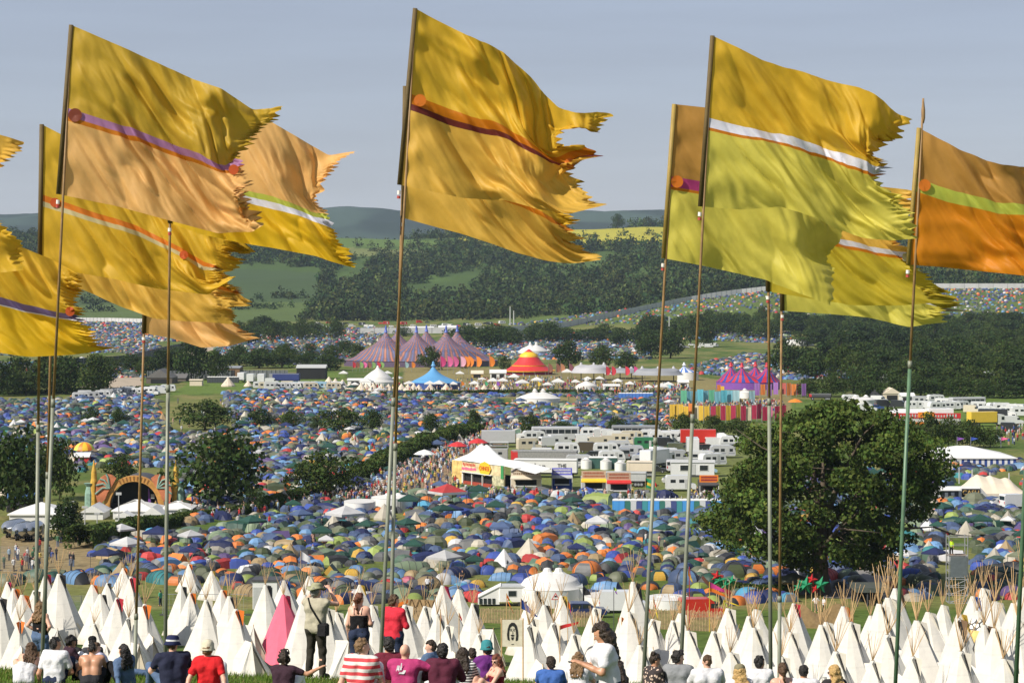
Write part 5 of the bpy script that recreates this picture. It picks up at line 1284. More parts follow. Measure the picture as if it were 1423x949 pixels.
# ---- food stalls by the track
def text(body, size, loc, parent, m, name='lettering', rot=(R(90), 0, 0), ext=.02, align='CENTER', sx=1):
    c = bpy.data.curves.new(name, 'FONT'); c.body = body; c.size = size; c.extrude = ext; c.align_x = align; c.align_y = 'CENTER'
    t = bpy.data.objects.new('tmp', c); me = bpy.data.meshes.new_from_object(t); bpy.data.objects.remove(t); bpy.data.curves.remove(c)
    me.name = name; me.materials.clear(); me.materials.append(m)
    o = link(name, me, parent); o.location = loc; o.rotation_euler = rot; o.scale = (sx, 1, 1); return o
INKR, INKB, INKP = cm('ink_red', (.45, .03, .02)), cm('ink_black', (.02, .02, .02)), cm('ink_pink', (.75, .08, .25))
def chinese_stall():
    a, b_ = ground(628, 670), ground(700, 680); s = MX(a[1]); L = np.hypot(*(b_-a)[:2]); rz = math.atan2(b_[1]-a[1], b_[0]-a[0])
    o = thing('food_stall', 'bright painted food stall with yellow CHINESE sign and twin white roof peaks', 'stall', a, rz)
    H = 31*s
    PB = mat('stall_painted_board', (.60, .42, .15), .6, var=.5, scale=.9); 
    MB().box((0, 0, 0), (L*.20, .3, H)).put('side_board', PB, o)
    MB().box((L*.20, 0, H*.55), (L, .3, H*.98)).put('fascia', mat('stall_fascia', (.58, .48, .28), .6, var=.4, scale=1.1), o)
    MB().box((L*.78, .02, 0), (L, .28, H*.55)).put('side_board', mat('stall_graffiti', (.42, .40, .26), .6, var=.6, scale=1.4), o)
    MB().box((L*.19, .5, 0), (L*.8, 4, H*.5)).put('counter_hall', BLACK, o)
    for x in (.20, .385, .59): MB().box((L*x, -.05, 0), (L*x+(.35 if x == .2 else .15), .25, H*.56)).put('post', WHITE, o)
    MB().box((L*.2, -.35, H*.53), (L*.79, .0, H*.56)).put('shelf_rail', WHITE, o)
    MB().box((L*.22, .1, 0), (L*.78, .5, H*.14)).put('counter', mat('counter_red', (.3, .05, .03), .6), o)
    MB().lathe([(.01, -.16), (1.0, -.16), (1.0, -.06), (.01, -.06)], 8, (0, 0, 0), axis='y').put('sign', YEL, o).matrix_local = Matrix.Translation((L*.66, -.1, H*.80)) @ Matrix.Diagonal((2.05, 1, 1.25, 1))
    text('CHINESE', 1.05, (L*.66, -.29, H*.80), o, INKR, sx=.82)
    rgx = random.Random(2)
    b = MB()
    for k in range(9): b.box((L*(.22+.028*k), -.05, H*(.80+rgx.random()*.04)), (L*(.236+.028*k), -.003, H*(.93+rgx.random()*.03)))
    b.put('painted_letters', INKR, o)
    b = MB()
    for k in range(11): b.box((L*(.20+.026*k), -.05, H*(.62+rgx.random()*.04)), (L*(.217+.026*k), -.003, H*(.74+rgx.random()*.03)))
    b.put('painted_letters', INKP, o)
    MB().box((L*.95, -.08, H*.45), (L*1.0, -.003, H*1.02)).put('painted_figure', GRN, o)
    # roof with two peaks falling into a long white canopy
    xs = np.linspace(-.3, L*1.55, 60); ys = np.linspace(.3, 7, 18)
    def z(x, y):
        pk = max(19*s*max(0, 1-np.hypot((x-px_)/(L*.33), (y-3.2)/3.4))**1.7 for px_ in (L*.27, L*.38))
        return H*.98 + pk - (max(0, x-L)/L)*1.2 + (1-abs(y/3.5-1))*.9
    MB().grid(np.array([[(x, y, z(x, y)) for y in ys] for x in xs])).put('roof', WHITE, o, True)
    MB().box((-.2, .35, 0), (L*.2, 7, H*.95)).put('side_wall', WHITE, o)
chinese_stall()
def kiosk(label, px, base, wpx, hpx, sign, body, awn, sgn, hole=(.15, .85), d=4, ornate=False):
    g = ground(px, base); s = MX(g[1]); w, h = wpx*s, hpx*s; o = thing('food_stall', label, 'stall', g)
    MB().rbox((-w/2, 0, 0), (w/2, d, h*.72), .08).put('body', body, o)
    MB().box((-w/2, -.12, h*.66), (w/2, .05, h)).put('sign_board', sgn, o)
    MB().box((w*(hole[0]-.5), -.04, h*.26), (w*(hole[1]-.5), .3, h*.60)).put('serving_hatch', BLACK, o)
    MB().add([(-w*.5, -.05, h*.68), (w*.5, -.05, h*.68), (w*.52, -1.1, h*.58), (-w*.52, -1.1, h*.58), (w*.52, -1.1, h*.53), (-w*.52, -1.1, h*.53)], [(0,1,2,3), (3,2,4,5)]).put('awning', awn, o)
    MB().box((w*(hole[0]-.52), -.3, h*.20), (w*(hole[1]-.48), .1, h*.26)).put('counter', WHITE, o)
    for q in (-1, 1): MB().tube([(q*w*.5, -1.05, 0), (q*w*.5, -1.05, h*.56)], .05, 5).put('post', WHITE, o)
    rgx = random.Random(px); b = MB()
    for r_ in (0, 1):
        k = -.42
        while k < .4: dw = rgx.uniform(.02, .05); b.box((w*k, -.16, h*(.87-.13*r_)), (w*(k+dw), -.123, h*(.95-.13*r_))); k += dw + .02
    b.put('painted_letters', sign, o)
    if ornate:
        for q in (-1, 1): MB().tube([(q*w*.5, -.2, h*.86), (q*w*.34, -.2, h*1.0), (q*w*.16, -.2, h*1.0), (q*w*.12, -.2, h*.96)], .1, 5).put('scroll', DKGREY, o)
    return o
kiosk('cream food stall with dark scrolls on its curved sign', 731, 682, 42, 31, cm('ink_brown', (.25, .17, .1)), CREAMC, CREAMC, CREAMC, ornate=True)
kiosk('blue and white food trailer with blue lettered sign', 781, 680, 28, 30, WHITE, BLUE, LGREY, cm('sign_blue', (.12, .12, .52)))
kiosk('food stall with yellow awning and brown lettered sign', 825, 687, 34, 33, cm('ink_rust', (.35, .10, .05)), LGREY, YEL, cm('sign_buff', (.48, .36, .24)))
kiosk('food stall with red awning, joined to the yellow one', 860, 689, 33, 33, cm('ink_rust', (.35, .10, .05)), LGREY, RED, cm('sign_tan', (.44, .32, .22)))
kiosk('orange fronted food stall beside the oak crown', 985, 690, 26, 30, MAR, cm('stall_black', (.03, .03, .03)), DKGREY, ORG)
for px, base, c, l in ((815, 651, WHITE, 'white pagoda peak behind the yellow awning stall'), (842, 652, WHITE, 'smaller white pagoda tent behind the food stalls'), (862, 655, WHITE, 'white pointed pagoda behind the red awning stall')):
    tension_tent('pagoda', l, px, base, 16, 14, 3.2, [(0, 0)], c_white, TENTV, 1.6, power=1.8, wall=WHITE, cat='marquee', spread=1.1)
# portable toilets
def toilet():
    o = thing('portable_toilet', 'toilet', 'toilet')
    MB().rbox((-.55, -.55, 0), (.55, .55, 2.1), .05).put('cabin', TOIL, o); MB().box((-.42, -.60, .1), (.42, -.553, 1.95)).put('door', TOILD, o)
    r = MB(); r.lathe([(.76, 2.1), (.72, 2.25), (.35, 2.38), (.02, 2.42)], 4); Mz = Matrix.Rotation(R(45), 3, 'Z'); r.v[0] = r.v[0] @ np.array(Mz).T; r.put('roof', WHITE, o)
    MB().tube([(.35, .35, 2.2), (.35, .35, 2.75)], .05, 5).put('vent_pipe', LGREY, o); return o
TOIL = mat('toilet_cabin', src='obj', rough=.45, var=.06); TOILD = mat('toilet_door', src='obj', rough=.45, var=.06)
tp_ = Proto(toilet); TL = []
def toilets(x0, x1, base, cols, where, n):
    for i in range(n):
        px = x0 + (x1-x0)*i/max(n-1, 1); g = ground(px, base); o = tp_.put(g, R(rt.uniform(-3, 3)), None, None, 'portable toilets in rows')
        nm, c = cols[i % len(cols)]
        for ch in o.children:
            if ch.name.startswith('cabin'): ch.color = (*c, 1)
            if ch.name.startswith('door'): ch.color = (*[min(1, v*1.25+.02) for v in c], 1)
        TL.append((o, px, g[1], nm, where))
toilets(856, 1000, 714, [('bright blue', (.04, .22, .50)), ('bright blue', (.04, .22, .50)), ('dark green', (.02, .12, .09)), ('grey white', (.42, .44, .44)), ('navy', (.03, .05, .16)), ('teal', (.03, .20, .22))], 'in the row among tents left of the oak', 19)
toilets(822, 854, 651, [('dark green', (.015, .06, .05))], 'in the row behind the food stalls', 9)
toilets(862, 905, 556, [('blue', (.04, .14, .42))], 'beside the camp top right of the marquee', 10)
toilets(290, 330, 532, [('blackish', (.03, .035, .04))], 'by the cream container below the barn', 12)
unique_labels(TL, lambda t: f'{t[3]} portable toilet', lambda t: t[4])
# ---- banners
BANM = mat('banner_cloth', src='obj', rough=.6, var=.22, scale=.5, trans=.2)
def banner():
    o = thing('feather_banner', 'banner', 'banner')
    MB().tube([(0, 0, 0), (0, 0, .55), (0, 0, 1.02)], [.012, .01, .006], 5).put('pole', GREYM, o)
    G = np.array([[(.012 + x*(.42*math.sin(math.pi*min(z*1.15+.12, 1))**.6), .04*math.sin(x*4+z*5), .35 + .66*z) for z in np.linspace(0, 1, 10)] for x in np.linspace(0, 1, 5)])
    MB().grid(G).put('cloth', BANM, o, True); return o
bp = Proto(banner); BL = []
def feather(px, base, hpx, col, cname, where, wk=1.0):
    g = ground(px, base); h = hpx*MX(g[1]); o = bp.put(g, R(rt.uniform(-15, 15)), None, (h*wk, h*wk, h), 'tall feather banners by the show tents')
    for ch in o.children:
        if ch.name.startswith('cloth'): ch.color = (*col, 1)
    BL.append((o, px, g[1], cname, where))
HP, PK, PP, OR, RU, RD = (.62, .06, .22), (.72, .14, .34), (.72, .38, .50), (.78, .24, .03), (.30, .12, .08), (.55, .04, .06)
for px, c, n in ((612, HP, 'magenta'), (622, PK, 'pink'), (630, PK, 'pink'), (640, PP, 'pale pink'), (646, OR, 'orange'), (651, OR, 'orange'), (662, OR, 'orange'), (680, OR, 'orange')): feather(px, 520, 30, c, n, 'in front of the purple circus tent', .62)
for px, c, n in ((490, RD, 'red'), (495, RU, 'rusty'), (500, (.22, .36, .12), 'green'), (505, PK, 'pink'), (511, RU, 'rusty'), (517, (.22, .38, .12), 'green'), (524, RD, 'red'), (529, (.22, .38, .12), 'green'), (550, (.62, .50, .22), 'cream'), (563, (.35, .52, .55), 'pale blue'), (572, OR, 'orange')): feather(px, 517, 17, c, n, 'along the front of the circus tent, smaller', .75)
for px, c, n in ((762, RU, 'brown'), (773, RU, 'brown'), (779, (.45, .20, .10), 'rust'), (791, (.28, .10, .12), 'plum')): feather(px, 526, 25, c, n, 'between red tent and grey tents', .6)
for px, c, n in ((842, RD, 'red'), (850, RD, 'red'), (869, (.68, .05, .08), 'bright red'), (881, HP, 'crimson')): feather(px, 530, 25, c, n, 'before the dark grey stretch tent', .6)
for px, c, n in ((587, (.05, .08, .35), 'navy'), (601, HP, 'magenta'), (616, OR, 'orange'), (641, OR, 'orange'), (674, (.08, .42, .20), 'green'), (690, PUR and (.25, .08, .45), 'purple'), (717, (.25, .08, .45), 'purple'), (731, (.72, .5, .05), 'yellow'), (747, (.72, .5, .05), 'yellow'), (783, PK, 'pink')): feather(px, 541, 13, c, n, 'of the low line above the camp hedge', .8)
unique_labels(BL, lambda t: f'{t[3]} feather banner', lambda t: t[4])
def wallpanel():
    o = thing('fabric_panel', 'panel', 'banner')
    MB().grid(np.array([[(x-.5, .03*math.sin(x*9+z*2), .16+z*.84) for z in np.linspace(0, 1, 6)] for x in np.linspace(0, 1, 7)])).put('cloth', BANM, o, True)
    for x in (-.5, .5): MB().tube([(x, 0.02, 0), (x, .02, 1.03)], .03, 5).put('post', GREYM, o)
    return o
wp = Proto(wallpanel); WL = []
def panels(lst, base, hpx, wpx, where):
    for px, c, n in lst:
        g = ground(px, base + rt.uniform(-1.5, 1.5)); s = MX(g[1]); o = wp.put(g, R(rt.uniform(-30, 30)), None, (wpx*s, wpx*s, hpx*s*rt.uniform(.9, 1.08)), 'coloured fabric panels round the dance field')
        for ch in o.children:
            if ch.name.startswith('cloth'): ch.color = (*c, 1)
        WL.append((o, px, g[1], n, where))
Yc, Mc, Ac, Gc, Oc, Vc, Cc = (.62, .40, .04), (.34, .02, .06), (.20, .48, .58), (.10, .36, .22), (.70, .22, .05), (.30, .14, .42), (.58, .52, .36)
panels([(934,Yc,'yellow'),(940,Yc,'yellow'),(946,Yc,'yellow'),(953,Yc,'yellow'),(960,Oc,'amber'),(967,Cc,'cream'),(974,Yc,'yellow'),(982,Yc,'yellow'),(991,Mc,'maroon'),(998,Yc,'yellow'),(1005,Mc,'maroon'),(1012,Yc,'yellow'),(1019,Mc,'maroon'),(1026,Yc,'yellow'),(1033,Mc,'maroon'),(1040,Cc,'cream'),(1048,Mc,'maroon'),(1055,Mc,'maroon'),(1063,Mc,'maroon'),(1070,(.5,.12,.25),'pink'),(1080,Mc,'maroon'),(1089,Mc,'maroon')], 587, 24, 7.5, 'of the long banner wall')
panels([(950,Gc,'green'),(957,Ac,'turquoise'),(965,Ac,'turquoise'),(973,(.1,.4,.5),'teal'),(981,Ac,'turquoise'),(989,Gc,'green'),(997,Ac,'turquoise'),(1006,(.1,.4,.5),'teal'),(1014,Ac,'turquoise'),(1023,(.35,.55,.6),'pale blue'),(1045,(.35,.55,.6),'pale blue')], 563, 21, 9, 'below the red and blue big top')
panels([(1052,Vc,'violet'),(1060,Oc,'orange'),(1069,Vc,'violet'),(1078,Vc,'violet'),(1089,(.45,.10,.08),'brick red'),(1096,Oc,'orange'),(1103,Oc,'orange'),(1110,(.62,.12,.2),'rose'),(1117,Vc,'violet')], 552, 19, 7, 'right beside the big top')
panels([(930,Ac,'turquoise'),(999,Oc,'orange'),(1004,Yc,'yellow')], 545, 10, 5, 'left foot of the big top')
unique_labels(WL, lambda t: f'{t[3]} fabric panel', lambda t: t[4])
# ---- right side stall with red fascia, sheds, containers
def red_fascia():
    g = ground(1287, 590); s = MX(g[1]); w = 96*s; o = thing('long_stall', 'long stall with red fascia, picket front and white boxy roof', 'stall', g)
    MB().box((-w/2, 0, 0), (w/2, 8, 9*s)).put('body', LGREY, o); MB().box((-w/2, -.2, 9*s), (w/2, .2, 16*s)).put('fascia', RED, o)
    MB().box((-w*.12, -.28, 10*s), (w*.12, -.203, 17.5*s)).put('centre_sign', ORG, o)
    MB().lathe([(.01, -.1), (2.6*s*2, -.1), (2.6*s*2, 0), (.01, 0)], 12, (0, -.3, 13.5*s), axis='y').put('sun_emblem', YEL, o)
    b = MB()
    for k in range(46): b.box((-w*.38 + w*.86*k/46, -.1, 4*s), (-w*.38 + w*.86*(k+.55)/46, -.003, 8.6*s))
    b.put('pickets', WHITE, o); MB().box((-w*.4, -.3, 0), (w*.2, -.11, 3.6*s)).put('plinth', ORG, o)
    MB().box((w*.06, 2, 9*s), (w*.42, 8, 21*s)).put('roof_box', WHITE, o); MB().add([(-w/2, .3, 16*s), (w*.05, .3, 16*s), (w*.05, 8, 20*s), (-w/2, 8, 20*s)], [(0,1,2,3)]).put('roof', WHITE, o)
    rgx = random.Random(4); b = MB()
    for k in range(22):
        if 9 < k < 13: continue
        x = -w*.46 + w*.92*k/22; b.box((x, -.26, 10.5*s), (x + w*.02, -.203, (13+2*rgx.random())*s))
    b.put('painted_letters', LGREY, o)
red_fascia()
for a in (('shed', 'grey pyramid-roofed shed among the white marquees', 1216, 557, 12, 16, 5, 8, DKGREY, LGREY, 'y', 1), ('shed', 'cream house-shaped ticket hut with a pointed porch', 1240, 557, 24, 18, 6, 8, CREAMC, CREAMC, 'y', 1), ('shed', 'white cabin with dark window above the red fascia stall', 1262, 561, 18, 15, 5, 4, WHITE, WHITE, 'x', 2),
          ('barn', 'grey pitched-roof barn beside the far farm track', 221, 533, 36, 20, 14, 12, mat('slate_roof', (.13, .125, .12), .8), mat('barn_wall', (.12, .10, .08), .9), 'y', 1), ('barn', 'long low barn roof behind the pitched barn', 245, 530, 26, 10, 10, 5, mat('slate_roof', (.13, .125, .12), .8), mat('barn_wall', (.12, .10, .08), .9), 'x', 0),
          ('shed', 'brown flat shed under the farm trees left of white lorries', 316, 526, 34, 17, 12, 2, GREYM, WOODB, 'x', 1), ('container', 'cream storage container in front of the far hedge', 272, 536, 17, 9, 4, 1, CREAMC, CREAMC, 'x', 0), ('tent_hall', 'long white flat-roofed tent hall behind the circus tent, left one', 578, 462, 48, 8, 20, 3, WHITE, WHITE, 'x', 0),
          ('tent_hall', 'short white flat-roofed tent hall behind the circus tent', 622, 461, 26, 8, 20, 3, WHITE, WHITE, 'x', 0), ('shed', 'white cabin row beside the white dome tent', 497, 537, 28, 11, 7, 2, WHITE, WHITE, 'x', 1), ('site_building', 'white two-window site hut right of the circus tent', 692, 527, 22, 13, 8, 4, WHITE, WHITE, 'x', 2), ('shed', 'ochre hut between blue marquee and white hut', 663, 525, 16, 10, 6, 4, CREAMC, cm('ochre', (.40, .28, .1)), 'x', 1),
          ('cabin', 'white cabins stacked beside the grey stretch tent', 850, 543, 22, 9, 8, 2, WHITE, WHITE, 'x', 2), ('cabin', 'small white cabin by the blue striped pavilion', 950, 540, 14, 12, 6, 3, WHITE, WHITE, 'x', 1), ('roof_hall', 'pale grey shed roof among the right trees', 1388, 535, 50, 18, 20, 10, LGREY, LGREY, 'x', 0), ('shed', 'white field shelter cluster between the far right trees', 1240, 533, 20, 12, 10, 5, WHITE, LGREY, 'x', 0),
          ('stage', 'small black stage with white towers among the left distant trees', 432, 527, 40, 20, 10, 4, LGREY, BLACK, 'x', 1)):
    nm, lab, px, base, w, h, d, rf, ro, wa, ra, op = a
    roofbox(nm, lab, px, base, w, h, d, rf, roof=ro, wall=wa, cat=nm.replace('_', ' '), ridge_along=ra, openings=op)
# row of little cream bell tents
bt = []
def bellp():
    o = thing('bell_tent', 'bell', 'tent')
    for nm, role, me in tent_meshes('bell'): link(nm, me, o, (.62, .53, .42) if role == 'main' else (.2, .17, .13))
    return o
bpz = Proto(bellp)
for px, base, sc in [(478,541,1.3),(486,542,1.5),(502,543,1.6),(509,542,1.4),(519,543,1.5),(530,543,1.4),(540,543,1.4),(549,543,1.4),(558,543,1.5),(567,544,1.5),(575,543,1.5),(582,544,1.4),(598,543,1.5),(620,543,1.5),(664,543,1.4),(673,543,1.3),(689,543,1.4),(700,543,1.3),(317,537,2),(345,537,1.3),(457,535,1.8),(466,536,1.6),(476,537,1.5),(385,567,1.8),(397,566,1.5)]:
    g = ground(px, base); o = bpz.put(g, rt.uniform(-.5, .5), None, sc*.72, 'cream bell tents below the show tents'); bt.append((o, px, g[1]))
unique_labels(bt, lambda t: 'small cream bell tent', lambda t: 'in the row below the circus tent' if 470 < t[1] < 604 and t[2] > 760 and t[2] < 800 else 'right of the blue marquee' if t[1] > 604 else 'on the green strip, left side')
# small white stall canopies along the showground
gz_ = []
def stallp():
    o = thing('stall_canopy', 'x', 'stall')
    for nm, role, me in tent_meshes('gazebo'): link(nm, me, o, (.62, .62, .60) if role != 'dark' else (.2, .2, .2))
    return o
gp = Proto(stallp)
for k in range(32):
    px = 480 + k*14.6 + rt.uniform(-4, 4); py = rt.choice([526, 533, 538, 541]) if px < 900 else rt.uniform(538, 548)
    if 590 < px < 625 and py < 540 or 700 < px < 772 and py < 528: py = 542
    g = ground(px, py); o = gp.put(g, rt.uniform(-.3, .3), None, rt.uniform(.85, 1.45), 'white stall canopies along the showground'); gz_.append((o, px, g[1]))
unique_labels(gz_, lambda t: 'small white stall canopy', lambda t: 'on the showground, ' + side(t[1]))
# beach-ball parasol dome and red booth
def parasol_dome():
    g = ground(117, 632); s = MX(g[1]); o = thing('parasol_tent', 'orange and lime segmented parasol dome among blue tents', 'parasol', g)
    for k in range(12):
        a0, a1 = k*math.pi/6, (k+1)*math.pi/6
        G = np.array([[(15*s*math.sin(t)*math.cos(a), 15*s*math.sin(t)*math.sin(a), 5*s + 13*s*math.cos(t)) for t in np.linspace(0, 1.45, 7)] for a in (a0, (a0+a1)/2, a1)])
        MB().grid(G).put('segment', (ORG, YEL, ORG, LIMEP)[k % 4], o, True)
    MB().tube([(0,0,0), (0,0,18*s)], .08, 6).put('pole', GREYM, o)
LIMEP = cm('lime', (.5, .62, .08))
parasol_dome()
roofbox('booth', 'red booth with white roof below the parasol dome', 113, 643, 20, 14, 3, 5, roof=WHITE, wall=RED, cat='booth')
for px, base, c, l in ((636, 633, RED, 'red parasol by the track'), (664, 628, RED, 'red parasol in front of the horsebox'), (590, 645, WHITE, 'white gazebo roof by the crowded track'), (1105, 568, ORG, 'orange and white parasol right of the banner wall'), (690, 612, BLUE, 'blue parasol at the head of the dirt track')):
    g = ground(px, base); o = thing('parasol', l, 'parasol', g); b = MB(); b.lathe([(2.2, 2.0), (1.2, 2.6), (.05, 2.95)], 8); b.f = b.f[:-2]; b.m = b.m[:-2]; b.put('canopy', c, o); MB().tube([(0,0,0), (0,0,2.8)], .05, 5).put('pole', GREYM, o)
# radio masts, light poles
for px, base, h, l in ((709, 452, 26, 'thin lattice radio mast left one of two before the wood'), (714, 452, 20, 'shorter lattice radio mast beside the taller one'), (100, 726, 30, 'slim steel pole with notice board by the hedge bank'), (118, 745, 42, 'tall thin lamp pole rising from the hedge bank'), (135, 748, 36, 'second thin lamp pole behind the hedge bank'), (165, 736, 52, 'thin lamp pole before the wide white marquee'), (1333, 672, 34, 'grey lamp pole in front of the striped marquee'), (930, 470, 30, 'lone mast above the right trees')):
    g = ground(px, base); h *= MX(g[1]); o = thing('mast', l, 'mast', g)
    MB().tube([(0,0,0), (0,0,h)], [max(.09, .0003*g[1]), max(.05, .0002*g[1])], 5).put('pole', LGREY, o); MB().box((-.4, -.1, h*.93), (.4, .1, h)).put('head', LGREY, o)
# far perimeter fences
def fence(pts, hm, label, m=None, n=10):
    G = []
    for i in range(len(pts)-1):
        for t in np.linspace(0, 1, n, endpoint=False): G.append([pts[i][k] + (pts[i+1][k]-pts[i][k])*t for k in (0, 1)])
    G.append(pts[-1]); W_ = np.array([[(px-UX)*Y/F, Y, gz1((px-UX)*Y/F, Y)] for px, Y in G]); base = W_[0].copy(); W_ -= base
    o = thing('fence', label, 'fence', base); b = MB(); p = MB()
    for i in range(len(W_)-1):
        a, c = W_[i], W_[i+1]
        b.add([a, c, c+[0,0,hm], a+[0,0,hm], a+[0,.08,0], c+[0,.08,0], c+[0,.08,hm], a+[0,.08,hm]], [(0,1,2,3), (5,4,7,6), (3,2,6,7)])
        p.tube([a+[0,-.1,0], a+[0,-.1,hm*1.04]], .12, 4)
    b.put('panels', m or LGREY, o); p.put('posts', GREYM, o); return o
fence([(500,1640),(700,1650),(780,1700),(900,1860),(960,1905),(1030,1925),(1100,1932),(1300,1936),(1500,1938),(1700,1940)], 4.2, 'pale steel perimeter fence climbing over the far camp slope', mat('steel_fence', (.50, .50, .50), .5, var=.12, scale=.2))
fence([(100,1900),(150,1890),(200,1860),(260,1700)], 4, 'grey perimeter fence behind the far left camp', mat('steel_fence', (.50, .50, .50), .5, var=.12, scale=.2))
fence([(100,1010),(180,1060),(240,1250),(300,1420)], 4, 'dark green screened fence along the far farm track', mat('dark_fence', (.045, .055, .05), .7))
fence([(0,815),(60,825),(118,835),(150,890)], 4, 'dark hedge-like fence left of the caravan row', mat('dark_fence', (.045, .055, .05), .7))
fence([(205,880),(260,885),(340,890),(400,892)], 3.2, 'grey panel fence below the barn', mat('panel_fence', (.16, .17, .17), .6))
# roads
def road(name, pts, w, c):
    A = np.array([ground(*p) for p in pts]); V = []
    for i in range(len(A)):
        d = A[min(i+1, len(A)-1)] - A[max(i-1, 0)]; nrm = np.array([-d[1], d[0], 0])/np.hypot(d[0], d[1])
        for k in (-1, 1):
            q = A[i] + nrm*k*w[i]/2; q[2] = gz1(q[0], q[1]) + .035; V.append(q)
    tag(link(name, qmesh(name, V, [(2*i, 2*i+1, 2*i+3, 2*i+2) for i in range(len(A)-1)], mat('road_' + name, c, .95, var=.25, scale=.25, spec=.1))), kind='structure')
road('track', [(470,706),(520,690),(556,668),(590,644),(640,622),(680,604),(720,592)], [16,15,14,14,15,16,20], (.24, .17, .10))
road('path', [(1188,832),(1196,806),(1208,785),(1218,768)], [7,7,7,8], (.20, .19, .18))
road('lane', [(155,540),(165,528),(190,512),(260,492),(320,478)], [24,16,12,10,10], (.36, .30, .23))
# ------------------------------------------------------------------ vehicles
VEH = mat('vehicle_paint', src='obj', rough=.3, var=.04, scale=2, coat=.3)
LAMPR = mat('rear_lamp', (.4, .01, .01), .3); HEADL = mat('headlamp', (.6, .6, .55), .2); RUBBER = TYRE
def wheels(o, xs, w, r=.33):
    for x in xs:
        for y in (-w/2, w/2):
            b = MB(); b.lathe([(r*.55, -.1), (r, -.09), (r, .09), (r*.55, .1)], 12, (x, y, r), axis='y'); t = b.put('wheel', TYRE, o, True)
            c = MB(); c.lathe([(.02, -.115), (r*.5, -.11), (r*.5, .11), (.02, .115)], 8, (x, y, r), axis='y'); c.put('hubcap', GREYM, t)
def side_windows(o, xs, z0, z1, w, name='window'):
    for x0, x1 in xs:
        for y in (-w/2-.012, w/2+.004): MB().box((x0, y, z0), (x1, y+.008, z1)).put(name, GLASS, o)
def caravan():
    o = thing('caravan', 'x', 'caravan'); w = 2.15
    poly = [(-2.5, .45), (2.4, .45), (2.62, .75), (2.5, 1.7), (2.15, 2.45), (1.7, 2.58), (-2.0, 2.58), (-2.45, 2.3), (-2.65, 1.2)]
    b = MB().prism(poly, -w/2, w/2); b.put('body', VEH, o)
    side_windows(o, [(-1.9, -.9), (-.5, .3), (1.3, 2.0)], 1.35, 1.95, w)
    MB().box((2.51, -.8, 1.35), (2.60, .8, 1.98)).put('front_window', GLASS, o)
    MB().box((.55, -w/2-.02, .6), (1.12, -w/2-.004, 2.3)).put('door', LGREY, o)
    MB().box((-2.4, -w/2-.016, .95), (2.4, -w/2-.004, 1.05)).put('stripe', cm('van_stripe', (.10, .12, .18)), o)
    MB().tube([(2.5, 0, .5), (3.5, 0, .5)], .05, 5).put('drawbar', GREYM, o); MB().box((-.6, -.4, 2.58), (.1, .4, 2.68)).put('roof_vent', LGREY, o)
    wheels(o, (-.2,), w-.25); return o
def campervan():
    o = thing('camper_van', 'x', 'van'); w = 2.0
    poly = [(-2.6, .4), (2.5, .4), (2.6, .9), (2.45, 1.25), (1.75, 1.4), (1.25, 2.05), (1.7, 2.25), (1.5, 2.75), (-2.4, 2.75), (-2.6, 2.4)]
    MB().prism(poly, -w/2, w/2).put('body', VEH, o); side_windows(o, [(-1.9, -1.0), (-.4, .5)], 1.5, 2.05, w); side_windows(o, [(1.15, 1.75)], 1.42, 1.75, w, 'cab_window')
    MB().add([(1.78, -.85, 1.42), (1.78, .85, 1.42), (1.34, .85, 1.98), (1.34, -.85, 1.98)], [(0,1,2,3)]).put('windscreen', GLASS, o)
    MB().box((.6, -w/2-.02, .6), (1.1, -w/2-.004, 2.1)).put('door', LGREY, o)
    for y in (-.7, .7): MB().box((2.56, y-.15, .85), (2.62, y+.15, 1.05)).put('headlight', HEADL, o)
    wheels(o, (-1.6, 1.7), w-.2); return o
def panelvan():
    o = thing('panel_van', 'x', 'van'); w = 1.95
    poly = [(-2.5, .35), (2.4, .35), (2.5, .85), (2.3, 1.15), (1.6, 1.3), (1.0, 2.1), (.6, 2.3), (-2.4, 2.3), (-2.5, 2.1)]
    MB().prism(poly, -w/2, w/2).put('body', VEH, o); side_windows(o, [(.75, 1.5)], 1.3, 1.8, w, 'cab_window')
    MB().add([(1.64, -.85, 1.3), (1.64, .85, 1.3), (1.06, .85, 2.05), (1.06, -.85, 2.05)], [(0,1,2,3)]).put('windscreen', GLASS, o)
    MB().box((-2.53, -.8, 1.4), (-2.5, .8, 2.0)).put('rear_window', GLASS, o)
    for y in (-.75, .75): MB().box((2.44, y-.14, .8), (2.52, y+.14, 1.0)).put('headlight', HEADL, o); MB().box((-2.53, y-.08, .8), (-2.5, y+.08, 1.2)).put('tail_light', LAMPR, o)
    wheels(o, (-1.6, 1.5), w-.2); return o
def car():
    o = thing('car', 'x', 'car'); w = 1.72
    MB().prism([(-2.0, .3), (2.0, .3), (2.1, .65), (1.9, .85), (1.0, .92), (.35, 1.4), (-1.2, 1.42), (-1.9, .98), (-2.08, .7)], -w/2, w/2).put('body', VEH, o)
    side_windows(o, [(-1.2, -.35), (-.25, .5)], .95, 1.33, w)
    MB().add([(1.02, -.72, .95), (1.02, .72, .95), (.42, .66, 1.38), (.42, -.66, 1.38)], [(0,1,2,3)]).put('windscreen', GLASS, o)
    MB().add([(-1.82, .72, 1.06), (-1.82, -.72, 1.06), (-1.27, -.66, 1.41), (-1.27, .66, 1.41)], [(0,1,2,3)]).put('rear_window', GLASS, o)
    for y in (-.6, .6): MB().box((2.04, y-.16, .6), (2.1, y+.16, .74)).put('headlight', HEADL, o)
    wheels(o, (-1.3, 1.3), w-.15, .3); return o
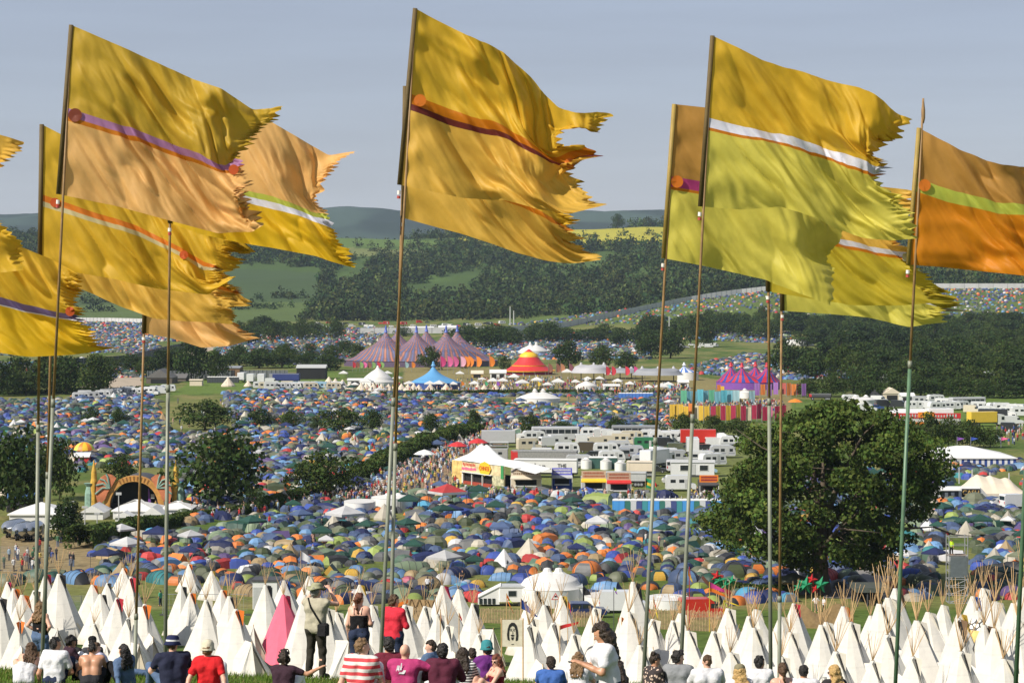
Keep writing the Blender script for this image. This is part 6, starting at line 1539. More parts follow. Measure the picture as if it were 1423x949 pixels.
def lorry():
    o = thing('lorry', 'x', 'lorry'); w = 2.5
    MB().rbox((-5.2, -w/2, 1.05), (2.2, w/2, 3.7), .06).put('cargo_box', VEH, o)
    MB().prism([(2.4, .5), (4.5, .5), (4.55, 1.4), (4.35, 2.7), (3.9, 2.95), (2.4, 2.95)], -w/2+.08, w/2-.08).put('cab', WHITE, o)
    MB().add([(4.56, -1, 1.55), (4.56, 1, 1.55), (4.40, 1, 2.6), (4.40, -1, 2.6)], [(0,1,2,3)]).put('windscreen', GLASS, o)
    side_windows(o, [(3.4, 4.2)], 1.6, 2.4, w-.16, 'cab_window'); MB().box((-5, -.5, .75), (3.5, .5, 1.05)).put('chassis', DKGREY, o)
    wheels(o, (-4.2, -3.2, 3.6), w-.3, .48); return o
def coach():
    o = thing('coach', 'x', 'coach'); w = 2.5
    MB().rbox((-5.5, -w/2, .4), (5.5, w/2, 3.2), .18).put('body', VEH, o); side_windows(o, [(-5.1+1.45*k, -3.8+1.45*k) for k in range(7)], 1.7, 2.6, w)
    MB().box((5.49, -1.05, 1.4), (5.53, 1.05, 2.9)).put('windscreen', GLASS, o); wheels(o, (-3.5, 3.6), w-.3, .48); return o
def silver():
    o = thing('silver_caravan', 'x', 'caravan'); m = mat('polished_aluminium', (.62, .64, .66), .22, metal=.9, var=.05)
    L = [(x, .35+.95*math.cos(math.asin(min(1, abs(x)/3)))**.6) for x in np.linspace(-3, 3, 15)]
    G = np.array([[(x, 1.15*math.cos(a)*(1-(abs(x)/3.05)**4)**.5, 1.55 + 1.1*math.sin(a)*(1-(abs(x)/3.05)**4)**.5) for a in np.linspace(-.9, math.pi+.9, 18)] for x in np.linspace(-3, 3, 17)])
    MB().grid(G).put('body', m, o, True); b = MB()
    for x in (-1.8, 0, 1.6): b.box((x-.4, -1.17, 1.5), (x+.4, -1.12, 2.0))
    b.put('window', GLASS, o); MB().box((.5, -1.19, .7), (1.1, -1.14, 2.2)).put('door', LGREY, o); wheels(o, (-.3, .5), 1.9); return o
def statichome():
    o = thing('static_caravan', 'x', 'caravan'); MB().box((-4, -1.5, .4), (4, 1.5, 2.7)).put('body', VEH, o)
    MB().prism([(-1.65, 2.7), (1.65, 2.7), (0, 3.15)], -4.15, 4.15, 'yz').put('roof', LGREY, o)
    for x in (-2.4, 1.2):
        f = MB().box((x, -1.56, 1.15), (x+1.7, -1.504, 2.3)).put('window', WHITE, o); MB().box((x+.1, -1.58, 1.25), (x+1.6, -1.562, 2.2)).put('pane', GLASS, f)
    MB().box((-.3, -1.55, .45), (.5, -1.504, 2.4)).put('door', LGREY, o); MB().box((-3.9, -1.4, 0), (3.9, 1.4, .4)).put('skirting', DKGREY, o); return o
VP = {k: Proto(f) for k, f in dict(caravan=caravan, camper=campervan, van=panelvan, car=car, lorry=lorry, coach=coach, silver=silver, static=statichome).items()}
VN = dict(caravan='touring caravan', camper='high-roofed camper van', van='panel van', car='car', lorry='box lorry', coach='long coach', silver='polished silver caravan', static='static caravan')
VC = {'white': (.62, .63, .63), 'cream': (.56, .50, .38), 'grey': (.22, .23, .24), 'pale grey': (.42, .43, .44), 'dark': (.03, .032, .036), 'red': (.48, .03, .02), 'blue': (.04, .09, .30), 'navy': (.02, .03, .10), 'green': (.03, .16, .07), 'brown': (.08, .065, .045), 'yellow': (.65, .45, .05), 'olive': (.09, .10, .06), 'light blue': (.25, .42, .55), 'silver': (.5, .5, .5)}
VL = []
def veh(kind, col, px, base, rz=0, where='', sc=1.0):
    g = ground(px, base); o = VP[kind].put(g, R(rz + rt.uniform(-4, 4)), None, sc, 'vehicles parked in the festival fields')
    for ch in o.children:
        if ch.name.split('.')[0] in ('body', 'cargo_box'): ch.color = (*VC[col], 1)
    VL.append((o, px, g[1], f'{col} {VN[kind]}' if kind != 'silver' else VN[kind], where)); return o
FW = 'in the caravan field'
def row(base):
    return FW + (', far row' if base < 618 else ', middle rows' if base < 642 else ', nearest row')
for k, c, px, b, rz in [('lorry','pale grey',702,621,0),('caravan','white',742,614,10),('van','white',765,621,20),('van','white',778,618,20),('coach','pale grey',772,612,5),('camper','cream',735,626,15),('car','yellow',757,631,0),('car','dark',770,634,0),('caravan','white',788,632,0),('car','red',798,642,0),
                        ('caravan','white',822,609,0),('van','white',838,609,15),('van','white',851,610,0),('coach','grey',883,610,0),('van','white',858,612,0),('van','cream',833,621,10),('van','cream',850,619,0),('camper','cream',866,619,0),('caravan','white',842,632,8),('caravan','pale grey',860,629,0),('van','grey',886,622,90),('camper','green',898,625,0),
                        ('van','grey',868,638,90),('caravan','white',850,644,5),('caravan','pale grey',878,636,0),('car','blue',898,637,0),('car','dark',828,636,0),('van','brown',820,629,0),('caravan','pale grey',805,650,0),('caravan','white',918,616,0),('caravan','white',946,613,0),('camper','white',934,615,0),('van','dark',926,622,0),('van','olive',944,630,0),('car','dark',936,640,0),('caravan','white',905,612,0),
                        ('van','white',915,636,60),('camper','white',924,648,80),('van','silver',934,655,85),('lorry','white',915,650,60),('car','dark',911,657,0),('camper','pale grey',940,644,10),('caravan','white',926,640,0),('lorry','white',962,632,88),('car','dark',974,626,0),('car','dark',984,626,0),('car','red',993,634,0),('van','white',996,622,0),('caravan','white',975,644,0),('caravan','white',990,648,20),('van','grey',986,642,80),('car','light blue',981,658,0),
                        ('static','white',962,662,0),('camper','white',946,682,0),('car','silver',936,672,0),('caravan','pale grey',896,650,0),('camper','white',756,641,0),('van','white',815,617,0),('caravan','cream',878,614,0),('van','white',897,604,0),('van','white',1006,618,0),('caravan','white',1016,622,0),('car','grey',1024,626,0),('caravan','pale grey',1004,636,0)]:
    veh(k, c, px, b, rz, row(b))
veh('lorry', 'red', 980, 621, 0, 'behind the white vans near oak', 1.05)
for px, b in ((20,747),(33,751),(46,750)): veh('silver', 'white', px, b, 80, 'in the fenced yard left')
# articulated trailers
def artic(label, px, base, wpx, hpx, m, mend, words=None, lips=False):
    g = ground(px, base); s = MX(g[1]); w, h = wpx*s, hpx*s; o = thing('articulated_trailer', label, 'lorry', g, R(-6))
    MB().rbox((-w/2, 0, 1.0), (w/2, 2.5, h), .08).put('cargo_box', m, o); MB().box((-w/2-.05, -.03, 1.02), (-w/2+w*.10, 2.53, h-.06)).put('front_panel', mend, o)
    MB().box((-w/2, .4, .65), (w/2, 2.1, 1.0)).put('chassis', DKGREY, o); wheels(o, (w*.26, w*.33, w*.40, -w*.36), 2.2, .48)
    MB().box((-w*.48, -.05, h-.28), (w*.49, -.01, h-.14)).put('side_rail', GREYM, o)
    for t, x, z, sz in words or (): text(t, sz, (w*x, -.06, h*z), o, INKB)
    return o
artic('grey and red articulated trailer parked behind the white one', 756, 648, 92, 22, mat('trailer_grey', (.24, .24, .23), .5, var=.2), RED)
artic('long white articulated trailer lettered er than, behind the stalls', 758, 664, 88, 26, WHITE, LGREY, [('er than...', -.14, .62, 1.5), ('THE', .26, .66, .9)])
artic('plain cream box trailer standing between the toilets and pole', 890, 662, 38, 21, CREAMC, CREAMC)
artic('grey box trailer behind the food stalls', 868, 676, 60, 20, LGREY, GREYM)
artic('navy blue articulated trailer on the far lorry park', 395, 532, 42, 13, cm('navy_trailer', (.025, .04, .16)), GREYM)
artic('red show trailer in front of the right-hand tree belt', 1140, 556, 30, 9, DKGREY, RED)
def horsebox():
    g = ground(688, 645); s = MX(g[1]); w = 36*s; o = thing('horsebox', 'grey living van with small windows and railed roof behind white peaks', 'lorry', g)
    MB().rbox((-w/2, 0, .9), (w/2, 2.5, 22*s), .1).put('body', mat('horsebox_paint', (.34, .35, .34), .45, var=.08), o)
    for x in (-.28, .12): MB().box((w*x, -.05, 14*s), (w*(x+.14), -.003, 17*s)).put('window', GLASS, o)
    r = MB()
    for y in (0, 2.5): r.tube([(-w*.2, y, 22*s), (-w*.2, y, 30*s), (w*.5, y, 30*s), (w*.5, y, 22*s)], .1, 5)
    r.box((-w*.2, 0, 25*s), (w*.5, 2.5, 26*s)).box((-w*.22, -.1, 29.6*s), (w*.52, 2.6, 30.4*s)); r.put('roof_rack', LGREY, o); wheels(o, (-w*.3, w*.3), 2.2, .48)
horsebox()
for i, (k, c, px, b) in enumerate([('lorry','white',338,531),('lorry','white',350,533),('lorry','white',364,533),('van','white',378,534),('caravan','white',300,524)]): veh(k, c, px, b, 90 if k == 'lorry' else 0, 'on the far lorry park')
for i in range(17): veh(('caravan','camper','caravan','van')[i % 4], ('white','white','pale grey')[i % 3], 112 + i*7.6, 555 - i*.55 + rt.uniform(-1.5, 1.5), rt.uniform(-20, 20), 'in the row below the grey panel fence')
for i in range(15): veh(('caravan','caravan','camper')[i % 3], ('white','cream','white','light blue')[i % 4], 362 + i*7.8, 541 + rt.uniform(-1, 1), rt.uniform(-15, 15), 'in the long row below the far lorries')
for px, b, k, c in [(1302,571,'caravan','white'),(1312,566,'camper','white'),(1322,570,'caravan','white'),(1334,569,'caravan','white'),(1344,567,'coach','pale grey'),(1352,574,'van','cream'),(1362,571,'camper','white'),(1372,577,'caravan','white'),(1384,572,'caravan','white'),(1394,573,'camper','white'),(1402,577,'caravan','white'),(1412,574,'caravan','white'),(1419,579,'camper','white'),(1376,582,'car','silver'),(1388,588,'lorry','dark'),(1405,600,'van','dark'),(1290,568,'van','white'),(1280,563,'camper','pale grey'),(1270,569,'caravan','white'),(1228,566,'van','dark'),(1218,569,'car','blue'),(1250,567,'van','dark'),(1206,572,'van','white'),(1182,560,'caravan','white'),(1222,560,'van','white'),(1300,560,'caravan','white'),(1408,590,'van','white'),(1372,592,'lorry','yellow')]:
    veh(k, c, px, b, rt.uniform(-25, 25), 'in the field above the striped marquee')
for px in range(420, 700, 9):
    veh(rt.choice(['car','van','caravan','car']), rt.choice(['white','silver','dark','white','red']), px + rt.uniform(-3, 3), 452 + rt.uniform(-3, 4), rt.uniform(-30, 30), 'in the far car park below the wood' + (', left half' if px < 560 else ', right half'))
for px in range(905, 1000, 8): veh(rt.choice(['car', 'van']), 'white', px, 482 + rt.uniform(-2, 2), 0, 'between the distant right trees')
veh('car', 'silver', 1394, 705, 10, 'beside the cream marquee on the right'); veh('van', 'white', 1412, 706, 20, 'beside the cream marquee on the right')
unique_labels(VL, lambda t: t[3], lambda t: t[4])
def cash_van():
    g = ground(1338, 697); s = MX(g[1]); w = 74*s; o = thing('cash_truck', 'white truck with a black CASH panel and open cash point counter', 'truck', g)
    MB().rbox((-w*.5, 0, .7), (w*.34, 2.4, 20*s), .12).put('body', WHITE, o); MB().prism([(w*.34, .6), (w*.5, .6), (w*.49, 7*s), (w*.42, 13*s), (w*.36, 18*s), (w*.34, 19*s)], .1, 2.3).put('cab', LGREY, o)
    MB().box((-w*.02, -.08, 7*s), (w*.32, -.003, 18*s)).put('sign_panel', BLACK, o); text('CASH', 1.1, (w*.15, -.11, 12.5*s), o, mat('sign_gold', (.55, .36, .12), .5))
    MB().box((-w*.42, -.05, 4*s), (-w*.08, -.003, 15*s)).put('cash_counter', DKGREY, o); MB().box((-w*.46, -.9, 16*s), (-w*.05, .05, 17*s)).put('awning', WHITE, o)
    for x in (-.34, -.22): MB().box((w*x, -.09, 4*s), (w*(x+.06), -.053, 13*s)).put('cash_machine', WHITE, o)
    wheels(o, (-w*.3, w*.4), 2.1, .42)
cash_van()
# ---- things right behind the tepees
def motorhome():
    Y = 249; g = on_ground(752, Y); s = MX(Y); o = thing('show_trailer', 'white living trailer with windows behind the tepees, warning triangle beside it', 'trailer', g)
    z0 = CH - (846-HY)*s; top = CH - (815-HY)*s - g[2]
    MB().rbox((-58*s, 0, .5), (58*s, 2.6, top), .06).put('body', WHITE, o); MB().box((-58.2*s, -.05, top-.12), (58.2*s, 2.65, top+.03)).put('roof_trim', LGREY, o)
    for a, b in ((-46, -34), (40, 48), (-10, 4)):
        f = MB().box((a*s, -.04, top*.5), (b*s, -.003, top*.82)).put('window', LGREY, o); MB().box((a*s+.06, -.06, top*.5+.06), (b*s-.06, -.042, top*.82-.06)).put('pane', GLASS, f)
    MB().prism([(58*s, 0.5), (70*s, .2), (70*s, top*.55), (58*s, top)], .2, 2.4).put('cab_end', BLACK, o)
    MB().prism([(-58*s, top), (-88*s, top*.42), (-88*s, .2), (-58*s, .2)], .2, 2.4).put('lean_to', WHITE, o); b = MB()
    for k in range(4): b.box(((-86+6*k)*s, .13, top*.12), ((-82+6*k)*s, .195, top*.4))
    b.put('cab_window', GLASS, o); MB().prism([(-88*s, top*.43), (-56*s, top*1.02), (-56*s, top*1.06), (-88*s, top*.47)], .1, 2.5).put('lean_to_roof', WHITE, o); wheels(o, (-20*s, 20*s), 2.3, .36)
motorhome()
tension_tent('marquee', 'white tent roof rising behind the white living trailer', 765, 840, 92, 46, 8, [(-.1, 0), (.25, 0)], c_white, TENTV, 2.0, power=.9, wall=WHITE, cat='marquee', spread=1.1, edge=.5)
tension_tent('marquee', 'low white canopy tent between trailer and tall tepee', 846, 842, 70, 17, 6, [(-.2, 0), (.4, 0)], c_white, TENTV, 1.2, power=.8, wall=WHITE, cat='marquee', spread=1.2, edge=.5)
tension_tent('marquee', 'low white awning left of the red van', 928, 844, 60, 15, 6, [(-.3, 0), (.3, 0)], c_white, TENTV, 1.1, power=.8, wall=WHITE, cat='marquee', spread=1.2, edge=.5)
def near_car(kind, col, px, Y, rz, label, sc=1.0):
    o = VP[kind].put(on_ground(px, Y), R(rz), label, sc, None)
    if 'group' in o: del o['group']
    for ch in o.children:
        if ch.name.split('.')[0] in ('body', 'cargo_box'): ch.color = (*VC[col], 1)
near_car('van', 'red', 976, 236, 6, 'dull red van parked behind a hurdle fence right of the white awning', .95)
near_car('car', 'navy', 812, 238, 4, 'dark navy car behind the tepees, beside the white trailer', 1.1)
near_car('van', 'white', 866, 243, 0, 'white van half hidden by the tall middle tepee')
def warning_sign():
    Y = 244; g = on_ground(772, Y); s = MX(Y); o = thing('road_sign', 'triangular red-edged warning sign in front of the white trailer', 'sign', g)
    z = CH - (833-HY)*s - g[2]; MB().tube([(0,0,0), (0,0,z)], .04, 6).put('post', GREYM, o)
    MB().prism([(-6*s, z), (6*s, z), (0, z+10*s)], -.06, -.02).put('border', RED, o); MB().prism([(-4.2*s, z+1.1*s), (4.2*s, z+1.1*s), (0, z+8*s)], -.075, -.061).put('face', WHITE, o)
    MB().box((-.12, -.09, z+3.6*s), (.12, -.076, z+6*s)).put('symbol', BLACK, o)
warning_sign()
# ------------------------------------------------------------------ fences, pennants and small things by the tepees
HESS = mat('hessian', (.30, .20, .10), .9, var=.2, scale=3, bump=.3); CHEST = mat('chestnut_paling', (.40, .28, .16), .85, var=.35, scale=3); WIRE = mat('wire_dark', (.05, .045, .04), .7)
def near_fence(name, label, x0, x1, Y0, Y1, h, style):
    n = 14; A = [on_ground(x0+(x1-x0)*t, Y0+(Y1-Y0)*t) for t in np.linspace(0, 1, n)]; base = A[0].copy(); A = [a-base for a in A]; o = thing(name, label, 'fence', base)
    L = np.linalg.norm(A[-1]-A[0])
    if style == 'paling':
        b = MB(); m = int(L/.16)
        for k in range(m):
            t = k/m*(n-1); i = min(int(t), n-2); p = A[i]+(A[i+1]-A[i])*(t-i); hh = h*(.93+.1*((k*37) % 11)/11); b.box((p[0]-.045, p[1]-.02, p[2]), (p[0]+.045, p[1]+.02, p[2]+hh))
        b.put('palings', CHEST, o); r = MB()
        for q in (.25, .8): r.tube([a+[0,.04,h*q] for a in A], .02, 4)
        r.put('wires', WIRE, o)
    elif style == 'hessian':
        MB().grid(np.array([[a+[0, .05*math.sin(i*2.1+z*3), z*h] for z in np.linspace(0, 1, 4)] for i, a in enumerate(A)])).put('hessian_screen', HESS, o); b = MB()
        k = int(L/.75)
        for i in range(k+1):
            t = i/k
            for d in (-1, 1):
                p = A[0]+(A[-1]-A[0])*t; q = A[0]+(A[-1]-A[0])*min(max(t+d*.75/L*1.1, 0), 1); b.tube([p+[0,-.08,.05], q+[0,-.08,h*1.02]], .035, 4)
        b.put('lattice_laths', mat('lattice_dark', (.09, .05, .02), .8), o)
    elif style == 'heras':
        b = MB(); m = max(2, int(L/3.2))
        for k in range(m):
            p, q = A[0]+(A[-1]-A[0])*k/m, A[0]+(A[-1]-A[0])*(k+.97)/m
            b.tube([p, p+[0,0,h], q+[0,0,h], q, p], .035, 4)
            for j in range(1, 12): t = j/12; b.tube([p+(q-p)*t, p+(q-p)*t+[0,0,h]], .012, 3)
            for j in range(1, 4): b.tube([p+[0,0,h*j/4], q+[0,0,h*j/4]], .012, 3)
        b.put('mesh_panels', GREYM, o); f = MB()
        for k in range(m+1): p = A[0]+(A[-1]-A[0])*k/m; f.box(p+np.array([-.3,-.12,0]), p+np.array([.3,.12,.14]))
        f.put('feet', DKGREY, o)
    return o
near_fence('lattice_fence', 'hessian fence crossed by dark diagonal laths behind the standing women', 540, 604, 236, 234, 2.1, 'hessian')
near_fence('paling_fence', 'chestnut paling fence in front of the red van', 898, 1008, 226, 222, 2.0, 'paling')
near_fence('paling_fence', 'pale wooden paling fence below the lattice fence', 575, 622, 228, 228, 1.9, 'paling')
near_fence('hessian_fence', 'brown hessian windbreak behind the portrait banner', 668, 740, 232, 230, 1.5, 'paling')
near_fence('hessian_fence', 'brown paling windbreak between yellow-flapped tepee and navy car', 790, 835, 228, 228, 1.5, 'paling')
near_fence('mesh_fence', 'grey steel mesh fence left of the white cabin', 96, 130, 238, 238, 2.2, 'heras')
near_fence('mesh_fence', 'grey steel mesh fence between the first flagpoles and white cabin', 226, 345, 240, 240, 2.2, 'heras')
near_fence('mesh_fence', 'steel mesh fence of the silver caravan yard', 0, 40, 285, 285, 3, 'heras')
def hessian_bags():
    o = thing('hessian_screen', 'rumpled brown hessian screen between the oak trunk and tepees', 'screen', on_ground(1150, 226))
    MB().grid(np.array([[(x, .25*math.sin(x*2.2+z*3), z*(2.0+.5*math.sin(x*1.7))) for z in np.linspace(0, 1, 5)] for x in np.linspace(-3.4, 2.6, 26)])).put('cloth', HESS, o, True)
    b = MB()
    for x in (-3.3, -1.2, .8, 2.5): b.tube([(x, .1, -.1), (x, .1, 2.6)], .05, 5)
    b.put('post', LODGE, o)
hessian_bags()
def site_cabin():
    g = on_ground(368, 246); s = MX(246); o = thing('site_cabin', 'flat grey and white site cabin behind the pink tepee', 'cabin', g); h = CH - (808-HY)*s - g[2]
    MB().box((-17*s, 0, 0), (17*s, 3, h)).put('body', WHITE, o); MB().box((-18*s, -.1, h), (20*s, 3.1, h+.2)).put('roof', DKGREY, o); MB().box((-16*s, -.05, .1), (-4*s, -.003, h*.8)).put('door', LGREY, o); MB().box((2*s, -.04, h*.4), (10*s, -.003, h*.8)).put('window', GLASS, o)
site_cabin()
def shelter():
    g = on_ground(1212, 250); s = MX(250); o = thing('shelter', 'dark flat-roofed shelter at the foot of the shaded path', 'shelter', g); h = CH-(815-HY)*s-g[2]
    MB().box((-24*s, -1, h-.5), (24*s, 4, h)).put('roof', mat('shelter_roof', (.07, .08, .07), .7), o); MB().box((-22*s, 3.6, 0), (22*s, 3.9, h-.5)).put('back_wall', BLACK, o)
    for x in (-22, -8, 8, 22): MB().tube([(x*s, -.8, 0), (x*s, -.8, h-.5)], .08, 6).put('post', DKGREY, o)
shelter()
def scaffold():
    g = ground(1332, 838); s = MX(g[1]); o = thing('scaffold_tower', 'grey scaffold watch tower above the camp on the right', 'scaffold', g); h = 66*s; w = 13*s
    b = MB()
    for x in (-w, w):
        for y in (0, 2*w*.8): b.tube([(x, y, 0), (x, y, h+2.2)], .06, 5)
    for k in range(7):
        z = h*k/6
        for y in (0, 2*w*.8): b.tube([(-w, y, z), (w, y, z)], .045, 4)
        for x in (-w, w): b.tube([(x, 0, z), (x, 2*w*.8, z)], .045, 4)
        if k < 6: b.tube([(-w, 0, z), (w, 0, z+h/6)], .035, 4)
    for z in (h+1.1, h+2.0): b.tube([(-w, 0, z), (w, 0, z), (w, 1.6*w, z), (-w, 1.6*w, z), (-w, 0, z)], .045, 4)
    b.put('scaffold_tubes', GREYM, o); MB().box((-w, .05, h-.1), (w, 1.55*w, h)).put('platform', WOODB, o); MB().box((-w*.9, -.1, h*.55), (w*.9, -.02, h*.98)).put('sheeting', mat('scaffold_net', (.10, .12, .13), .8), o)
    return g, h
SCAF = scaffold()
# portrait banner
def portrait():
    Y = 135; s = MX(Y); g = on_ground(712, Y); o = thing('portrait_banner', 'cream square banner with a black ink portrait of a long-haired face', 'banner', g)
    z1 = CH-(861-HY)*s-g[2]; z0 = z1 - 37*s; x0, x1 = -14*s, 14*s
    MB().box((x0, 0, z0), (x1, .05, z1)).put('cloth', mat('banner_cream', (.62, .57, .44), .8), o)
    for x in (x0-.04, x1+.04): MB().tube([(x, .03, -.1), (x, .03, z1+.1)], .045, 5).put('post', LODGE, o)
    c = (z0+z1)/2
    def q(pts, nm, y=-.012): MB().prism([(x*s, c+z*s) for x, z in pts], y-.008, y).put(nm, INKB, o)
    q([(-6.6,-9),(-7.5,-2),(-6.6,6),(-4.6,12),(-1,15),(3,14.6),(6,11),(7.6,4),(8.2,-3),(7.6,-9.5),(4.4,-10.5),(5.2,-3),(4.6,4),(2.4,9.5),(-.6,10.5),(-3.2,8),(-4.4,3),(-4.6,-4),(-3.8,-10)], 'ink_hair')
    q([(-3.2,4.2),(-.8,4.6),(-.8,3.4),(-3.2,3.2)], 'ink_eye'); q([(1,4.6),(3.4,4.2),(3.4,3.2),(1,3.4)], 'ink_eye'); q([(-3.4,6),(-.6,6.4),(-.6,5.9),(-3.4,5.4)], 'ink_brow'); q([(.9,6.4),(3.6,6),(3.6,5.4),(.9,5.9)], 'ink_brow')
    q([(-.2,3),(.5,3),(1.2,-.6),(-.8,-.6),(-.2,-.1),(.5,-.1)], 'ink_nose'); q([(-2.6,-2.2),(0,-1.6),(2.8,-2.2),(1.6,-4),(.1,-4.4),(-1.5,-4)], 'ink_moustache'); q([(-2,-5.4),(2.2,-5.4),(1.2,-8.6),(.1,-9.6),(-1.2,-8.6)], 'ink_beard'); q([(-1.6,-15),(2,-14.6),(2,-15.2),(-1.6,-15.6)], 'ink_scribble')
portrait()
# pennants on thin poles among the tepees
def small_pennant(px, top, Y, pts, m, label, cat='pennant', pole=None, pr=.035):
    g = on_ground(px, Y); s = MX(Y); o = thing('pennant' if cat == 'pennant' else 'camp_flag', label, cat, g); h = CH-(top-HY)*s-g[2]
    MB().tube([(0,0,-.1), (0,0,h)], pr, 5).put('pole', pole or LODGE, o)
    for i, (poly, mm) in enumerate(pts):
        n = 6; V = []
        P4 = [np.array([x*s, 0, h+z*s]) for x, z in poly]
        G = np.array([[(P4[0]*(1-u)+P4[1]*u)*(1-v)+(P4[3]*(1-u)+P4[2]*u)*v + np.array([0, .12*math.sin(u*6+i), 0]) for v in np.linspace(0, 1, 4)] for u in np.linspace(0, 1, 8)])
        MB().grid(G).put('cloth', mm, o, True)
    return o
FL = {k: cloth('pennant_'+k, c, .3, .5) for k, c in dict(red=(.55,.03,.03), blue=(.03,.08,.35), orange=(.75,.18,.02), yellow=(.75,.55,.05), magenta=(.6,.05,.25), lime=(.5,.65,.1), purple=(.25,.05,.4), green=(.03,.30,.14), white=(.7,.7,.7), black=(.02,.02,.02), teal=(.05,.4,.4)).items()}
T4 = lambda x0, z0, x1, z1, w0, w1: [(x0, z0), (x1, z1), (x1, z1-w1), (x0, z0-w0)]
small_pennant(724, 831, 190, [(T4(0,0,24,-26,14,1), FL['blue'])], None, 'blue triangular pennant above the portrait banner')
small_pennant(704, 824, 200, [(T4(0,0,3,-6,6,4), FL['orange']), (T4(2,-5,9,-14,5,1), FL['lime']), (T4(1,-8,10,-28,3,1), FL['orange'])], None, 'orange and lime streamer pennant left of the blue one')
small_pennant(778, 869, 150, [(T4(0,0,26,6,6,3), FL['red'])], None, 'red ribbon pennant streaming sideways below the yellow-flapped tepee')
small_pennant(789, 833, 195, [(T4(0,0,4,-8,10,7), FL['orange']), (T4(3,-6,5,-20,8,3), FL['magenta'])], None, 'orange and pink streamer on the yellow-flapped tepee')
small_pennant(853, 815, 215, [(T4(0,0,4,-3,5,3), FL['lime']), (T4(2,-3,5,-10,5,1), FL['purple'])], None, 'dark slim pole with lime and purple ribbons before white canopy', pole=DKGREY)
small_pennant(908, 829, 200, [(T4(0,0,4,-14,6,5), FL['red']), (T4(2,-10,8,-36,7,2), FL['yellow'])], None, 'red and yellow flame streamer right of the tall tepee')
small_pennant(864, 857, 165, [(T4(0,0,5,-3,7,4), FL['orange']), (T4(-5,2,-3,-14,4,2), FL['red'])], None, 'little orange pennant at the foot of the tall tepee')
small_pennant(901, 841, 195, [(T4(0,0,3,-10,5,2), FL['red'])], None, 'short red ribbon beside the flame streamer')
small_pennant(958, 787, 222, [(T4(-2,-2,5,-22,10,2), FL['yellow']), (T4(1,-2,3,-22,4,3), FL['red'])], None, 'tall red and yellow ribboned pole left of the red van', pole=FL['red'])
small_pennant(986, 808, 222, [(T4(0,0,22,-12,8,3), FL['magenta']), (T4(0,-7,30,-22,6,2), FL['orange'])], None, 'magenta and orange twin pennant on yellow pole behind the red van', pole=FL['yellow'])
small_pennant(1006, 833, 205, [(T4(0,0,22,-8,3,1), FL['yellow']), (T4(0,-2,18,-22,4,1), FL['lime'])], None, 'yellow and lime ribbons on a short yellow pole right of red van', pole=FL['yellow'])
small_pennant(1049, 827, 200, [(T4(-1,0,3,-18,6,5), FL['orange'])], None, 'narrow orange flag above the tepee near the paired thin poles')
small_pennant(612, 846, 150, [(T4(0,0,2,-14,4,3), FL['red'])], None, 'thin red ribbon on the porch tip behind the bald man')
small_pennant(638, 851, 150, [(T4(0,0,4,-8,6,4), FL['red'])], None, 'red ribbon on a bare stick beside the crimson-flapped tepee')
small_pennant(543, 842, 215, [(T4(0,0,24,10,6,5), FL['orange'])], None, 'orange flag tied to the lattice fence')
# camp flags standing among the tents
small_pennant(897, 664, 395, [(T4(0,0,12,-4,5,5), FL['green']), (T4(12,-4,16,-9,5,4), FL['red']), (T4(0,-5,14,-10,4,4), FL['yellow']), (T4(0,-9,15,-14,4,3), FL['green']), ([(0,-1),(4,-7),(4,-7),(0,-13)], FL['black'])], None, 'green, gold, black and red national flag flying above the near camp', 'flag')
small_pennant(1271, 706, 378, [(T4(0,0,10,-3,12,10), FL['white']), (T4(2,-4,6,-5,5,5), FL['red'])], None, 'white flag with red emblem behind the oak on the right', 'flag')
small_pennant(480, 716, 360, [(T4(0,0,7,-3,10,8), FL['yellow'])], None, 'yellow flag among the tents left of the twin poles', 'flag')
small_pennant(660, 713, 350, [(T4(0,0,8,-4,8,7), FL['blue']), (T4(1,-5,7,-8,3,3), FL['red'])], None, 'blue and red flag in the middle of the near camp', 'flag')
small_pennant(290, 717, 355, [(T4(0,0,6,0,6,6), FL['yellow']), (T4(0,-7,6,-7,7,7), FL['teal'])], None, 'yellow over teal flag in front of the hedge', 'flag')
small_pennant(875, 697, 362, [(T4(0,0,9,-5,6,4), FL['yellow'])], None, 'yellow flag in front of the blue toilets', 'flag')
small_pennant(307, 587, 640, [(T4(0,0,9,-3,7,6), FL['yellow']), (T4(0,-5,8,-8,3,3), FL['blue'])], None, 'blue and yellow flag by the bushy trees on the left', 'flag')
small_pennant(375, 588, 650, [(T4(0,0,9,-3,7,6), FL['white']), (T4(2,-1,8,-4,3,3), FL['blue'])], None, 'white and blue flag between the left row trees', 'flag')
small_pennant(588, 684, 385, [(T4(0,0,10,-9,4,3), FL['red']), (T4(0,-4,9,-13,3,3), FL['blue'])], None, 'red and blue flag near the foot of the dirt track', 'flag')
small_pennant(418, 765, 285, [(T4(0,0,13,-9,12,8), FL['white'])], None, 'tattered white flag above the man in hat', 'flag')
small_pennant(985, 700, 360, [(T4(-3,0,9,-1,13,12), FL['white'])], None, 'white towel-like flag left of the oak crown', 'flag')
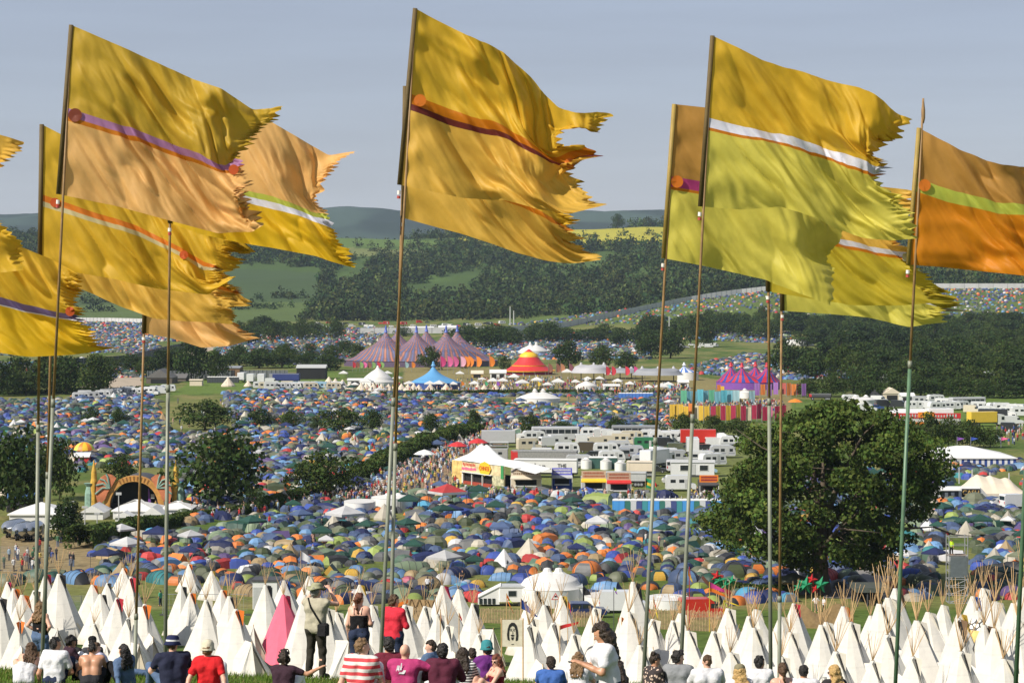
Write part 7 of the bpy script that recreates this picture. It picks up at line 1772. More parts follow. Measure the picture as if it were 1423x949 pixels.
# star kites
def star_kite(px, py, Y, r, m, label, seed):
    rg = random.Random(seed); q = P(px, py, Y); s = MX(Y); g = on_ground(px, Y); o = thing('star_kite', label, 'inflatable', g); q = q - g
    MB().tube([(0,0,-.1), q + np.array([0,.1,0])], .04, 5).put('pole', LODGE, o)
    b = MB(); n = 5; V = []
    for k in range(10):
        a = k*math.pi/5 + .3*rg.random(); rr = (r if k % 2 == 0 else r*.42)*s; V.append(q + np.array([rr*math.cos(a), .0, rr*math.sin(a)]))
    V += [q+[0,-.45,0], q+[0,.45,0]]
    b.add(V, [(k, (k+1) % 10, 10) for k in range(10)] + [((k+1) % 10, k, 11) for k in range(10)]); b.put('star', m, o)
for i, (px, py, r, c) in enumerate(((1120,812,14,'green'),(1128,805,9,'red'),(1140,812,13,'green'),(1109,816,8,'green'),(1133,818,7,'red'),(999,806,12,'green'),(1008,812,9,'green'),(996,800,9,'red'),(1017,806,8,'green'))):
    star_kite(px, py, 236, r, FL[c], f'{c} inflatable star ' + ['lowest and largest of the cluster under the oak','at the top of the cluster under the oak','at the right end of the cluster under the oak','at the left end of the cluster under the oak','hanging low in the cluster under the oak','largest of the cluster above the red van','lower right of the cluster above the red van','upper left of the cluster above the red van','far right of the cluster above the red van'][i], i)
# ---- grass at the crest
def grass():
    rg = np.random.default_rng(9); n = 42000
    Y = rg.uniform(35.5, 49, n); px = rg.uniform(-40, 1470, n); x = (px-UX)*Y/F; z = gz(x, Y)
    h = rg.uniform(.05, .14, n)*(.6+.8*fbm(x*1.2, Y*1.2, 2, 4)); a = rg.uniform(0, 6.28, n); w = rg.uniform(.006, .014, n); lx, ly = rg.normal(.02, .04, n), rg.normal(0, .04, n)
    B = np.stack([x, Y, z-.01], 1); d = np.stack([np.cos(a)*w, np.sin(a)*w, 0*a], 1); T = B + np.stack([lx, ly, h], 1)
    V = np.stack([B-d, B+d, T], 1).reshape(-1, 3); c = np.array([.10, .17, .022])*rg.uniform(.6, 1.4, (n, 1)); c[rg.random(n) < .12] = (.30, .26, .09)
    tag(link('grass', qmesh('grass', V, np.arange(3*n).reshape(-1, 3), mat('grass_blades', src='attr', rough=.7, var=.1, scale=2, trans=.3, spec=.2), col=np.repeat(c, 3, 0))), 'short trodden grass along the crest of the slope', 'grass', kind='stuff')
grass()
# ---- the crowd, far off: one mass
def crowd():
    rg = np.random.default_rng(21)
    b = MB()
    b.tube([(-.11,0,0),(-.1,0,.45),(-.09,0,.85)], [.07,.08,.1], 5).tube([(.11,.05,0),(.1,.02,.45),(.09,0,.85)], [.07,.08,.1], 5); n1 = b.n
    b.tube([(0,0,.8),(0,0,1.1),(0,0,1.38),(0,0,1.46)], [.16,.17,.21,.08], 6); b.tube([(-.2,0,1.38),(-.26,.03,1.1),(-.22,-.06,.85)], [.06,.05,.04], 4); b.tube([(.2,0,1.38),(.26,.03,1.1),(.2,-.1,.9)], [.06,.05,.04], 4); n2 = b.n
    b.tube([(0,0,1.46),(0,0,1.55),(0,0,1.66),(0,0,1.74)], [.05,.09,.10,.04], 6)
    V, T = b.tris(); pts = []
    def line(p, w, n):
        A = [ground(*q) for q in p]
        for _ in range(n):
            i = rg.integers(len(A)-1); t = rg.random(); q = A[i]+(A[i+1]-A[i])*t; pts.append((q[0]+rg.normal(0, w), q[1]+rg.normal(0, w*2)))
    def area(poly, n):
        P_ = np.array(poly); k = 0
        while k < n:
            px, py = rg.uniform(P_[:,0].min(), P_[:,0].max()), rg.uniform(P_[:,1].min(), P_[:,1].max())
            if inside(poly, np.array([px]), np.array([py]))[0]: Y = CH*F/(py-HY); pts.append(((px-UX)*Y/F, Y)); k += 1
    line([(480,702),(530,688),(560,668),(590,648),(640,624),(690,604)], 2.6, 420)
    line([(300,722),(400,704),(480,690)], 1.6, 70); line([(620,600),(700,600),(760,596)], 5, 120)
    area([(960,560),(1030,558),(1090,562),(1090,575),(960,575)], 330); area([(690,524),(840,530),(960,540),(960,550),(690,545)], 520); area([(500,538),(700,528),(700,546),(500,548)], 240); area([(920,540),(960,536),(960,580),(920,578)], 90)
    area([(640,684),(900,692),(900,700),(640,692)], 60); area([(1190,790),(1220,770),(1235,772),(1205,795)], 34); area([(1380,600),(1423,596),(1423,618),(1380,618)], 40); area([(960,690),(1000,690),(1000,702),(960,702)], 26); area([(590,640),(630,630),(640,690),(560,690)], 110)
    area([(240,560),(480,552),(600,590),(500,640),(240,640)], 160); area([(700,552),(930,556),(900,596),(700,596)], 70); area([(140,745),(640,690),(960,700),(960,790),(140,800)], 26); area([(210,705),(290,700),(290,716),(210,718)], 24); area([(0,760),(110,752),(110,795),(0,795)], 30)
    A = np.array(pts); z = gz(A[:,0], A[:,1]); m = len(A); a = rg.uniform(0, 6.28, m); ca, sa = np.cos(a), np.sin(a); S = rg.uniform(.92, 1.06, m)
    X = (V[None,:,0]*ca[:,None]-V[None,:,1]*sa[:,None])*S[:,None]+A[:,0][:,None]; Yv = (V[None,:,0]*sa[:,None]+V[None,:,1]*ca[:,None])*S[:,None]+A[:,1][:,None]; Z = V[None,:,2]*S[:,None]+z[:,None]
    tops = np.array([(.6,.6,.6),(.5,.48,.45),(.03,.03,.035),(.4,.03,.03),(.05,.08,.25),(.12,.12,.13),(.3,.4,.5),(.5,.3,.25),(.06,.15,.08),(.55,.42,.1)]); legs = np.array([(.03,.04,.09),(.05,.05,.05),(.3,.25,.18),(.45,.28,.2),(.10,.14,.22)])
    C = np.zeros((m, len(V), 3)); C[:, :n1] = legs[rg.integers(5, size=m)][:, None]; C[:, n1:n2] = tops[rg.integers(10, size=m)][:, None]; C[:, n2:] = np.array([(.40,.24,.17),(.10,.06,.04)])[rg.integers(2, size=m)][:, None]
    tag(link('crowd', qmesh('crowd', np.stack([X,Yv,Z],-1).reshape(-1,3), (T[None]+(np.arange(m)*len(V))[:,None,None]).reshape(-1,3), mat('crowd_clothes', src='attr', rough=.8, var=.05), col=C.reshape(-1,3))), 'crowds of festival goers far off on the track and showground', 'crowd', kind='stuff')
crowd()
# ------------------------------------------------------------------ people: one smooth skin surface each, grown from a distance field
def surface_nets(D, lo, h):
    nx, ny, nz = D.shape; S = D < 0
    corners = [(i, j, k) for i in (0, 1) for j in (0, 1) for k in (0, 1)]
    def cs(A, c): return A[c[0]:nx-1+c[0], c[1]:ny-1+c[1], c[2]:nz-1+c[2]]
    cnt = sum(cs(S, c).astype(np.int8) for c in corners); act = (cnt > 0) & (cnt < 8)
    idx = np.argwhere(act)
    if not len(idx): return None, None
    num = -np.ones(act.shape, np.int64); num[act] = np.arange(len(idx))
    dv = {c: cs(D, c)[act] for c in corners}
    P_ = np.zeros((len(idx), 3)); w = np.zeros(len(idx))
    for a in corners:
        for ax in range(3):
            if a[ax]: continue
            b = tuple(1 if q == ax else a[q] for q in range(3)); da, db = dv[a], dv[b]; m = (da < 0) != (db < 0)
            t = np.where(m, da/(da-db+1e-12), 0); p = np.tile(np.array(a, float), (len(idx), 1)); p[:, ax] += t
            P_ += p*m[:, None]; w += m
    V = (idx + P_/w[:, None])*h + lo
    Q = []
    for ax in range(3):
        o1, o2 = [(1, 2), (2, 0), (0, 1)][ax]
        sl0 = [slice(1, -1)]*3; sl1 = [slice(1, -1)]*3; sl0[ax] = slice(0, -1); sl1[ax] = slice(1, None)
        s0, s1 = S[tuple(sl0)], S[tuple(sl1)]; e = np.argwhere(s0 != s1)
        if not len(e): continue
        fl = s0[tuple(e.T)]; off = np.ones(3, int); off[ax] = 0; e = e + off
        def at(d1, d2):
            q = e.copy(); q[:, o1] += d1; q[:, o2] += d2; return num[tuple(q.T)]
        q = np.stack([at(-1, -1), at(0, -1), at(0, 0), at(-1, 0)], 1); q[~fl] = q[~fl][:, ::-1]; Q.append(q)
    Q = np.concatenate(Q); return V, Q[(Q >= 0).all(1)]
class Field:
    def __init__(s, lo, hi, h):
        s.lo = np.array(lo, float); s.h = h; s.n = np.ceil((np.array(hi)-s.lo)/h).astype(int)+1; s.D = np.full(s.n, 1.0, np.float32)
        s.ax = [s.lo[k]+h*np.arange(s.n[k]) for k in range(3)]
    def sub(s, lo, hi):
        i0 = np.clip(((np.array(lo)-s.lo)/s.h).astype(int), 0, s.n); i1 = np.clip(((np.array(hi)-s.lo)/s.h).astype(int)+2, 0, s.n)
        sl = tuple(slice(a, b) for a, b in zip(i0, i1)); X = np.meshgrid(*[s.ax[k][sl[k]] for k in range(3)], indexing='ij'); return sl, X
    def mix(s, sl, d, k):
        if d.size == 0: return
        A = s.D[sl]; hh = np.clip(.5+.5*(A-d)/k, 0, 1); s.D[sl] = A*(1-hh)+d*hh-k*hh*(1-hh)
    def cap(s, a, b, ra, rb, k=.03):
        a, b = np.array(a, float), np.array(b, float); R_ = max(ra, rb)+k*2+.04; sl, X = s.sub(np.minimum(a, b)-R_, np.maximum(a, b)+R_)
        ba = b-a; L = ba.dot(ba)+1e-9; t = np.clip(sum((X[i]-a[i])*ba[i] for i in range(3))/L, 0, 1)
        s.mix(sl, np.sqrt(sum((X[i]-a[i]-ba[i]*t)**2 for i in range(3)))-(ra+(rb-ra)*t), k); return s
    def ell(s, c, r, M, k=.02, neg=False):
        c = np.array(c, float); R_ = max(r)+k*2+.03; sl, X = s.sub(c-R_, c+R_)
        Y_ = [X[i]-c[i] for i in range(3)]; q = [sum(M[j][i]*Y_[i] for i in range(3))/r[j] for j in range(3)]
        d = (np.sqrt(q[0]**2+q[1]**2+q[2]**2)-1)*min(r)
        if neg: s.D[sl] = np.maximum(s.D[sl], -d)
        else: s.mix(sl, d, k)
        return s
    def cut(s, f):
        X = np.meshgrid(*s.ax, indexing='ij'); s.D = np.maximum(s.D, f(*X)); return s
    def noise(s, amp, fr, seed):
        X = np.meshgrid(*s.ax, indexing='ij'); s.D = s.D+amp*(vnoise(X[0]*fr+X[1]*fr*.7, X[2]*fr+X[1]*fr*.4, seed)-.5).astype(np.float32); return s
    def mesh(s, name, m, smooth_=True):
        V, Q = surface_nets(s.D, s.lo, s.h)
        return None if V is None else qmesh(name, V, Q, m, smooth_=smooth_)
SKIN = {'fair': mat('skin_fair', (.62, .36, .26), .5, var=.06, scale=8), 'tan': mat('skin_tan', (.48, .25, .15), .45, var=.08, scale=8), 'brown': mat('skin_brown', (.28, .14, .085), .45, var=.08, scale=8)}
def hairmat(n, c):
    m = mat('hair_'+n, c, .5, var=.45, scale=30, bump=1, bscale=50); return m
HAIR = {n: hairmat(n, c) for n, c in dict(black=(.012,.010,.009), dark=(.028,.017,.010), brown=(.075,.04,.018), auburn=(.13,.045,.02), red=(.16,.05,.025), blond=(.42,.27,.10), fairbrown=(.17,.10,.045), grey=(.2,.19,.17)).items()}
CLOTH = {}
def fabric(n, c, **k):
    if n not in CLOTH: CLOTH[n] = mat('fabric_'+n.replace(' ', '_'), c, **{**dict(rough=.85, var=.14, scale=7, bump=.9, bscale=11, spec=.15), **k})
    return CLOTH[n]
def striped(n, c1, c2, freq, ax='Z'):
    if n in CLOTH: return CLOTH[n]
    m, nt = new_mat('fabric_'+n); out = N(nt, 'OutputMaterial'); b = N(nt, 'BsdfPrincipled', Roughness=.85); w = N(nt, 'TexWave', wave_type='BANDS', bands_direction=ax, Scale=freq, Distortion=.6, Detail=1)
    nt.links.new(N(nt, 'TexCoord').outputs['Object'], w.inputs['Vector']); cr = N(nt, 'ValToRGB'); cr.color_ramp.interpolation = 'CONSTANT'; cr.color_ramp.elements[0].color = (*c1, 1); cr.color_ramp.elements[1].color = (*c2, 1); cr.color_ramp.elements[1].position = .5
    nt.links.new(w.outputs[0], cr.inputs[0]); nt.links.new(cr.outputs[0], b.inputs['Base Color']); nt.links.new(b.outputs[0], out.inputs[0]); CLOTH[n] = m; return m
def floral(n):
    if n in CLOTH: return CLOTH[n]
    m, nt = new_mat('fabric_'+n); out = N(nt, 'OutputMaterial'); b = N(nt, 'BsdfPrincipled', Roughness=.85); w = N(nt, 'TexVoronoi', Scale=16)
    nt.links.new(N(nt, 'TexCoord').outputs['Object'], w.inputs['Vector']); cr = N(nt, 'ValToRGB'); cr.color_ramp.interpolation = 'CONSTANT'; cr.color_ramp.elements[0].color = (.55, .42, .33, 1); cr.color_ramp.elements[1].color = (.03, .022, .022, 1); cr.color_ramp.elements[1].position = .33
    nt.links.new(w.outputs[0], cr.inputs[0]); nt.links.new(cr.outputs[0], b.inputs['Base Color']); nt.links.new(b.outputs[0], out.inputs[0]); CLOTH[n] = m; return m
EYEW, IRIS, LENS = mat('eye_white', (.7, .68, .65), .3), mat('iris', (.03, .02, .015), .2), mat('sunglass_lens', (.01, .01, .012), .08, spec=.7)
V3 = lambda *a: np.array(a, float)
def joints(pose, lean=.1, side=0., w=1.0, arms='hug', legs='up', twist=0.):
    """skeleton in metres, facing +y; x to the figure's right"""
    J = {}
    ax = V3(math.sin(side), math.sin(lean)*math.cos(side), math.cos(lean)*math.cos(side))
    pel = {'sit': V3(0, 0, .13), 'stand': V3(0, 0, .93), 'kneel': V3(0, 0, .52)}[pose]
    J['pel'] = pel; J['waist'] = pel+ax*.18; J['chest'] = pel+ax*.38; J['sh'] = pel+ax*.46; J['neck'] = pel+ax*.50
    ct, st = math.cos(twist), math.sin(twist); rx = V3(ct, st, 0); rx = rx-ax*rx.dot(ax); rx /= np.linalg.norm(rx)
    J['rx'] = rx; J['ax'] = ax
    hd = ax*.5+V3(0, .03, .5); hd /= np.linalg.norm(hd); J['head'] = J['neck']+hd*.150
    for s, n in ((-1, 'L'), (1, 'R')):
        S_ = J['sh']+rx*s*.175*w; J['S'+n] = S_; J['H'+n] = pel+V3(s*.09, .01, -.02)
        if pose == 'sit':
            k, a, t = {'up': ((.15,.40,.44),(.14,.60,.075),(.16,.80,.045)), 'flat': ((.13,.46,.12),(.12,.88,.065),(.14,.96,.16)), 'cross': ((.36,.26,.17),(-.10,.34,.065),(-.24,.36,.05)), 'left': ((.30,.30,.14),(.1,.0+.45,.07),(.16,.6,.05)),
                      'wide': ((.30,.36,.40),(.26,.58,.075),(.30,.77,.045))}[legs]
        elif pose == 'kneel': k, a, t = (.13,.14,.07), (.12,-.34,.07), (.12,-.50,.04)
        else: k, a, t = (.115,.035,.50), (.135,-.02,.085), (.165,.16,.045)
        J['K'+n], J['A'+n], J['T'+n] = [V3(s*q[0], q[1], q[2]) for q in (k, a, t)]
        A_ = arms[n] if isinstance(arms, dict) else arms
        z0 = pel[2]
        e, wr = {'hug': ((.26,.20,.36),(.08,.42,.34)), 'back': ((.29,-.17,.30),(.33,-.30,.05)), 'lap': ((.27,.10,.26),(.10,.30,.17)), 'phone': ((.24,.10,.21),(.07,.33,.30)), 'side': ((.27,-.04,.24),(.30,.08,.03)),
                 'camera': ((.30,.20,.42),(.12,.34,.66)), 'down': ((.25,-.03,.18),(.25,.08,-.05)), 'hold': ((.26,-.02,.20),(.20,.24,.14)), 'fold': ((.25,.04,.19),(-.02,.22,.22)), 'reach': ((.42,.10,.52),(.60,.22,.62)), 'cup': ((.30,.16,.26),(.34,.30,.46)), 'hip': ((.34,-.06,.24),(.17,.06,.10)), 'fwd': ((.26,.22,.30),(.2,.46,.22))}[A_]
        if pose == 'sit' and A_ in ('back', 'side'): off = 0.
        else: off = z0-.13 if pose == 'sit' else z0
        J['E'+n], J['W'+n] = V3(s*e[0]*w, e[1], e[2]+off), V3(s*wr[0]*w, wr[1], wr[2]+off)
        if A_ not in ('back', 'side'):
            sh = (J['sh']-pel-V3(0, 0, .46))*.85; J['E'+n] = J['E'+n]+sh; J['W'+n] = J['W'+n]+sh*.6
    return J
def person(label, px, top, pose='sit', Y=None, rz=0., yaw=0., pitch=-.1, skin='fair', hair=('short', 'dark'), shirt=('tee', None), trousers=('long', None), lean=.12, side=0., arms='hug', legs='up', w=1.0, twist=0., size=1.0, hat=None, face=False, extra=None, h=.0135, roll=0.):
    J = joints(pose, lean, side, w, arms, legs, twist)
    # head frame
    yw, pt = yaw, pitch; f = V3(-math.sin(yw)*math.cos(pt), math.cos(yw)*math.cos(pt), math.sin(pt)); r = V3(math.cos(yw), math.sin(yw), 0); u = np.cross(r, f)
    if roll: r, u = r*math.cos(roll)+u*math.sin(roll), u*math.cos(roll)-r*math.sin(roll)
    hc = J['head']; M = [r, f, u]; hp = lambda x, y, z: hc+r*x+f*y+u*z
    topz = hc[2]+.125+(.05 if hat else .015)
    if Y is None:
        Y = 33. if top >= 917 else 37.
    g = on_ground(px, Y)
    if pose != 'sit' or Y: 
        need = (CH-(top-HY)/F*Y-g[2])/topz
        size = min(max(need, .80), 1.2)
    o = thing('person', label, 'person', g-[0, 0, .01], rz, None, size)
    allp = np.array([J[k] for k in J if k not in ('rx', 'ax')]+[hc+[0, 0, .16], hc+[0, 0, -.1]]); lo, hi = allp.min(0)-.20, allp.max(0)+.20
    Fd = Field(lo, hi, h); rx, ax = J['rx'], J['ax']
    fw = np.cross(ax, rx); fw = -fw if fw[1] < 0 else fw
    def torso(Fd, g_=0., k=.05):
        for s in (-1, 1):
            Fd.cap(J['pel']+rx*s*.075, J['waist']+rx*s*.062*w, .118+g_, .108+g_, k).cap(J['waist']+rx*s*.062*w, J['chest']+rx*s*.085*w, .108+g_, .115+g_, k)
            Fd.cap(J['chest']+rx*s*.085*w, J['sh']+rx*s*.12*w, .112+g_, .070+g_, k)
        Fd.cap(J['SL'], J['SR'], .058+g_, .058+g_, k)
        if w < .95:
            for s in (-1, 1): Fd.ell(J['chest']+rx*s*.07+fw*.08, (.062+g_,)*3, np.eye(3), .04)
    torso(Fd)
    Fd.cap(J['sh'], J['neck']+(hc-J['neck'])*.55, .066, .052, .04)
    Fd.ell(hp(0, -.008, .025), (.076, .094, .098), M, .02).ell(hp(0, .028, -.055), (.052, .060, .062), M, .03).ell(hp(0, .03, -.01), (.062, .062, .085), M, .02)
    Fd.cap(hp(0, .090, .012), hp(0, .112, -.022), .009, .014, .012)
    for s in (-1, 1):
        Fd.ell(hp(s*.078, -.002, -.005), (.010, .020, .032), M, .008).cap(hp(s*.014, .083, .028), hp(s*.045, .076, .026), .010, .008, .012).ell(hp(s*.033, .062, -.02), (.02, .02, .018), M, .015)
    Fd.cap(hp(-.018, .082, -.056), hp(.018, .082, -.056), .008, .008, .006); Fd.cap(hp(-.016, .079, -.068), hp(.016, .079, -.068), .008, .008, .006); Fd.ell(hp(0, .072, -.098), (.02, .016, .014), M, .012)
    for n, s in (('L', -1), ('R', 1)):
        S_, E_, W_ = J['S'+n], J['E'+n], J['W'+n]
        Fd.cap(S_, E_, .052*w**.5, .040, .03).cap(E_, E_+(W_-E_)*.4, .041, .038, .02).cap(E_+(W_-E_)*.4, W_, .038, .026, .015)
        d = W_-E_; d /= np.linalg.norm(d); pn = np.cross(d, V3(0, 0, 1)); pn = pn/(np.linalg.norm(pn)+1e-6); 
        if (arms[n] if isinstance(arms, dict) else arms) in ('back', 'side'): d = V3(s*.3, -.85, -.05); d /= np.linalg.norm(d); pn = np.cross(d, V3(0, 0, 1))
        K_ = W_+d*.085
        for q in (-.022, 0, .022): Fd.cap(W_+d*.015+pn*q*.6, K_+pn*q, .020, .016, .012)
        curl = V3(0, 0, -1) if abs(d[2]) < .6 else V3(-s, 0, 0)*.8
        for i, (q, L) in enumerate(((-.031, .062), (-.0105, .075), (.0105, .070), (.031, .055))):
            a0 = K_+pn*q; a1 = a0+d*L*.55+curl*L*.10; a2 = a1+d*L*.38+curl*L*.42; Fd.cap(a0, a1, .0105, .0098, .004).cap(a1, a2, .0098, .0085, .004)
        sg = -1 if pn.dot(V3(-s, 0, 0)) < 0 else 1
        t0 = W_+d*.03+pn*sg*.028; t1 = t0+d*.035+pn*sg*.030; Fd.cap(t0, t1, .014, .012, .008).cap(t1, t1+d*.035+curl*.01, .012, .010, .005)
        H_, Kn, An, To = J['H'+n], J['K'+n], J['A'+n], J['T'+n]
        Fd.cap(H_, Kn, .092, .058, .05).cap(Kn, Kn+(An-Kn)*.35, .056, .056, .02).cap(Kn+(An-Kn)*.35, An, .055, .038, .02).cap(An, To, .040, .030, .015).cap(An, An+(An-To)*.25+[0, 0, -.02], .036, .03, .01)
    link('body', Fd.mesh('body', SKIN[skin]), o)
    # top
    kind, fm = shirt
    if kind:
        T_ = Field(lo, hi, h); gth = .016 if kind != 'vest' else .008; torso(T_, gth)
        if kind in ('tee', 'long', 'hoodie', 'waistcoat'):
            fr = {'tee': .62, 'long': 1, 'hoodie': 1, 'waistcoat': .08}[kind]
            for n in 'LR':
                S_, E_, W_ = J['S'+n], J['E'+n], J['W'+n]
                T_.cap(S_, S_+(E_-S_)*fr, .062*w**.5+.012, .056+.008, .03)
                if kind in ('long', 'hoodie'): T_.cap(E_, E_+(W_-E_)*.93, .054, .040, .02)
        if kind not in ('vest', 'strapless'): T_.cap(J['sh']-ax*.03, J['neck']+ax*.02, .088, .074, .05)
        if kind == 'hoodie': T_.cap(J['neck']-fw*.075-rx*.07-ax*.01, J['neck']-fw*.075+rx*.07-ax*.01, .055, .055, .03)
        T_.noise(.020, 13, len(label)); nb = J['neck']
        hem = J['pel']-ax*(.06 if pose == 'sit' else .10)
        T_.cut(lambda X, Y_, Z: np.maximum(-((X-hem[0])*ax[0]+(Y_-hem[1])*ax[1]+(Z-hem[2])*ax[2]), ((X-nb[0])*ax[0]+(Y_-nb[1])*ax[1]+(Z-nb[2])*ax[2])-(.048 if kind != 'hoodie' else .07)))
        if kind == 'vest':
            cb = J['sh']-ax*.095; T_.cut(lambda X, Y_, Z: (X-cb[0])*ax[0]+(Y_-cb[1])*ax[1]+(Z-cb[2])*ax[2])
        if kind == 'strapless': cb = J['sh']-ax*.13; T_.cut(lambda X, Y_, Z: (X-cb[0])*ax[0]+(Y_-cb[1])*ax[1]+(Z-cb[2])*ax[2])
        me = T_.mesh({'tee': 't_shirt', 'long': 'shirt', 'hoodie': 'hooded_top', 'vest': 'vest_top', 'strapless': 'strapless_top', 'waistcoat': 'waistcoat'}[kind], fm)
        if me: link(me.name.split('.')[0], me, o)
        if kind == 'vest':
            b = MB()
            for s in (-1, 1): b.tube([J['chest']+rx*s*.08*w-fw*.128+ax*.0, J['sh']+rx*s*.09*w-fw*.075+ax*.03, J['sh']+rx*s*.088*w+ax*.068, J['sh']+rx*s*.08*w+fw*.08+ax*.02, J['chest']+rx*s*.07*w+fw*.135], .011, 5)
            b.put('shoulder_straps', fm, o, True)
    kt, tm = trousers
    if kt:
        T_ = Field(lo, hi, h)
        for s in (-1, 1): T_.cap(J['pel']+rx*s*.075, J['pel']+ax*.08+rx*s*.068, .132, .122, .05)
        for n in 'LR':
            H_, Kn, An = J['H'+n], J['K'+n], J['A'+n]
            if kt == 'long': T_.cap(H_, Kn, .104, .073, .05).cap(Kn, An+(Kn-An)*.06, .072, .062, .03)
            else: T_.cap(H_, H_+(Kn-H_)*.62, .106, .094, .05)
        T_.noise(.022, 11, len(label)+3); me = T_.mesh('trousers' if kt == 'long' else 'shorts', tm); link('trousers' if kt == 'long' else 'shorts', me, o)
        if kt == 'long':
            for n in 'LR':
                A_, B_ = J['A'+n], J['T'+n]; b = Field(np.minimum(A_, B_)-.12, np.maximum(A_, B_)+.12, h); b.cap(A_, B_, .052, .042, .02).cap(A_, A_+(A_-B_)*.25+[0, 0, -.02], .046, .04, .01)
                link('shoe', b.mesh('shoe', fabric('shoe', (.05, .045, .04))), o)
    # hair
    hk, hcn = hair
    if hk != 'bald':
        Hf = Field(hc-[.26, .30, .62 if hk in ('long', 'pony') else .26], hc+[.26, .26, .24], h*.85)
        g_ = {'short': .012, 'crop': .005, 'long': .016, 'pony': .012, 'bun': .012, 'curly': .038, 'quiff': .014, 'thin': .004}[hk]
        Hf.ell(hp(0, -.012, .030), (.078+g_, .096+g_, .100+g_), M, .02)
        if hk in ('short', 'quiff', 'curly'): Hf.ell(hp(0, -.055, -.02), (.068+g_*.6, .05+g_*.6, .075), M, .03)
        if hk == 'quiff': Hf.cap(hp(-.03, .06, .12), hp(.03, .06, .125), .028, .028, .03)
        X = np.meshgrid(*Hf.ax, indexing='ij'); lx = [sum(M[j][i]*(X[i]-hc[i]) for i in range(3)) for j in range(3)]
        face_cut = np.minimum.reduce([lx[1]-(-.01+.02*(hk == 'long')), .075-np.abs(lx[2]-.0)*0+0*lx[0], (.062+.0*lx[0])-lx[2]]) if hk != 'thin' else np.minimum(lx[1]+.03, .09-lx[2])
        Hf.D = np.maximum(Hf.D, face_cut)
        Hf.D = np.maximum(Hf.D, np.minimum(-.085-lx[2], .5+0*lx[0]))
        if hk == 'thin': Hf.D = np.maximum(Hf.D, lx[2]-.085)
        if hk == 'long':
            for q in (-.075, -.04, 0, .04, .075):
                a0 = hp(q, -.065+abs(q)*.35, .03); a1 = hp(q*1.1, -.10+abs(q)*.4, -.10); a2 = J['sh']+rx*q*1.35-fw*.125+V3(0, 0, -.02); a3 = J['chest']+rx*q*1.2-fw*.155+V3(0, 0, -.05); Hf.cap(a0, a1, .042, .04, .02).cap(a1, a2, .04, .036, .02).cap(a2, a3, .036, .014, .015)
            for s in (-1, 1): Hf.cap(hp(s*.078, .01, .03), hp(s*.085, .0, -.11), .028, .022, .02)
        if hk == 'pony': Hf.cap(hp(0, -.10, .03), hp(0, -.135, -.02), .032, .03, .02).cap(hp(0, -.135, -.02), J['sh']-fw*.12+V3(0, 0, -.06), .034, .016, .02)
        if hk == 'bun': Hf.ell(hp(.02, -.10, .10), (.048, .048, .045), M, .015)
        Hf.noise(.055 if hk == 'curly' else .026, 26 if hk == 'curly' else 30, len(label))
        me = Hf.mesh('hair', HAIR[hcn]); link('hair', me, o)
    # eyes
    for s in (-1, 1):
        b = MB(); c = hp(s*.033, .076, .008); b.lathe([(.001, -.012), (.0085, -.008), (.012, 0), (.0085, .008), (.001, .012)], 8); b.v[0] = b.v[0]+c; e = b.put('eye', EYEW, o, True)
        b = MB(); b.lathe([(.001, -.004), (.006, 0), (.001, .004)], 8, hp(s*.033, .087, .008)); b.put('iris', IRIS, e, True)
    if hat:
        hk2, hm2 = hat; b = MB()
        if hk2 == 'bush': pr = [(.165, -.02), (.175, -.005), (.10, .012), (.097, .07), (.085, .10), (.04, .112), (.002, .112)]
        elif hk2 == 'bucket': pr = [(.135, -.055), (.138, -.05), (.104, .0), (.098, .06), (.07, .095), (.002, .10)]
        elif hk2 == 'sun': pr = [(.125, -.065), (.128, -.06), (.108, -.02), (.104, .05), (.075, .10), (.03, .118), (.002, .12)]
        else: pr = [(.098, -.01), (.102, .03), (.09, .07), (.05, .10), (.002, .105)]
        b.lathe(pr, 20); b.f = b.f[:-2]; b.m = b.m[:-2]; V_ = b.v[0]
        if hk2 == 'bush': V_[:, 2] += np.where(np.hypot(V_[:, 0], V_[:, 1]) > .12, .35*np.abs(V_[:, 0])-.02, 0)
        b.v[0] = hc+V_[:, :1]*r+V_[:, 1:2]*1.12*f+(V_[:, 2:]+.055)*u; ho = b.put('hat', hm2, o, True)
        if hk2 == 'bucket':
            b = MB(); b.lathe([(.106, .002), (.103, .028)], 20); b.f = b.f[:-2]; b.m = b.m[:-2]; V_ = b.v[0]; b.v[0] = hc+V_[:, :1]*r+V_[:, 1:2]*1.12*f+(V_[:, 2:]+.055)*u; b.put('hat_band', fabric('white', (.62, .62, .62)), ho, True)
        if hk2 == 'cap': MB().prism([(-.07, .06), (.07, .06), (.055, .18), (-.055, .18)], 0, .008, 'xy').put('peak', hm2, ho).matrix_local = Matrix([[r[0], f[0], u[0], (hc+u*.05)[0]], [r[1], f[1], u[1], (hc+u*.05)[1]], [r[2], f[2], u[2], (hc+u*.05)[2]], [0, 0, 0, 1]])
    if extra: extra(o, J, hp, rx, ax, fw)
    return o, g, size
WT, GT = fabric('white cotton', (.60, .60, .62)), fabric('grey cotton', (.22, .23, .24))
JEAN, DJEAN, KHA = fabric('denim', (.09, .14, .24)), fabric('dark denim', (.025, .035, .07)), fabric('dark khaki', (.035, .032, .025))
def sunglasses(o, J, hp, rx, ax, fw):
    for s in (-1, 1):
        b = MB(); b.lathe([(.001, -.003), (.024, -.002), (.024, .002), (.001, .003)], 10, axis='y'); b.v[0] = np.array([hp(v[0]+s*.033, v[1]+.098, v[2]*.8+.006) for v in b.v[0]]); b.put('sunglass_lens', LENS, o)
    MB().tube([hp(-.08, .0, .012), hp(-.055, .088, .012), hp(.055, .088, .012), hp(.08, .0, .012)], .004, 4).put('sunglass_frame', LENS, o)
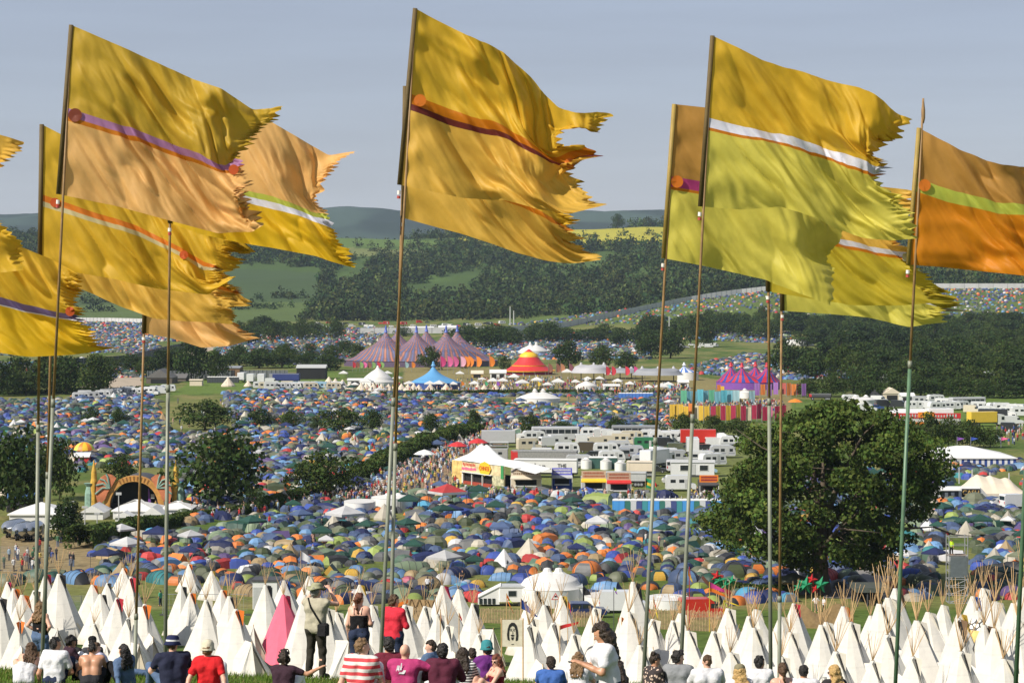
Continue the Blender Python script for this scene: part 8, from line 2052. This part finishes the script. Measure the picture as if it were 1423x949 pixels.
def bag_and_camera(o, J, hp, rx, ax, fw):
    b = MB(); b.tube([J['sh']-rx*.13-fw*.06+ax*.08, J['chest']-rx*.04-fw*.155, J['waist']+rx*.10-fw*.155, J['pel']+rx*.17-fw*.10+ax*.04], .016, 5).tube([J['sh']-rx*.13+ax*.08, J['chest']+fw*.15-rx*.02, J['pel']+rx*.17+fw*.04], .016, 5); b.put('bag_strap', fabric('black webbing', (.015, .015, .015)), o)
    q = J['pel']+rx*.17-fw*.06; MB().rbox((q[0]-.10, q[1]-.09, q[2]-.12), (q[0]+.10, q[1]+.07, q[2]+.10), .03).put('shoulder_bag', fabric('black bag', (.018, .018, .02)), o)
def jacket_print(o, J, hp, rx, ax, fw):
    b = MB()
    for i, (dx, dz, sx, sz) in enumerate(((-.09, 0, .05, .09), (-.03, .02, .03, .11), (.01, -.01, .05, .03), (-.05, -.04, .09, .03))):
        c = J['chest']+rx*(dx-.02)-fw*.142+ax*(dz-.02); b.add([c, c+rx*sx, c+rx*sx*1.2+ax*sz, c+rx*.02+ax*sz], [(0, 1, 2, 3)])
    b.put('back_print', WT, o)
def bottle(o, J, hp, rx, ax, fw): pass
PEOPLE = [
 # standing
 dict(label='man standing in a beige waistcoat and olive bush hat, raising a camera', px=439, top=808, pose='stand', Y=45, rz=R(-18), yaw=R(-22), hair=('short', 'grey'), shirt=('waistcoat', fabric('beige waistcoat', (.40, .37, .28))), trousers=('long', KHA), arms='camera', hat=('bush', fabric('olive felt', (.30, .30, .19))), extra=bag_and_camera, lean=.02, w=1.08),
 dict(label='standing woman with auburn ponytail in black strappy top and jeans', px=499, top=822, pose='stand', Y=43.5, rz=R(-8), yaw=R(-25), hair=('pony', 'auburn'), shirt=('vest', fabric('black jersey', (.012, .012, .014))), trousers=('long', DJEAN), arms={'L': 'down', 'R': 'hold'}, lean=0, w=.88),
 dict(label='standing person in a bright red long-sleeved top, arms folded in front', px=547, top=825, pose='stand', Y=43, rz=R(-30), yaw=R(-25), hair=('short', 'brown'), shirt=('long', fabric('bright red jersey', (.55, .03, .05))), trousers=('long', DJEAN), arms='fold', lean=.03),
 dict(label='young woman standing with bare arms in black top and denim shorts', px=56, top=834, pose='stand', Y=48, rz=R(-25), yaw=R(20), hair=('long', 'fairbrown'), shirt=('vest', fabric('black jersey', (.012, .012, .014))), trousers=('short', JEAN), arms='hip', lean=.0, w=.88),
 dict(label='kneeling woman with long dark hair in white T-shirt, looking down at a phone', px=847, top=862, pose='kneel', Y=29, rz=R(105), yaw=R(-15), pitch=-.5, hair=('long', 'dark'), shirt=('tee', WT), trousers=('long', DJEAN), arms='phone', lean=.16, w=.88, skin='tan'),
 # seated, from left to right
 dict(label='seated woman bending forward in a strapless white top with fair bare back', px=33, top=903, rz=R(12), hair=('long', 'brown'), shirt=('strapless', WT), lean=.5, arms='fwd', w=.88, side=.25, skin='fair', trousers=('short', WT)),
 dict(label='seated man with short black hair in a plain white T-shirt, left group', px=75, top=884, rz=R(-15), yaw=R(-40), hair=('short', 'black'), shirt=('tee', WT), trousers=('long', DJEAN), arms={'L': 'side', 'R': 'lap'}, lean=.1, skin='tan', w=1.08),
 dict(label='seated person with dark curly hair in dark top behind the white T-shirt', px=93, top=887, Y=43, rz=R(-60), yaw=R(10), hair=('curly', 'black'), shirt=('tee', fabric('dark plum', (.04, .02, .03))), arms='hug', lean=.15, skin='brown'),
 dict(label='small seated figure in a dark top facing the left group', px=106, top=904, Y=44, rz=R(150), hair=('short', 'dark'), shirt=('long', fabric('black cotton', (.02, .02, .022))), arms='lap', legs='cross', lean=.2, skin='tan', size=.92),
 dict(label='shirtless tanned man with cropped black hair seated in the left group', px=127, top=899, rz=R(5), hair=('crop', 'black'), shirt=(None, None), trousers=('short', fabric('dark shorts', (.03, .03, .035))), arms={'L': 'lap', 'R': 'fwd'}, legs='wide', lean=.3, skin='tan', w=1.12),
 dict(label='seated person in a black flat cap behind the shirtless man', px=129, top=888, Y=43.5, rz=R(20), hair=('short', 'black'), shirt=('tee', fabric('dark grey', (.05, .05, .055))), hat=('cap', fabric('black cap', (.012, .012, .013))), lean=.1, skin='tan'),
 dict(label='man lounging back in a pale lilac shirt beside the shirtless man', px=152, top=896, Y=42, rz=R(-70), yaw=R(10), hair=('short', 'brown'), shirt=('long', fabric('pale lilac', (.48, .48, .62))), arms='back', legs='flat', lean=-.55, skin='fair', trousers=('long', JEAN)),
 dict(label='seated girl with long black hair and denim jacket at the right of left group', px=175, top=897, rz=R(35), yaw=R(30), hair=('long', 'black'), shirt=('long', JEAN), trousers=('long', fabric('black leggings', (.015, .015, .017))), arms={'L': 'back', 'R': 'hug'}, lean=-.15, side=-.15, w=.9, skin='tan'),
 dict(label='seated man in navy shirt and navy bucket hat with a white band', px=241, top=880, Y=35, rz=R(20), yaw=R(-35), hair=('crop', 'brown'), shirt=('tee', fabric('navy cotton', (.022, .025, .05))), trousers=('long', JEAN), hat=('bucket', fabric('navy hat', (.02, .025, .07))), arms='hug', legs='wide', lean=.12, w=1.18, size=1.06),
 dict(label='seated person in a vivid red T-shirt and cream sun hat', px=290, top=886, Y=35, rz=R(-5), yaw=R(5), hair=('short', 'fairbrown'), shirt=('tee', fabric('vivid red', (.58, .02, .025))), hat=('sun', fabric('cream cotton', (.52, .48, .36))), arms='back', lean=-.12, w=1.02, size=1.05),
 dict(label='person with dark curly hair low in the frame below the man in hat', px=393, top=926, rz=R(-20), hair=('curly', 'dark'), shirt=('tee', fabric('dark plum', (.04, .02, .03))), arms={'L': 'hug', 'R': 'reach'}, lean=.1, skin='tan'),
 dict(label='seated boy with brown hair in red and white striped T-shirt', px=500, top=885, Y=35, rz=R(-15), yaw=R(-60), hair=('short', 'fairbrown'), shirt=('tee', striped('red_white_stripe', (.55, .05, .06), (.60, .58, .55), 3.1)), arms={'L': 'side', 'R': 'lap'}, lean=.05, side=.05, w=1.05, size=1.05),
 dict(label='seated person with black hair in maroon top behind the twin poles', px=541, top=884, rz=R(10), hair=('short', 'black'), shirt=('long', fabric('maroon', (.14, .02, .035))), lean=.1, skin='tan'),
 dict(label='bald man in magenta T-shirt with white back print, one arm reaching out', px=562, top=893, Y=35, rz=R(-10), yaw=R(-15), hair=('bald', 'dark'), shirt=('tee', fabric('magenta cotton', (.38, .04, .14))), arms={'L': 'lap', 'R': 'reach'}, lean=.08, w=1.12, extra=jacket_print, size=1.04),
 dict(label='dark-haired man turned sideways beside the bald man, denim blue shirt', px=602, top=888, Y=42, rz=R(60), yaw=R(40), hair=('short', 'dark'), shirt=('tee', JEAN), arms='hug', lean=.1, skin='fair'),
 dict(label='seated person with short black hair in a maroon hooded top', px=614, top=893, Y=35, rz=R(-5), hair=('short', 'black'), shirt=('hoodie', fabric('dark maroon', (.085, .018, .035))), arms='hug', lean=.15, w=1.1, skin='tan', size=1.04),
 dict(label='woman with long dark straight hair in black and white striped top', px=643, top=899, rz=R(-12), hair=('long', 'dark'), shirt=('tee', striped('black_white_stripe', (.02, .02, .025), (.60, .60, .58), 6.5)), arms='hug', lean=.05, w=.92),
 dict(label='dark-haired person half hidden behind the striped-top woman', px=657, top=906, Y=41, rz=R(10), hair=('short', 'dark'), shirt=('tee', fabric('dark grey', (.05, .05, .055))), lean=.1, skin='tan'),
 dict(label='seated person wearing a grey and teal headscarf and purple top', px=679, top=888, Y=40, rz=R(25), hair=('short', 'dark'), shirt=('long', fabric('purple jersey', (.14, .03, .18))), hat=('sun', fabric('teal scarf', (.04, .20, .22))), lean=.12, skin='tan'),
 dict(label='red-haired woman in sunglasses turned back, bare arm on her knee', px=690, top=909, rz=R(115), yaw=R(25), hair=('long', 'red'), shirt=('vest', fabric('dark red', (.2, .02, .03))), trousers=('short', JEAN), arms='hug', legs='up', lean=.0, w=.88, extra=sunglasses, skin='fair'),
 dict(label='young man with thick dark hair in blue T-shirt, wearing earphones', px=765, top=911, Y=35, rz=R(-5), yaw=R(15), hair=('short', 'dark'), shirt=('tee', fabric('blue cotton', (.05, .12, .36))), arms='hug', lean=.12, w=1.05, size=1.05),
 dict(label='woman with long brown to blond hair in white T-shirt left of kneeling woman', px=803, top=905, rz=R(-20), hair=('long', 'fairbrown'), shirt=('tee', WT), arms='hug', lean=.08, w=.9),
 dict(label='woman in profile with dark brown hair, seated below the kneeling woman', px=863, top=917, rz=R(70), yaw=R(20), hair=('long', 'dark'), shirt=('tee', fabric('dark brown', (.05, .03, .02))), arms='lap', lean=.1, w=.9, skin='tan'),
 dict(label='woman with dark hair in a bun and dark floral top looking down', px=903, top=907, rz=R(-55), yaw=R(-10), pitch=-.45, hair=('bun', 'dark'), shirt=('tee', floral('floral')), arms='phone', lean=.2, w=.92, skin='tan'),
 dict(label='young man with dark quiff in grey T-shirt looking to the side', px=942, top=902, rz=R(-10), yaw=R(-55), hair=('quiff', 'black'), shirt=('tee', GT), arms={'L': 'hug', 'R': 'side'}, lean=.06, w=1.08),
 dict(label='broad man with receding brown hair in white T-shirt', px=984, top=908, Y=35, rz=R(5), hair=('crop', 'brown'), shirt=('tee', WT), arms='hug', lean=.14, w=1.16, size=1.04),
 dict(label='fair-haired person in a khaki cap and white top, low in the frame', px=1030, top=929, rz=R(15), yaw=R(-20), hair=('long', 'blond'), shirt=('tee', WT), hat=('cap', fabric('khaki cap', (.20, .18, .11))), lean=.12, w=.92),
 dict(label='person with thick black hair in white T-shirt beside the paired poles', px=1056, top=910, rz=R(-5), yaw=R(-40), hair=('short', 'black'), shirt=('tee', WT), arms='hug', lean=.1, w=.98, skin='tan'),
 dict(label='woman with brown hair tied back in a cream strappy top', px=1089, top=920, rz=R(10), yaw=R(-10), hair=('pony', 'brown'), shirt=('vest', fabric('cream pink', (.58, .46, .40))), arms='hug', lean=.1, w=.9),
 dict(label='man with cropped black hair in white T-shirt holding up a cup', px=1117, top=922, rz=R(-5), yaw=R(-10), hair=('crop', 'black'), shirt=('tee', WT), arms={'L': 'hug', 'R': 'cup'}, lean=.12, w=1.08, skin='tan'),
 dict(label='woman with long blonde hair and sunglasses in a dark top', px=1161, top=923, rz=R(20), yaw=R(30), hair=('long', 'blond'), shirt=('tee', fabric('black print', (.03, .028, .03))), arms='hug', lean=.08, w=.92, extra=sunglasses),
]
PP = [person(**a) for a in PEOPLE]
# ---- things they hold or that lie by them
def hand_point(i, n, off=(0, 0, 0)):
    a = PEOPLE[i]; J = joints(a.get('pose', 'sit'), a.get('lean', .12), a.get('side', 0), a.get('w', 1), a.get('arms', 'hug'), a.get('legs', 'up'))
    v = J['W'+n]; o, g, s = PP[i]; c, sn = math.cos(a.get('rz', 0)), math.sin(a.get('rz', 0)); v = (v+np.array(off))*s
    return g+np.array([v[0]*c-v[1]*sn, v[0]*sn+v[1]*c, v[2]])
q = (hand_point(0, 'L', (0, .03, .09))+hand_point(0, 'R', (0, .03, .09)))/2
o = thing('camera', 'small black camera held up to the eye by the man in hat', 'camera', q, R(-18)); MB().rbox((-.07, -.03, -.045), (.07, .03, .045), .012).put('body', BLACK, o); MB().lathe([(.001, 0), (.034, 0), (.036, .07), (.001, .075)], 12, (0, .03, 0), axis='y').put('lens', DKGREY, o); MB().box((-.03, -.02, .045), (.03, .02, .065)).put('viewfinder', BLACK, o)
q = (hand_point(4, 'L', (0, .08, .01))+hand_point(4, 'R', (0, .08, .01)))/2
o = thing('phone', 'black mobile phone in the hands of the kneeling woman', 'phone', q, R(105)); MB().rbox((-.036, -.07, -.005), (.036, .07, .006), .004).put('case', BLACK, o); MB().box((-.031, -.062, .0065), (.031, .062, .0075)).put('screen', GLASS, o)
q = hand_point(34, 'R', (0, .03, .10)); o = thing('cup', 'clear plastic cup held up by the man in white T-shirt', 'cup', q-[0, 0, .06]); MB().lathe([(.030, 0), (.040, .12)], 12).put('cup_wall', mat('clear_plastic', (.6, .6, .55), .2, trans=.4), o, True); MB().lathe([(.001, .07), (.036, .07), (.036, .075), (.001, .075)], 12).put('drink', cm('beer', (.4, .25, .05)), o)
q = hand_point(1, 'R', (0, .06, -.02)); o = thing('leaflet', 'folded white leaflet held by the woman in the black strappy top', 'paper', q, R(-20)); MB().add([(-.12, 0, -.02), (.05, -.05, -.05), (.06, .02, .08), (-.11, .06, .10)], [(0, 1, 2, 3)]).put('sheet', WT, o); MB().add([(-.12, .01, -.02), (-.11, .07, .10), (-.15, .12, .06), (-.16, .06, -.05)], [(0, 1, 2, 3)]).put('sheet', WT, o)
q = on_ground(328, 33); q[2] += .02; o = thing('blanket', 'crumpled pale blue blanket on the grass below the red shirt', 'blanket', q); MB().grid(np.array([[(x, y, .02+.07*fbm(np.array([x*4]), np.array([y*4]), 3, 2)[0]) for y in np.linspace(-.3, .3, 12)] for x in np.linspace(-.45, .45, 18)])).put('cloth', fabric('pale blue fleece', (.42, .47, .55)), o, True)
# people standing between the tents, one by one
def lowperson(label, px, base, rz, top, legc, skin='tan', Yf=None):
    g = ground(px, base) if Yf is None else Yf
    o = thing('person', label, 'person', g, rz); J = joints('stand', .03, 0, 1, random.choice(['down', 'hold', 'hip'])); h = .03
    allp = np.array([J[k] for k in J if k not in ('rx', 'ax')]); lo, hi = allp.min(0)-.2, allp.max(0)+.24
    B = Field(lo, hi, h); T_ = Field(lo, hi, h); L = Field(lo, hi, h)
    for Fx, gg in ((B, 0), (T_, .02)):
        for s in (-1, 1): Fx.cap(J['pel']+[s*.07, 0, 0], J['sh']+[s*.1, 0, 0], .115+gg, .09+gg, .04)
        for n in 'LR':
            Fx.cap(J['S'+n], J['E'+n], .055+gg, .045+gg*(Fx is T_), .03)
            if Fx is B: Fx.cap(J['E'+n], J['W'+n], .045, .035, .02).cap(J['W'+n], J['W'+n]+(J['W'+n]-J['E'+n])*.4, .04, .03, .01)
    for Fx, gg in ((B, 0), (L, .02)):
        for n in 'LR': Fx.cap(J['H'+n], J['K'+n], .095+gg, .065+gg, .03).cap(J['K'+n], J['A'+n], .062+gg, .045+gg, .02)
    for n in 'LR': B.cap(J['A'+n], J['T'+n], .045, .04, .02)
    B.cap(J['sh'], J['head'], .065, .06, .03).ell(J['head'], (.085, .1, .125), np.eye(3), .03)
    link('body', B.mesh('body', SKIN[skin]), o); T_.cut(lambda X, Y_, Z: .86-Z); link('t_shirt', T_.mesh('t_shirt', top), o); link('trousers', L.mesh('trousers', legc), o)
    Hh = Field(J['head']-.2, J['head']+.2, .025); Hh.ell(J['head']+[0, -.015, .03], (.095, .11, .115), np.eye(3), .02); Hh.cut(lambda X, Y_, Z: np.minimum(Y_-J['head'][1]-.03, J['head'][2]+.07-Z)); link('hair', Hh.mesh('hair', HAIR['dark']), o)
for a in [('person in white T-shirt standing by the tan dome tent', 594, 822, 0, WT, KHA), ('person in grey top standing right of the white-shirted one by the tan tent', 601, 822, 1, GT, DJEAN), ('person in dark clothes beside the white gazebo above the lattice fence', 643, 812, 2, fabric('black cotton', (.02, .02, .022)), DJEAN), ('person in white shirt under the oak, left one of a pair', 1134, 850, 3, WT, DJEAN), ('person in white vest under the oak, right one of a pair', 1145, 852, 2, WT, KHA), ('person in green top standing at the mesh fence left of the second pole', 223, 842, 1, fabric('sea green', (.06, .3, .2)), DJEAN),
          ('person in purple top by the hedge bank lamp pole', 144, 750, 2, fabric('purple jersey', (.14, .03, .18)), DJEAN), ('person in dark top left of the purple one by the hedge bank', 139, 748, 2, GT, DJEAN), ('person with blue shirt in the fenced yard near the silver caravans', 24, 776, 1, fabric('blue cotton', (.05, .12, .36)), DJEAN)]:
    lowperson(*a)
g, hh = SCAF; lowperson('steward in a lime high-visibility vest on top of the scaffold tower', 1329, 0, 2.6, fabric('lime hi vis', (.42, .62, .03)), fabric('black cotton', (.02, .02, .022)), Yf=g+[-.6, .9, hh])
